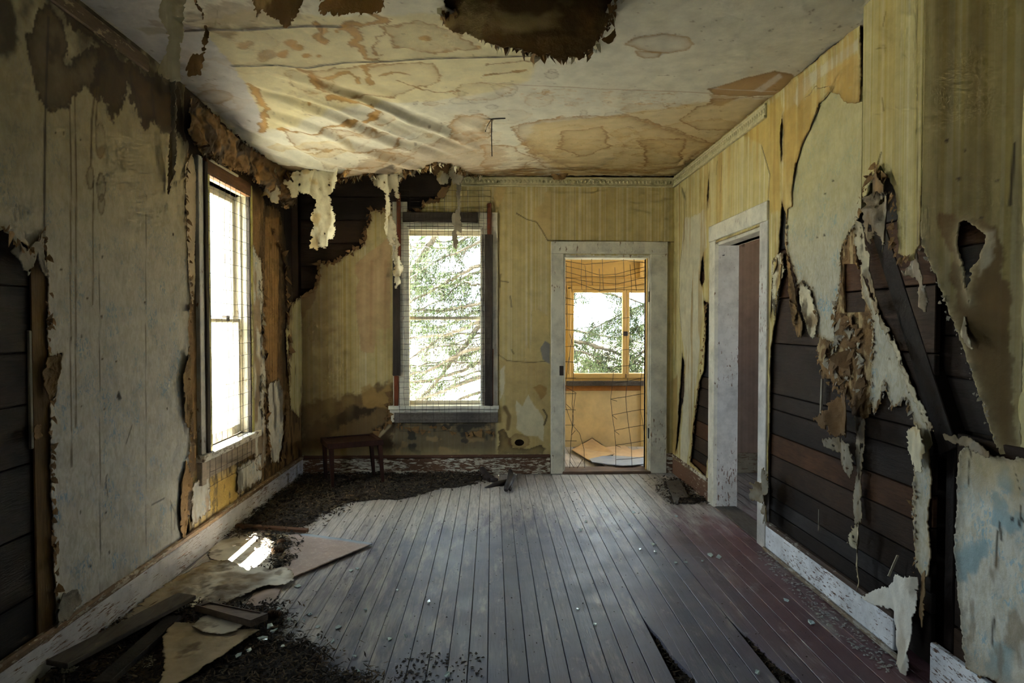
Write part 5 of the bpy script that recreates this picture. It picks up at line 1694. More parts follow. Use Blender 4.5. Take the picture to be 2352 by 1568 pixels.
# limbs in front of the back window, rooted towards the trunk
branch([tp(1240, 560), tp(1150, 590), tp(1090, 612), tp(1040, 640), tp(990, 668), tp(930, 700), tp(880, 712)], .030, .010, 22, .75)
branch([tp(1240, 520, .3), tp(1130, 545, .3), tp(1050, 580, .3), tp(1000, 600, .3), tp(930, 650, .3)], .022, .008, 22, .8)
branch([tp(1010, 520, .5), tp(985, 560, .5), tp(955, 610, .5), tp(930, 650, .5)], .045, .03, 14, .8)
branch([tp(1240, 640, .1), tp(1150, 650, .1), tp(1090, 655, .1), tp(1060, 650, .1), tp(1010, 690, .1), tp(940, 720, .1)], .016, .006, 20, .8)
branch([tp(1240, 690), tp(1110, 695), tp(1060, 705), tp(1000, 712), tp(930, 708)], .026, .010, 18, .5)
branch([tp(1240, 725, -.3), tp(1110, 735, -.3), tp(1050, 760, -.3), tp(990, 772, -.3), tp(920, 775, -.3)], .030, .012, 14, .35)
branch([tp(1240, 790, -.2), tp(1110, 795, -.2), tp(1040, 820, -.2), tp(985, 850, -.2), tp(920, 860, -.2)], .028, .012, 14, .3)
branch([tp(1240, 800), tp(1120, 825), tp(1060, 850), tp(1000, 870), tp(920, 880)], .026, .012, 14, .3)
branch([tp(1240, 850, -.3), tp(1120, 862, -.3), tp(1050, 885, -.3), tp(1000, 905, -.3), tp(920, 935, -.3)], .032, .014, 12, .25)
branch([tp(1240, 880), tp(1100, 900), tp(1040, 925), tp(990, 940)], .022, .010, 10, .3)
branch([tp(1110, 735, .2), tp(1070, 790, .2), tp(1030, 840, .2), tp(990, 890, .2), tp(950, 925, .2)], .034, .018, 12, .3)
branch([tp(1240, 760, .2), tp(1100, 765, .2), tp(1020, 775, .2), tp(930, 830, .2)], .018, .008, 16, .5)
branch([tp(1240, 830, .4), tp(1100, 835, .4), tp(1020, 830, .4), tp(930, 850, .4)], .018, .008, 16, .6)
for k in range(5):
    y_ = 530 + 80 * k
    branch([tp(1230, y_ - 20, .8), tp(1110, y_, .8), tp(1020, y_ + 25, .9), tp(920, y_ + 30, 1.0)], .014, .005, 20, .75)
# limbs in front of the porch window
branch([tp(1230, 760), tp(1320, 782), tp(1370, 795), tp(1430, 815), tp(1520, 850)], .030, .012, 26, .9, .5)
branch([tp(1560, 700, .2), tp(1490, 700, .2), tp(1450, 712, .2), tp(1400, 735, .2), tp(1340, 770, .2)], .020, .006, 24, .9, .4)
branch([tp(1250, 665), tp(1330, 668), tp(1400, 675), tp(1460, 690), tp(1540, 720)], .016, .006, 14, .8)
branch([tp(1280, 800, -.2), tp(1350, 812, -.2), tp(1380, 835, -.2), tp(1410, 855, -.2), tp(1440, 880, -.2)], .014, .005, 20, .9)
branch([tp(1560, 790, -.2), tp(1490, 800, -.2), tp(1440, 840, -.2), tp(1400, 850, -.2)], .016, .005, 26, .95)
branch([tp(1320, 860, .2), tp(1340, 830, .2), tp(1330, 870, .2)], .010, .004, 8, .9)
branch([tp(1560, 740, .1), tp(1480, 745, .1), tp(1440, 770, .1)], .014, .005, 22, .95)
for k in range(4):
    y_ = 540 + 90 * k
    branch([tp(1220, y_ - 30, 1.6), tp(1100, y_ - 5, 1.6), tp(1010, y_ + 30, 1.7), tp(900, y_ + 20, 1.8)], .030, .008, 26, .8)
for k in range(5):
    y_ = 650 + 50 * k
    branch([tp(1240, y_, 1.5), tp(1340, y_ + 12, 1.5), tp(1440, y_ + 30, 1.6), tp(1540, y_ + 50, 1.7)], .020, .006, 20, .9) if k > 1 else None
# unseen upper crown added to keep the lower limbs in shade: whorls of boughs
crown = MB()
for lv_ in range(16):
    zc = 3.5 + lv_ * .5
    Rb = 4.0 * (1 - lv_ / 20)
    nb_ = 13 if lv_ < 8 else 8
    for b_i in range(nb_):
        a = 2 * PI * (b_i + rr.random() * .6) / nb_
        dirv = Vector((math.cos(a), math.sin(a), 0))
        if dirv.y < -.2 and Rb * -dirv.y > 2.6:
            Rr = 2.6
        else:
            Rr = Rb
        for m_ in range(34):
            t = rr.random() ** .7
            p_ = Vector((.6, 9.85, zc)) + dirv * Rr * t + Vector((rr.gauss(0, .18), rr.gauss(0, .18), -.35 * t * t * Rr * .35 + rr.gauss(0, .08)))
            e_ = p_ + Vector((rr.gauss(0, .25), rr.gauss(0, .25), -.12 - rr.random() * .22)) + dirv * .15
            s_ = (e_ - p_).cross(Vector((rr.gauss(0, 1), rr.gauss(0, 1), rr.gauss(0, 1)))).normalized() * .06
            crown.face(p_ - s_, p_ + s_, e_)
o = crown.build('shade_crown', M_NEEDLE, tree); o['kind'] = 'stuff'
o = foli.build('needles', M_NEEDLE, tree); o['kind'] = 'stuff'
o = dry.build('twigs', M_NEEDLE2, tree); o['kind'] = 'stuff'

# unseen shrub added under the near window to block light off the ground
screen_bush = thing('shrub', 'unseen dark shrub added to block ground light from the near window', 'shrub', loc=(-3.2, .9, -.6))
bl_ = MB()
for _ in range(9000):
    d_ = Vector((rr.gauss(0, 1), rr.gauss(0, 1), rr.gauss(0, 1))).normalized()
    r_ = rr.uniform(.75, 1.0)
    p_ = Vector((d_.x * 1.1 * r_, d_.y * 2.2 * r_, .9 + d_.z * 1.15 * r_))
    if p_.x > 1.05:
        continue
    t_ = Vector((rr.gauss(0, 1), rr.gauss(0, 1), rr.gauss(0, 1))).normalized() * .09
    s_ = t_.cross(d_).normalized() * .05
    bl_.face(p_ - t_, p_ + s_, p_ + t_, p_ - s_)
o = bl_.build('leaves', m_plain('shrub_leaves', (.035, .055, .02), .8, .4, 5), screen_bush); o['kind'] = 'stuff'
bl_ = MB()
for k in range(7):
    a_ = k * .9
    bl_.tube([(0, 0, 0), (.3 * math.cos(a_), .5 * math.sin(a_), .6), (.7 * math.cos(a_), 1.4 * math.sin(a_), 1.4)], [.03, .02, .01], 6)
bl_.build('stems', M_BARK, screen_bush)

# ------------------------------------------------------------------ torn paper hanging from the ceiling
Z4 = lambda pts: [(560 + x * .3188, 340 + y * .3188) for x, y in pts]
Z1 = lambda pts: [(x * .3316, y * .3316) for x, y in pts]
Z6 = lambda pts: [(880 + x * .1786, 420 + y * .1786) for x, y in pts]


def hang(name, label, px, y, mat, seed, fold=.03, nf=22, col=None, rag_=.008, step=.006, parent=None, lean=0.0, thick=.003):
    pl = facing(y)
    uv = pl.at(px)
    uc, vt = uv[:, 0].mean(), uv[:, 1].max()

    def w(u, v, s):
        t = (u - uc) * nf / 6.28 + .8 * fbm(u * 4, v * 2.5, seed) + .25 * (vt - v)
        return fold * (np.abs((t % 1) * 2 - 1) * 2 - 1) + fold * .5 * fbm(u * 9, v * 4, seed + 1) + lean * (vt - v)
    o = sheet(name, pl, px, mat, parent or ceiling, step, rag_ * 1.5, w, col, thick, True, 0.0, seed, .27 if rag_ > .006 else 0)
    o['label'] = label
    return o


def stain_t(p, s):
    p.over(.7 * sm(.08, .2, fbm(p.u * 8, p.v * 8, 171)), (.45, .30, .10))
    p.over(.6 * np.exp(-np.maximum(s, 0) / .006), (.30, .20, .08))


hang('torn_strip', 'pale bell shaped tatter hanging from the sagging paper', Z4([(300, 230), (290, 262), (330, 300), (340, 350), (380, 352), (390, 312), (440, 332), (500, 352), (525, 372), (520, 430), (500, 480), (494, 520), (510, 532), (490, 620), (480, 722), (530, 735), (545, 715), (600, 710), (605, 650), (636, 652), (656, 610), (655, 480), (635, 460), (615, 340), (650, 280), (672, 228), (672, 150), (560, 160), (420, 150), (330, 180), (350, 235)]), 5.15, M_TATTER, 1, .035, 26, stain_t)
hang('torn_strip', 'long pale tatter hanging left of the back window', Z4([(925, 180), (925, 225), (930, 262), (980, 290), (1015, 320), (1020, 600), (1050, 690), (1080, 722), (1065, 790), (1085, 802), (1085, 850), (1070, 920), (1085, 960), (1088, 1018), (1130, 970), (1125, 920), (1155, 875), (1130, 820), (1110, 760), (1100, 722), (1122, 690), (1100, 600), (1070, 450), (1050, 330), (1070, 300), (1115, 382), (1118, 260), (1110, 170), (1000, 160)]), 5.45, M_TATTER, 2, .03, 30, stain_t)
hang('torn_strip', 'thin twisted grey tatter hanging before the back window', Z6([(930, -60), (940, 60), (945, 200), (965, 240), (950, 330), (880, 430), (880, 500), (920, 570), (890, 640), (890, 720), (920, 850), (950, 840), (957, 700), (950, 620), (1000, 642), (1017, 560), (992, 420), (988, 300), (990, 200), (1000, 60), (1000, -60)]), 5.95, M_TATTER_GR, 3, .02, 40, None, .006)
hang('torn_strip', 'pale ragged scrap at the lip of the torn ceiling', Z4([(1385, 180), (1390, 230), (1420, 270), (1470, 262), (1485, 215), (1530, 190), (1480, 150), (1400, 150)]), 5.9, M_TATTER, 4, .02, 30, stain_t)
hang('torn_strip', 'brown scrap hanging above the back window', Z4([(1390, 330), (1420, 290), (1480, 270), (1470, 310), (1440, 360), (1400, 362)]), 6.0, M_TATTER_BR, 5, .01, 30)
hang('torn_strip', 'brown soaked fold hanging under the sagging edge', Z4([(230, 60), (330, 90), (560, 125), (720, 150), (800, 150), (740, 190), (680, 220), (560, 230), (470, 215), (380, 215), (320, 235), (290, 190), (240, 150)]), 5.22, M_TATTER_BR, 6, .04, 18, lambda p, s: p.over(.8 * sm(.0, .15, p.n1), (.40, .24, .07)), .015)
hang('torn_strip', 'dark brown clump hanging beside the long tatter', Z4([(920, 130), (1000, 110), (1110, 150), (1125, 200), (1080, 240), (1050, 225), (1035, 260), (990, 245), (930, 200)]), 5.6, M_TATTER_BR, 7, .05, 14, None, .02)
hang('torn_strip', 'grey ragged fringe along the torn ceiling edge', Z4([(1100, 110), (1180, 70), (1280, 60), (1290, 120), (1270, 170), (1240, 150), (1235, 210), (1190, 200), (1130, 190)]), 5.75, M_TATTER_GR, 8, .03, 20, stain_t, .02)
hang('torn_strip', 'pale ragged fringe beside the black hole in the ceiling', Z4([(1280, 60), (1380, 10), (1400, 60), (1360, 80), (1330, 130), (1290, 140)]), 5.8, M_TATTER, 9, .03, 20, stain_t, .02)
hang('torn_strip', 'grey crumpled scrap above the thin twisted tatter', Z4([(1480, 150), (1530, 80), (1620, 60), (1680, 110), (1600, 170), (1590, 220), (1560, 270), (1510, 265), (1490, 220)]), 5.85, M_TATTER_GR, 10, .04, 18, stain_t, .02)
hang('torn_strip', 'brown drooping lip behind the dangling wire', [(1075, 350), (1120, 345), (1170, 352), (1200, 362), (1180, 372), (1140, 368), (1110, 380), (1085, 372)], 5.7, M_BACKING, 22, .03, 18, stain_t, .015)
hang('torn_strip', 'dark brown rag under the torn lip beside the grey fringe', [(960, 372), (1000, 362), (1035, 368), (1030, 400), (1012, 392), (1000, 405), (985, 390), (968, 396)], 5.86, M_TATTER_BR, 23, .03, 18, None, .02)
hang('torn_strip', 'pale curl of paper at the lip above the long tatter', [(905, 345), (950, 335), (985, 350), (975, 372), (950, 365), (930, 385), (912, 372)], 5.62, M_TATTER, 24, .03, 18, stain_t, .018)
hang('torn_strip', 'pale stained strip hanging high on the left', Z1([(1160, -60), (1110, 80), (1115, 150), (1170, 220), (1182, 300), (1160, 380), (1110, 450), (1098, 512), (1170, 560), (1242, 572), (1246, 400), (1266, 220), (1276, -60)]), 2.72, M_TATTER, 11, .02, 30, lambda p, s: p.over(.55 * sm(-.1, .15, fbm(p.u * 25, p.v * 3, 172)), (.50, .40, .20)), .005)
hang('torn_strip', 'thin torn ribbon hanging down beside the sprigged wallpaper', Z1([(1175, 560), (1185, 700), (1190, 860), (1175, 1000), (1160, 1120), (1150, 1250), (1145, 1330), (1165, 1340), (1190, 1250), (1210, 1180), (1215, 1050), (1220, 900), (1225, 750), (1222, 570)]), 3.62, M_TATTER_GR, 12, .012, 40, lambda p, s: p.over(.7 * sm(-.1, .15, fbm(p.u * 25, p.v * 3, 173)), (.30, .20, .10)), .006, lean=-.02)
hang('torn_strip', 'dark ragged strip hanging high beside the pale strip', Z1([(1290, -60), (1330, -20), (1400, 100), (1415, 200), (1400, 370), (1320, 390), (1285, 470), (1300, 530), (1390, 525), (1415, 400), (1436, 220), (1412, 110), (1365, 20), (1370, -60)]), 2.72, M_TATTER_BR, 13, .015, 40, None, .006)
hang('torn_flap', 'dark brown flap drooping at the top edge of the ceiling', [(700, -60), (692, 0), (684, 30), (670, 55), (662, 62), (640, 50), (622, 35), (600, 25), (585, 30), (580, 0), (590, -60)], 2.72, M_TATTER_BR, 14, .02, 20, lambda p, s: p.blot([(578, -60), (640, -60), (640, 5), (590, 26), (578, 20)], (.48, .32, .14), .7), .012)
hang('torn_flap', 'rust brown flap at the top edge of the ceiling', [(745, -60), (735, 10), (738, 30), (760, 28), (765, 36), (800, 32), (850, 28), (878, 18), (872, -60)], 2.74, M_TATTER_BR, 15, .015, 20, lambda p, s: p.over(np.full_like(p.u, .75), (.30, .16, .045)), .010)
hang('torn_flap', 'small dark hooked scrap at the hole in the ceiling', [(1068, 40), (1080, 38), (1094, 52), (1092, 62), (1080, 60)], 3.0, M_TATTER_BR, 16, .01, 20)
hang('torn_flap', 'brown scrap hanging right of the drooping brown sheet', [(1380, 90), (1400, 82), (1412, 66), (1415, 82), (1406, 96), (1398, 102), (1388, 96)], 2.98, M_TATTER_BR, 17, .01, 20)
hang('torn_flap', 'brown corner of paper hanging over the back cornice', [(1262, 400), (1278, 392), (1308, 394), (1300, 410), (1292, 414), (1272, 412)], 6.02, M_BACKING, 18, .01, 20)
# big brown sheet bellying down at the top of the view
BF = [(1000, -140), (1004, 0), (1030, 30), (1075, 50), (1100, 72), (1150, 98), (1185, 106), (1215, 116), (1236, 128), (1262, 118), (1280, 132), (1308, 136), (1312, 122), (1335, 130), (1352, 112), (1366, 88), (1390, 55), (1410, 20), (1424, -20), (1430, -140)]
pl_bf = facing(2.80)
bfu = pl_bf.at(BF)
vlo = bfu[:, 1].min()
o = sheet('drooping_sheet', pl_bf, BF, M_TATTER_BR, ceiling, .008, .010,
          lambda u, v, s: -.30 * np.maximum(0, (v - vlo)) ** 1.0 + .10 * np.cos((u - bfu[:, 0].mean()) * 4) - .10 + .05 * fbm(u * 5, v * 5, 181),
          lambda p, s: (p.over(.75 * sm(-.02, .2, fbm(p.u * 5, p.v * 7, 182)), (.70, .50, .24)), p.over(.8 * sm(.02, .2, fbm(p.u * 7 + 3, p.v * 5, 183)), (.22, .11, .04))), .004, True, 0, 19)
o['label'] = 'big brown soaked sheet bellying down from the ceiling'
# crumpled brown paper over the left window and in the corner
crump = [(418, 225), (470, 262), (540, 325), (600, 365), (640, 385), (640, 420), (632, 470), (620, 480), (612, 470), (600, 440), (575, 425), (560, 400), (520, 388), (470, 362), (440, 352), (430, 330), (415, 300)]
cu = PLN_L.at(crump, .03)
o = sheet('crumpled_paper', PLN_L, crump, M_TATTER_BR, wall_left, .009, .03,
          lambda u, v, s: .05 + .10 * (fbm(u * 5, v * 7, 191) + .2) * sm(-.02, .08, s) + .05 * (fbm(u * 16, v * 16, 192)) + .10 * sm(4.7, 5.4, u),
          lambda p, s: (p.over(.7 * sm(.06, .2, fbm(p.u * 6, p.v * 8, 193)), (.24, .125, .03)), p.over(.9 * sm(-.04, .08, fbm(p.u * 7 + 7, p.v * 8, 194)), (.03, .018, .01))), .004, True, .03, 20)
o['label'] = 'crumpled brown soaked paper above the bright window'
hang('torn_strip', 'pale torn corner hanging in the dark corner', Z4([(220, 110), (240, 180), (240, 260), (265, 330), (250, 400), (210, 390), (170, 340), (130, 350), (180, 260), (200, 180)]), 5.05, M_TATTER_GR, 21, .03, 24, stain_t, .012)
# shreds fringing the torn ceiling lip and the hole at the top of the view
lipw = lambda u, v: float(sag(np.array([u]), np.array([v]))[0])
for sd_, m_, dn in ((601, M_TATTER, 34), (602, M_TATTER_BR, 44), (603, M_BACKING, 26)):
    R = np.random.RandomState(sd_)
    mb = MB()
    for a, b in list(zip(CE_EDGE[:-1], CE_EDGE[1:])) + list(zip(th_uv[1:-2], th_uv[2:-1])):
        L = np.linalg.norm(b - a)
        for _ in range(int(L * dn) + 1):
            c = a + (b - a) * R.rand() + R.randn(2) * .012
            z = HC - lipw(c[0], c[1])
            s = R.uniform(.015, .07)
            wv = R.uniform(.006, .022)
            an = R.uniform(0, PI)
            e = Vector((math.cos(an) * wv, math.sin(an) * wv, 0))
            p0 = Vector((c[0], c[1], z + .01))
            p1 = p0 + Vector((R.randn() * .008, R.randn() * .012, -s * .55))
            p2 = p1 + Vector((R.randn() * .012, R.randn() * .016, -s * .45))
            mb.face(p0 - e, p0 + e, p1 + e * .8, p1 - e * .8)
            mb.face(p1 - e * .8, p1 + e * .8, p2)
    o = mb.build('edge_shreds', m_, ceiling)
    o['kind'] = 'stuff'
# dangling ceiling wires
mw = MB()
c0_ = ceil_at([(1130, 272)])[0]
ct = Vector((c0_[0], c0_[1], HC - .01))
mw.tube([ct, ct + Vector((-.004, -.02, -.12)), ct + Vector((0, -.02, -.26))], .0035, 5)
mw.tube([ct, ct + Vector((-.03, -.03, -.06)), ct + Vector((-.045, -.03, -.10))], .003, 5)
mw.tube([ct + Vector((-.07, 0, .0)), ct + Vector((0, 0, -.005)), ct + Vector((.09, 0, .0))], .006, 5)
o = mw.build('hanging_wire', M_WIRE)
thing('hanging_wire', 'thin dark electric wire dangling from the stained ceiling', 'wire', obj=o)

# ------------------------------------------------------------------ torn paper on the right wall
def hangr(label, px, out, mat, seed, fold=.02, nf=25, col=None, rag_=.008, name='torn_strip'):
    uv = PLN_R.at(px, out)
    vt = uv[:, 1].max()
    o = sheet(name, PLN_R, px, mat, wall_right, .006, rag_ * 1.6, lambda u, v, s: fold + fold * (np.abs((((u - uv[:, 0].mean()) * nf / 6.28 + .3 + 1.0 * fbm(u * 4, v * 3, seed)) % 1) * 2 - 1) * 2 - 1) + fold * .5 * fbm(u * 9, v * 5, seed + 1), col, .003, True, out, seed, .26 if rag_ > .006 else 0)
    o['label'] = label
    return o


def pale(p, s):
    p.over(.8 * sm(-.08, .16, fbm(p.u * 9, p.v * 6, 201)), (.26, .18, .09))
    p.over(.7 * sm(.05, .2, fbm(p.u * 22, p.v * 14, 202)), (.12, .085, .05))
    p.over(.6 * np.exp(-np.maximum(s, 0) / .006), (.26, .19, .10))


hangr('brown curled flap of paper over the planks', [(1945, 888), (1962, 905), (1968, 950), (1970, 990), (1955, 1006), (1935, 998), (1915, 1000), (1905, 980), (1890, 962), (1915, 930)], .07, M_TATTER_BR, 31, .03, 20, lambda p, s: p.blot([(1890, 962), (1945, 888), (1950, 905), (1905, 980)], (.42, .30, .15), .8))
hangr('pale shred below the curled brown flap', [(1905, 1010), (1930, 1005), (1965, 1020), (1972, 1070), (1968, 1095), (1950, 1075), (1930, 1040), (1912, 1030)], .03, M_TATTER_GR, 32, .02, 25, pale)
hangr('grey peeling strip nailed along the plank joint', [(1968, 955), (1990, 958), (1988, 1070), (1985, 1100), (1988, 1180), (1985, 1200), (1970, 1205), (1965, 1150), (1972, 1090), (1966, 1060)], .014, M_TATTER_GR, 33, .01, 25, pale)
hangr('curling shred at the foot of the peeling strip', [(1962, 1212), (1985, 1195), (1992, 1225), (1985, 1262), (1978, 1300), (1990, 1345), (1985, 1362), (1974, 1330), (1968, 1262), (1955, 1248)], .05, M_TATTER, 34, .03, 25, pale)
hangr('grey rolled flap beside the white door casing', [(1765, 1075), (1778, 1085), (1780, 1130), (1776, 1150), (1770, 1165), (1776, 1195), (1765, 1200), (1752, 1175), (1756, 1155), (1740, 1145), (1742, 1110), (1758, 1105)], .06, M_TATTER_GR, 35, .03, 25, pale)
hangr('brown stained paper curl at the foot of the brace', [(2085, 985), (2108, 975), (2130, 990), (2142, 1012), (2140, 1080), (2118, 1085), (2112, 1062), (2102, 1066), (2090, 1040)], .035, M_TATTER, 36, .02, 25, lambda p, s: p.over(.7 * sm(-.1, .1, p.n1), (.48, .34, .15)))
hangr('large pale sheet folded down over the baseboard', [(2064, 1335), (2070, 1320), (2128, 1325), (2124, 1400), (2112, 1470), (2105, 1540), (2095, 1580), (2070, 1570), (2040, 1552), (2068, 1535), (2075, 1500), (2064, 1480), (2062, 1440), (2055, 1400), (2020, 1385), (1996, 1372), (2030, 1350)], .04, M_SHEET, 37, .022, 16, lambda p, s: p.over(.5 * sm(.0, .2, fbm(p.u * 7, p.v * 4, 203)), (.40, .32, .2)), .005)
hangr('grey crumpled scrap in the top of the gap', [(1996, 455), (2012, 440), (2030, 436), (2050, 445), (2062, 460), (2056, 510), (2062, 560), (2050, 575), (2030, 560), (2018, 530), (2008, 560), (2000, 520)], .08, M_TATTER_GR, 38, .03, 20, pale)
hangr('brown crumpled peak of paper at the top of the gap', [(1998, 452), (2012, 400), (2020, 385), (2032, 405), (2050, 425), (2054, 445), (2030, 440), (2020, 456), (2008, 445)], .10, M_BACKING, 39, .03, 20, pale)
hangr('white fang shaped shred in the gap', [(2098, 562), (2102, 575), (2092, 605), (2080, 625), (2086, 640), (2108, 645), (2120, 640), (2128, 655), (2116, 672), (2125, 680), (2135, 708), (2146, 712), (2155, 680), (2152, 655), (2140, 640), (2128, 610), (2112, 580)], .06, M_SHEET, 40, .025, 22, pale)
hangr('torn pale edge along the brace', [(1972, 500), (1982, 520), (1990, 570), (2000, 580), (1996, 620), (2010, 660), (2030, 700), (2024, 705), (2000, 668), (1985, 630), (1975, 590), (1968, 560)], .03, M_TATTER, 41, .015, 25, pale)
hangr('pale rolled edge running down beside the brace', [(2005, 690), (2018, 700), (2060, 790), (2100, 880), (2128, 950), (2142, 985), (2132, 990), (2108, 930), (2080, 862), (2050, 795), (2020, 735)], .028, M_TATTER, 42, .008, 25, pale)
hangr('pale paper corner torn back along the dark gap', [(2180, 665), (2200, 690), (2250, 800), (2230, 790), (2210, 770), (2190, 720)], .04, M_TATTER, 43, .015, 25, pale)
hangr('torn ledge of paper below the dark gap', [(2175, 995), (2230, 1005), (2290, 1040), (2282, 1052), (2235, 1035), (2180, 1008)], .03, M_TATTER_GR, 44, .01, 25, pale)
hangr('narrow brown strip hanging against the dark post', [(2128, 1320), (2144, 1310), (2146, 1400), (2140, 1450), (2132, 1420)], .03, M_BACKING, 45, .02, 25, pale)
o = slanted('nail_strip', (XR - .02, *PLN_R.at([(1897, 870)])[0]), (XR - .02, *PLN_R.at([(1893, 975)])[0]), .006, .014, M_TATTER_GR, wall_right, (1, 0, 0), .001)
o['label'] = 'thin grey splinter nailed to the planks'
o = slanted('splinter', (XR - .03, *PLN_R.at([(2078, 1275)])[0]), (XR - .05, *PLN_R.at([(2068, 1322)])[0]), .008, .004, M_TATTER, wall_right, (1, 0, 0), .001)
o = slanted('splinter', (XR - .02, *PLN_R.at([(1890, 1170)])[0]), (XR - .02, *PLN_R.at([(1889, 1218)])[0]), .003, .005, M_TATTER_GR, wall_right, (1, 0, 0), .001)

# ------------------------------------------------------------------ boards nailed beside the back window, wire netting
xq = lambda x, y=700: PLN_B.at([(x, y)])[0]


def bwboard(name, label, x0, x1, y0, y1, o0, o1, mat):
    a, b = xq(x0, (y0 + y1) / 2)[0], xq(x1, (y0 + y1) / 2)[0]
    o = obox(name, a, b, YB - o1, YB - o0, xq(x0, y1)[1], xq(x0, y0)[1], mat, None, .004, .004)
    return thing(name, label, 'board', obj=o)


bwboard('nailed_board', 'dark weathered board nailed upright right of the back window', 1113, 1132, 540, 935, .042, .062, M_DARKB)
bwboard('nailed_board', 'dark weathered board nailed upright left of the back window', 904, 921, 600, 862, .042, .060, M_DARKB)
bwboard('nailed_board', 'black soaked board nailed across the top of the back window', 927, 1097, 489, 513, .042, .062, M_DARKB)
bwboard('red_strip', 'red brown lath showing above the upright board right of the window', 1119, 1129, 468, 545, .038, .046, M_REDB)
bwboard('red_strip', 'red brown lath showing below the upright board right of the window', 1121, 1133, 800, 932, .030, .042, M_REDB)
bwboard('red_strip', 'red brown lath showing below the board left of the window', 907, 917, 862, 932, .030, .042, M_REDB)
bwboard('red_strip', 'red brown lath left of the window near the ceiling', 912, 922, 445, 600, .030, .042, M_REDB)


def netting(name, label, P3, us, vs, r=.0014, wob=.004, seed=1):
    q = random.Random(seed)
    m = MB()
    for u in us:
        m.tube([P3(u + q.gauss(0, wob), v) for v in np.linspace(vs[0], vs[-1], 12)], r, 4)
    for v in vs:
        m.tube([P3(u, v + q.gauss(0, wob * .6)) for u in np.linspace(us[0], us[-1], 8)], r, 4)
    o = m.build(name, M_WIRE)
    return thing(name, label, 'wire mesh', obj=o)


nx0, nx1 = xq(918)[0], xq(1127)[0]
netting('wire_netting', 'square wire netting nailed over the back window', lambda u, v: (u, YB - .068 - .006 * math.sin(v * 5 + u * 4), v), np.arange(nx0, nx1 + .001, (nx1 - nx0) / 8), np.arange(.42, 2.66, .0505), .0013, .003, 1)
netting('wire_netting', 'second loose layer of wire netting over the back window', lambda u, v: (u, YB - .085 - .010 * math.sin(v * 3), v), np.arange(nx0 + .05, nx1 - .05, .105), np.arange(.60, 2.5, .104), .0012, .006, 2)
netting('wire_netting', 'square wire netting across the bright window', lambda u, v: (XL + .045 - .01 * math.sin(v * 4), u, v), np.arange(WL[0] - .06, WL[1] + .05, .088), np.arange(.40, 2.36, .088), .0014, .004, 3)
# bent fence wire in the porch doorway
DPL = Plane((0, YB + .10, 0), (1, 0, 0), (0, 0, 1), (0, -1, 0))
Z6b = lambda pts: [(1100 + x * .3188, 400 + y * .3188) for x, y in pts]
fence = MB()
q = random.Random(5)
wires = [Z6b(w_) for w_ in ([(665, 615), (668, 780), (672, 850)], [(740, 603), (738, 735), (742, 830)], [(765, 655), (775, 780), (772, 860)], [(812, 610), (815, 800)], [(865, 680), (872, 780), (868, 850)], [(890, 603), (893, 740), (900, 830)], [(980, 670), (985, 780), (985, 870)], [(1042, 610), (1050, 760), (1048, 840)], [(1088, 650), (1098, 780), (1098, 860)], [(1118, 605), (1130, 760), (1135, 840)], [(1205, 620), (1206, 800)],
         [(620, 660), (750, 690), (865, 727), (990, 720), (1100, 690), (1208, 665)], [(620, 778), (690, 776), (780, 808), (870, 838), (1060, 815), (1208, 785)], [(620, 625), (760, 650), (890, 640), (1040, 622), (1208, 640)], [(620, 700), (740, 735), (900, 742), (1050, 735), (1208, 690)], [(620, 740), (800, 775), (1000, 790), (1208, 740)], [(622, 890), (700, 905)], [(622, 935), (690, 945)], [(622, 1005), (690, 1010)], [(622, 1120), (700, 1125)], [(622, 1240), (690, 1240)], [(622, 1350), (700, 1355)],
         [(690, 1110), (660, 1240), (650, 1350), (645, 1440)], [(632, 640), (630, 900), (640, 1100)], [(655, 1150), (700, 1300), (720, 1420)], [(985, 960), (980, 1150), (985, 1300)], [(1100, 860), (1085, 1100), (1078, 1300)], [(1165, 900), (1170, 1200), (1165, 1300)], [(985, 1045), (1085, 1030)], [(985, 1160), (1208, 1125)], [(985, 1270), (1208, 1245)])]
wires += [Z7(w_) for w_ in ([(850, 0), (845, 120), (800, 540), (820, 745), (850, 945), (865, 1135), (865, 1440)], [(1050, 0), (1010, 340), (990, 510), (1005, 700), (1030, 900), (1060, 1110), (1075, 1440)], [(1215, 0), (1180, 340), (1180, 680), (1215, 870), (1245, 1075), (1248, 1200)], [(845, 125), (1010, 110), (1215, 65)], [(830, 335), (1010, 310), (1180, 270), (1250, 265)], [(800, 540), (990, 510), (1180, 475), (1250, 470)], [(800, 542), (880, 565)], [(820, 745), (1005, 705), (1180, 675), (1250, 675)], [(822, 750), (880, 798)], [(850, 945), (1030, 905), (1215, 875), (1250, 872)], [(850, 948), (910, 995)], [(870, 1135), (1060, 1105), (1245, 1075)], [(870, 1137), (930, 1158)], [(870, 1318), (1070, 1305), (1250, 1280)],
          [(265, 0), (222, 300), (222, 640), (300, 860), (400, 980), (455, 1180), (465, 1430)], [(330, 0), (300, 600), (320, 800), (285, 1080), (270, 1430)], [(345, 470), (310, 740), (296, 1000)], [(210, 60), (322, 60)], [(210, 268), (347, 268)], [(210, 468), (357, 468)], [(230, 390), (355, 460)], [(210, 672), (347, 676)], [(225, 600), (290, 665)], [(210, 873), (342, 873)], [(300, 1000), (345, 945)], [(210, 1078), (362, 1078)], [(435, 1310), (365, 1425)], [(280, 1350), (330, 1430)])]
for i, w_ in enumerate(wires):
    uv = DPL.at(w_)
    o_ = q.uniform(-.012, .012)
    fence.tube([(a, YB + .10 + o_ + q.gauss(0, .004), max(b, .03)) for a, b in uv], .0022, 4)
o = fence.build('fence_wire', M_WIRE)
thing('fence_wire', 'bent rusty fence wire strung across the porch doorway', 'wire fence', obj=o)

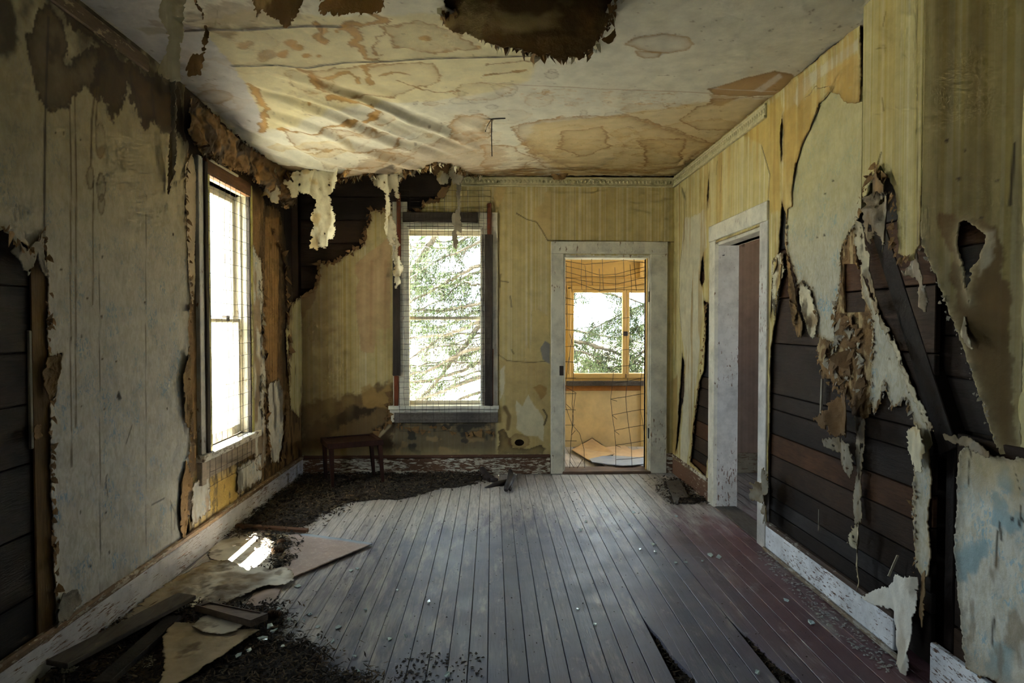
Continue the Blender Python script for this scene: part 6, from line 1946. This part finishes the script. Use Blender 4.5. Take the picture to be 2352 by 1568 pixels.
# ------------------------------------------------------------------ stool in the dark corner
fpt = lambda x, y: PLN_F.at([(x, y)])[0]
f1, f2 = fpt(761, 1130), fpt(880, 1117)
st = thing('stool', 'small dark red brown stool with tapering legs in the dark corner', 'stool', loc=(f1[0], f1[1], 0))
ax_ = Vector((f2[0] - f1[0], f2[1] - f1[1], 0)).normalized()
ay_ = Vector((-ax_.y, ax_.x, 0))
Wd, Dp, Hh = (f2 - f1)[0] / ax_.x, .32, .40


def st_part(name, boxes_):
    bm = bmesh.new()
    for (x0, x1, y0, y1, z0, z1, tp_, sx) in boxes_:
        vs = bm_box(bm, x0, x1, y0, y1, z0, z1)
        cx_, cy_ = (x0 + x1) / 2, (y0 + y1) / 2
        for v_ in vs:
            if v_.co.z < (z0 + z1) / 2:
                v_.co.x = cx_ + (v_.co.x - cx_) * tp_ + sx
                v_.co.y = cy_ + (v_.co.y - cy_) * tp_
    bmesh.ops.bevel(bm, geom=bm.edges[:], offset=.003, segments=1, affect='EDGES')
    for v_ in bm.verts:
        p = ax_ * v_.co.x + ay_ * v_.co.y
        v_.co = Vector((p.x, p.y, v_.co.z))
    me = bpy.data.meshes.new(name)
    bm.to_mesh(me); bm.free()
    me.materials.append(M_STOOL)
    o = bpy.data.objects.new(name, me)
    COL.objects.link(o); o.parent = st


st_part('leg', [(-.02, .02, -.02, .02, 0, Hh, .6, .012)])
st_part('leg', [(Wd - .05, Wd - .01, -.02, .02, 0, Hh, .6, .030)])
st_part('leg', [(-.02, .02, Dp - .02, Dp + .02, 0, Hh, .6, .012)])
st_part('leg', [(Wd - .05, Wd - .01, Dp - .02, Dp + .02, 0, Hh, .6, .030)])
st_part('front_rail', [(-.03, Wd, -.022, .018, Hh - .035, Hh + .012, 1, 0)])
st_part('rear_rail', [(-.03, Wd, Dp - .02, Dp + .02, Hh - .035, Hh + .012, 1, 0)])
st_part('side_rail', [(-.03, .015, 0, Dp, Hh - .035, Hh + .012, 1, 0)])
st_part('side_rail', [(Wd - .045, Wd, 0, Dp, Hh - .035, Hh + .012, 1, 0)])
st_part('seat', [(.0, Wd - .03, .01, Dp - .01, Hh - .02, Hh + .004, 1, 0)])

# ------------------------------------------------------------------ things lying on the floor
Z3 = lambda pts: [(x * .3622, 1000 + y * .3622) for x, y in pts]
Z9 = lambda pts: [(300 + x * .2976, 1180 + y * .2976) for x, y in pts]


def crumple(a, seed, f=5):
    return lambda u, v, s: .35 * a * np.abs(fbm(u * 17, v * 17, seed + 9)) * 2 + a * np.abs(fbm(u * f, v * f, seed)) * 2 + a * .8 * np.maximum(0, fbm(u * 2, v * 2, seed + 3)) + .4 * a * np.exp(-np.maximum(s, 0) / .02) * (fbm(u * 9, v * 9, seed + 4) + .5)


def dirty(seed, k=.0, brown=(.30, .22, .12)):
    def f(p, s):
        p.over(.75 * sm(.0 + k, .18 + k, fbm(p.u * 5, p.v * 5, seed)), brown)
        p.over(.6 * sm(.08, .2, fbm(p.u * 16, p.v * 16, seed + 3)), (.16, .11, .06))
        p.over(.6 * np.exp(-np.maximum(s, 0) / .006), (.30, .24, .15))
    return f


floor_sheet('linoleum_piece', 'triangular speckled mauve linoleum piece with blue grey edge', 'linoleum', Z9([(1225, 160), (1360, 158), (1868, 238), (1600, 352), (1262, 490), (1240, 440), (1165, 410), (1190, 300)]), M_LINO, .010, .002,
            lambda u, v, s: .012 * sm(-1.5, -.9, u) + .006 * fbm(u * 3, v * 3, 211), lambda p, s: (p.over(.35 * sm(.05, .2, fbm(p.u * 120, p.v * 120, 212, 2)), (.62, .52, .47)), p.line(Z9([(1365, 168), (1600, 206), (1850, 242)]), .045, (.30, .37, .45), .95, .01, .3)), .007, .006, 1)
floor_sheet('linoleum_piece', 'small speckled brown linoleum scrap beside the fallen paper', 'linoleum', Z9([(960, 600), (1165, 560), (1130, 640), (1040, 730), (890, 690)]), M_LINO, .008, .003, None, lambda p, s: p.over(.6 * sm(-.1, .2, p.n1), (.28, .21, .16)), .006, .006, 2)
floor_sheet('fallen_paper', 'square of pale paper in the sun patch below the bright window', 'paper', Z9([(620, 215), (980, 150), (1215, 160), (1190, 300), (1115, 430), (900, 440), (720, 400), (600, 330)]), M_SHEET, .003, .006, crumple(.004, 221), dirty(222, .08, (.45, .36, .2)), .003, .008, 3)
floor_sheet('fallen_paper', 'large torn sheet of stained wallpaper sprawled along the left baseboard', 'paper', Z9([(60, 720), (150, 640), (330, 520), (480, 440), (620, 380), (760, 370), (900, 430), (1040, 425), (1120, 440), (1200, 432), (1245, 455), (1265, 490), (1250, 530), (1190, 552), (1060, 560), (960, 600), (850, 650), (690, 712), (560, 720), (420, 760), (270, 780), (200, 740)]), M_SHEET, .016, .012, crumple(.022, 231), lambda p, s: (dirty(232, .10)(p, s), p.over(.8 * sm(-1.46, -1.66, p.u + .2 * p.n1), (.34, .25, .12)), p.over(.7 * sm(.05, .15, fbm(p.u * 8, p.v * 5, 233)) * sm(-1.1, -1.4, p.u), (.14, .09, .04))), .003, .008, 4)
floor_sheet('fallen_paper', 'broad tan sheet of paper lying in the near left litter', 'paper', Z3([(1030, 1290), (1085, 1190), (1240, 1200), (1400, 1240), (1650, 1235), (1560, 1300), (1420, 1400), (1290, 1480), (1080, 1600), (1000, 1640), (1040, 1480)]), m_paper('tan_fallen_paper', (.50, .41, .27), 'plain', tex=.2), .046, .006, crumple(.016, 241), dirty(242, .12), .003, .008, 5)
floor_sheet('fallen_paper', 'small curled pale scrap under the end of the drawer front', 'paper', Z3([(1215, 1215), (1270, 1160), (1330, 1130), (1400, 1155), (1560, 1195), (1500, 1240), (1400, 1265), (1290, 1255)]), M_SHEET, .060, .006, crumple(.010, 251), dirty(252, .06), .003, .006, 6)
floor_sheet('fallen_paper', 'brown folded paper scrap against the left baseboard', 'paper', Z3([(750, 1180), (870, 1100), (1020, 1110), (1010, 1135), (900, 1170), (800, 1180)]), M_SHEET, .02, .01, crumple(.016, 261), dirty(262, -.15), .003, .008, 7)
floor_sheet('fallen_paper', 'grey paper scrap lowest beside the left baseboard', 'paper', Z3([(200, 1470), (320, 1410), (370, 1490), (330, 1568), (120, 1590)]), M_TATTER_GR, .02, .01, crumple(.016, 271), dirty(272, -.1), .003, .01, 8)
floor_sheet('fallen_paper', 'small yellowed scrap beside the grey scrap in the near corner', 'paper', Z3([(385, 1480), (420, 1462), (500, 1468), (470, 1505), (390, 1515)]), M_TATTER, .03, .004, crumple(.008, 281), None, .003, .008, 9)
floor_sheet('fallen_paper', 'brown stained scrap beside the long board', 'paper', Z3([(770, 1450), (900, 1400), (1000, 1400), (960, 1480), (820, 1500)]), M_TATTER, .02, .01, crumple(.014, 291), dirty(292, -.15), .003, .009, 10)


def floor_board(name, label, cat, a, b, width, h, mat, z=0.0, lift=0.0):
    pa, pb = fpt(*a), fpt(*b)
    o = slanted(name, (pa[0], pa[1], z + h / 2), (pb[0], pb[1], z + h / 2 + lift), h, width, mat, None, (0, 0, 1), .003)
    return thing(name, label, cat, obj=o)


floor_board('loose_board', 'long dusty grey board lying along the left baseboard', 'board', (130, 1568), (430, 1402), .11, .022, M_GREYB, .062, .0)
floor_board('loose_board', 'dark narrow board half under the tan sheet in the near corner', 'board', (230, 1600), (400, 1440), .07, .03, M_DARKB, .026)
floor_board('loose_lath', 'dark red brown lath lying past the linoleum triangle', 'lath', (540, 1214), (706, 1226), .045, .022, m_wood('lath_wood', [(.12, .06, .035)], .6, (2, 12, 12), 4), .012)
floor_board('loose_board', 'dark flat board in the litter before the stool', 'board', (778, 1147), (886, 1127), .09, .018, m_wood('plum_board', [(.055, .04, .04)], .6, (2, 12, 12), 4), .008)
pd = PLN_F.at(Z3([(1235, 1090), (1310, 1065), (1700, 1145), (1590, 1190)]), .085)
dr = thing('drawer_front', 'grey brown panelled drawer front lying in the litter', 'drawer front', loc=(0, 0, 0))
vs = [(p[0], p[1], .092) for p in pd] + [(p[0], p[1], .068) for p in pd]
fs = [(0, 1, 2, 3), (7, 6, 5, 4)] + [((i + 1) % 4, i, i + 4, (i + 1) % 4 + 4) for i in range(4)]
M_DRAW = m_wood('drawer_wood', [(.16, .12, .095)], .6, (3, 8, 8), 4)
mesh_obj('panel', vs, fs, M_DRAW, dr)
c_ = pd.mean(0)
pin = c_ + (pd - c_) * np.array([.84, .84])
pou = c_ + (pd - c_) * .99
for i in range(4):
    j = (i + 1) % 4
    a, b, c2_, d2_ = pou[i], pou[j], pin[j], pin[i]
    vs = [(t[0], t[1], .098) for t in (a, b, c2_, d2_)] + [(t[0], t[1], .090) for t in (a, b, c2_, d2_)]
    mesh_obj('rim', vs, fs, M_DRAW, dr)
pr = fpt(1545, 1125)
gb = thing('broken_board', 'short broken grey board by the side doorway casing', 'board', obj=sheet('broken_board', PLN_F, [(1530, 1104), (1560, 1102), (1572, 1120), (1582, 1140), (1560, 1142), (1556, 1152), (1548, 1150), (1544, 1138), (1536, 1120)], M_GREYB, None, .007, .004, lambda u, v, s: .006 * fbm(u * 4, v * 4, 301), None, .022, True, .03, 30))
# dark metal scrap under the back baseboard
m1, m2 = fpt(1120, 1098), fpt(1172, 1112)
sc_ = thing('iron_scrap', 'curved dark iron scrap lying by the back baseboard', 'scrap metal', loc=(0, 0, 0))
b_ = MB()
P_ = lambda x, y, z: Vector((*fpt(x, y), z))
b_.tube([P_(1108, 1090, .05), P_(1116, 1099, .03), P_(1128, 1106, .02), P_(1142, 1108, .02)], [.028, .034, .03, .02], 8)
b_.build('curved_arm', M_IRON, sc_, True)
b_ = MB()
b_.tube([P_(1114, 1121, .006), P_(1140, 1116, .02), P_(1166, 1111, .022)], [.004, .022, .024], 8)
b_.build('wedge', M_IRON, sc_, True)
b_ = MB()
b_.tube([P_(1172, 1094, .05), P_(1174, 1110, .045), P_(1168, 1122, .035), P_(1162, 1131, .025)], [.02, .036, .034, .018], 8)
b_.build('upright_bar', M_IRON, sc_, True)
b_ = MB()
b_.tube([P_(1174, 1122, .03), P_(1172, 1130, .02)], [.016, .012], 6)
b_.build('prong', M_IRON, sc_, True)


# ------------------------------------------------------------------ litter, shards, cones
def litter(name, label, px, n, mound, seed, mats=(M_LITTER, M_LITTER2), size=(.012, .045), z0=0.0, frac=.36):
    uv = PLN_F.at(px)
    uv[:, 0] = np.clip(uv[:, 0], XL + .02, XR - .02)
    uv[:, 1] = np.clip(uv[:, 1], 1.7, YB - .025)
    hgt = lambda u, v, s: mound * sm(0, .12, s) * (.35 + .9 * np.clip(fbm(u * 5, v * 5, seed) + .5, 0, 1)) + .004
    keep = lambda u, v: sdpoly(u, v, uv) + .20 * fbm(u * 6, v * 6, seed + 2) + .09 * fbm(u * 30, v * 30, seed + 3, 3)
    root = layer(name, PLN_F, polybox(uv, .05), .014, lambda u, v: keep(u, v) - .015, mats[0], None, lambda u, v, s: z0 + hgt(u, v, s) + .010 * fbm(u * 40, v * 40, seed + 5, 2), None, .004)
    R = np.random.RandomState(seed)
    bx = polybox(uv, .06)
    u, v = R.uniform(bx[0], bx[1], n * 3), R.uniform(bx[2], bx[3], n * 3)
    s = keep(u, v) + .035 * np.abs(R.randn(n * 3)) ** 1.6
    ok = (s > 0) & (u > XL + .02) & (v < YB - .03) & (u < XR - .03)
    u, v, s = u[ok][:n], v[ok][:n], s[ok][:n]
    z = z0 + hgt(u, v, s) + R.uniform(0, .012, len(u))
    for k, m in enumerate(mats):
        sel = np.arange(len(u)) % 100 >= frac * 100 if k == 0 else np.arange(len(u)) % 100 < frac * 100
        uu, vv, zz = u[sel], v[sel], z[sel]
        N = len(uu)
        L = R.uniform(size[0], size[1], N) * (1 if k == 0 else 1.2)
        wdt = R.uniform(.0015, .006, N) * (1.3 if k == 0 else .8)
        an, el = R.uniform(0, 2 * PI, N), R.randn(N) * .35
        d = np.stack([np.cos(an) * np.cos(el), np.sin(an) * np.cos(el), np.sin(el)], 1) * L[:, None] / 2
        sd_ = np.stack([-np.sin(an), np.cos(an), R.randn(N) * .5], 1) * wdt[:, None]
        c = np.stack([uu, vv, zz + .004], 1)
        V = np.stack([c - d, c + sd_, c + d, c - sd_, c + np.array([0, 0, .002])], 1).reshape(-1, 3)
        V[:, 2] = np.maximum(V[:, 2], z0 + .0015)
        i = np.arange(N) * 5
        Fc = np.concatenate([np.stack([i, i + 1, i + 4], 1), np.stack([i + 1, i + 2, i + 4], 1), np.stack([i + 2, i + 3, i + 4], 1), np.stack([i + 3, i, i + 4], 1)])
        o = mesh_obj('needles' if k == 0 else 'twigs', V, Fc, m, root)
        o['kind'] = 'stuff'
    return thing(name, label, 'litter', obj=root, kind='stuff')


litter('litter', 'dark needle litter heaped along the back wall and corner', [(500, 1200), (620, 1110), (690, 1080), (900, 1090), (1120, 1090), (1130, 1097), (1090, 1112), (1000, 1124), (905, 1148), (850, 1146), (790, 1160), (740, 1185), (700, 1212), (640, 1222), (540, 1222), (480, 1235)], 9000, .035, 311)
litter('litter', 'dark needle litter spread across the near left floor', [(-100, 1620), (120, 1500), (250, 1440), (420, 1400), (600, 1392), (640, 1400), (655, 1440), (640, 1470), (690, 1478), (735, 1492), (745, 1500), (760, 1530), (800, 1550), (850, 1580), (900, 1650), (-100, 1800)], 14000, .02, 312)
litter('litter', 'small patch of litter on the pale paper beside the linoleum', [(585, 1240), (610, 1228), (660, 1230), (655, 1245), (650, 1300), (636, 1308), (634, 1265), (600, 1245)], 900, .006, 313, z0=.012)
litter('litter', 'crumbled litter under the broken grey board', [(1520, 1105), (1540, 1100), (1580, 1120), (1612, 1145), (1630, 1160), (1580, 1158), (1545, 1155), (1530, 1135)], 1000, .012, 314)
litter('litter', 'litter caught in the split beside the long floor gap', [(1520, 1430), (1550, 1465), (1600, 1530), (1660, 1600), (1620, 1600), (1570, 1530), (1530, 1465)], 1200, .012, 315, z0=-.035)
litter('litter', 'litter caught in the floor gap nearest the side wall', [(1715, 1430), (1745, 1460), (1800, 1520), (1850, 1590), (1810, 1590), (1760, 1520), (1725, 1470)], 1200, .012, 316, z0=-.035)


def crumbs(name, label, px, n, seed, mat, size=(.006, .02), zoff=.001):
    uv = PLN_F.at(px)
    R = np.random.RandomState(seed)
    bx = polybox(uv, 0)
    u, v = R.uniform(bx[0], bx[1], n * 4), R.uniform(bx[2], bx[3], n * 4)
    ok = sdpoly(u, v, uv) > 0
    u, v = u[ok][:n], v[ok][:n]
    N = len(u)
    an = R.uniform(0, 2 * PI, N)
    L = R.uniform(size[0], size[1], N)
    V = []
    for k in range(4):
        t = an + k * PI / 2 + R.uniform(-.4, .4, N)
        r = L * (.5 if k % 2 == 0 else R.uniform(.15, .4, N))
        V.append(np.stack([u + np.cos(t) * r, v + np.sin(t) * r, zoff + R.uniform(.0, .004, N)], 1))
    V.append(np.stack([u, v, zoff + R.uniform(.003, .007, N)], 1))
    V = np.stack(V, 1).reshape(-1, 3)
    i = np.arange(N) * 5
    Fc = np.concatenate([np.stack([i + k, i + (k + 1) % 4, i + 4], 1) for k in range(4)])
    o = mesh_obj(name, V, Fc, mat)
    return thing(name, label, 'debris', obj=o, kind='stuff')


crumbs('paint_flakes', 'grey paint flakes strewn along the foot of the white baseboard', [(1748, 1262), (1765, 1262), (2072, 1530), (2040, 1552), (1900, 1440), (1790, 1330), (1735, 1275)], 420, 321, M_FLAKE, (.006, .028))
crumbs('dust_crumbs', 'dark crumbs scattered over the floor boards', [(700, 1220), (1700, 1160), (1950, 1500), (1900, 1568), (800, 1568), (700, 1400)], 420, 322, M_LITTER, (.003, .012))
crumbs('dust_crumbs', 'needles and chips strewn before the back doorway', [(880, 1150), (1130, 1120), (1500, 1110), (1700, 1180), (1600, 1220), (800, 1220)], 160, 323, M_LITTER, (.004, .022))
crumbs('dust_crumbs', 'dark clots of needles at the bottom of the floor boards', [(920, 1500), (1110, 1500), (1120, 1568), (900, 1568)], 150, 324, M_LITTER, (.006, .028))

shards = [(776, 1443, 15), (730, 1440, 10), (711, 1412, 9), (699, 1427, 8), (664, 1424, 11), (839, 1402, 9), (806, 1311, 9), (820, 1307, 8), (984, 1385, 8), (913, 1356, 7), (731, 1464, 6), (764, 1475, 8), (895, 1468, 9), (813, 1510, 10), (819, 1546, 13), (684, 1347, 12), (932, 1463, 6), (1470, 1262, 7), (1500, 1251, 11), (1631, 1275, 15), (1575, 1293, 9), (1552, 1293, 7), (1334, 1219, 8), (1347, 1199, 6), (1367, 1435, 8), (1327, 1400, 7), (1028, 1553, 13), (1739, 1546, 12), (1863, 1431, 16), (1807, 1380, 14), (1613, 1289, 6), (1505, 1268, 7), (1455, 1178, 8), (620, 1455, 14), (628, 1466, 16), (605, 1483, 22), (650, 1500, 8), (572, 1510, 12), (548, 1522, 16), (640, 1415, 12), (1446, 1205, 6), (1553, 1186, 7), (1650, 1281, 12)]
for k, (x, y, sz) in enumerate(shards):
    c = fpt(x, y)
    r = sz / F * 1.4 * F / (y - 747) / 1.7
    an = rnd.uniform(0, 6)
    pts = [(c[0] + math.cos(an + t) * r * rnd.uniform(.55, 1.25), c[1] + math.sin(an + t) * r * rnd.uniform(.8, 1.8)) for t in (0, 1.4, 2.7, 4.2, 5.2)]
    n = 5
    z_ = .03 if x < 660 else .002
    tz = rnd.uniform(0, .012)
    vs = [(p[0], p[1], z_ + .003 + tz * (i % 3) / 2) for i, p in enumerate(pts)] + [(p[0], p[1], z_ + tz * (i % 3) / 2) for i, p in enumerate(pts)]
    fs = [tuple(range(n)), tuple(range(2 * n - 1, n - 1, -1))] + [((i + 1) % n, i, i + n, (i + 1) % n + n) for i in range(n)]
    o = mesh_obj('glass_shard', vs, fs, M_SHARD)
    if k == 0:
        lb = 'largest blue green glass shard on the bare boards past the litter'
    elif x < 660:
        lb = 'pale glass shard lying in the near left litter'
    elif x < 1000:
        lb = 'small pale glass shard on the boards between litter and linoleum'
    elif y < 1320:
        lb = 'small pale glass shard on the boards before the side doorway'
    else:
        lb = 'small pale glass shard low on the purple boards'
    thing('glass_shard', lb, 'glass shard', 'glass shards on the floor', obj=o)


def pine_cone(label, x, y, z, L, rot):
    c = fpt(x, y)
    rt_ = thing('pine_cone', label, 'pine cone', 'pine cones on the floor', (c[0], c[1], z))
    b = MB()
    n = 8
    pr_ = [(-.5, .0), (-.42, .2), (-.2, .30), (.1, .27), (.35, .17), (.5, .0)]
    b.tube([(L * t, 0, 0) for t, _ in pr_], [max(.001, L * r_) for _, r_ in pr_], n)
    d1_ = b.build('core', M_CONE, rt_, True)
    b = MB()
    for k in range(70):
        t = -.45 + .9 * k / 70
        rad = L * .32 * math.sqrt(max(.02, 1 - (t / .52) ** 2))
        a = k * 2.4
        p = Vector((L * t, math.cos(a) * rad * .7, math.sin(a) * rad * .7))
        o_ = Vector((.35, math.cos(a), math.sin(a))).normalized() * L * .16
        tn = Vector((0, -math.sin(a), math.cos(a))) * L * .09
        b.face(p - tn * .6, p + tn * .6, p + o_ + tn, p + o_ * 1.15, p + o_ - tn)
    d2_ = b.build('scales', M_CONE, rt_)
    rt_.rotation_euler = (0, .1, rot)
    return rt_


pine_cone('brown pine cone on the litter patch beside the linoleum', 637, 1277, .035, .075, .5)
pine_cone('smaller dark pine cone just above the other by the linoleum', 645, 1256, .03, .055, 1.2)
pine_cone('brown pine cone in the litter past the drawer front', 630, 1432, .045, .07, .2)

# plaster backings need their colour layer even where nothing is stained
for me in bpy.data.meshes:
    if 'Col' not in me.color_attributes and len(me.vertices):
        at = me.color_attributes.new('Col', 'FLOAT_COLOR', 'POINT')
        at.data.foreach_set('color', np.zeros(len(me.vertices) * 4, np.float32))
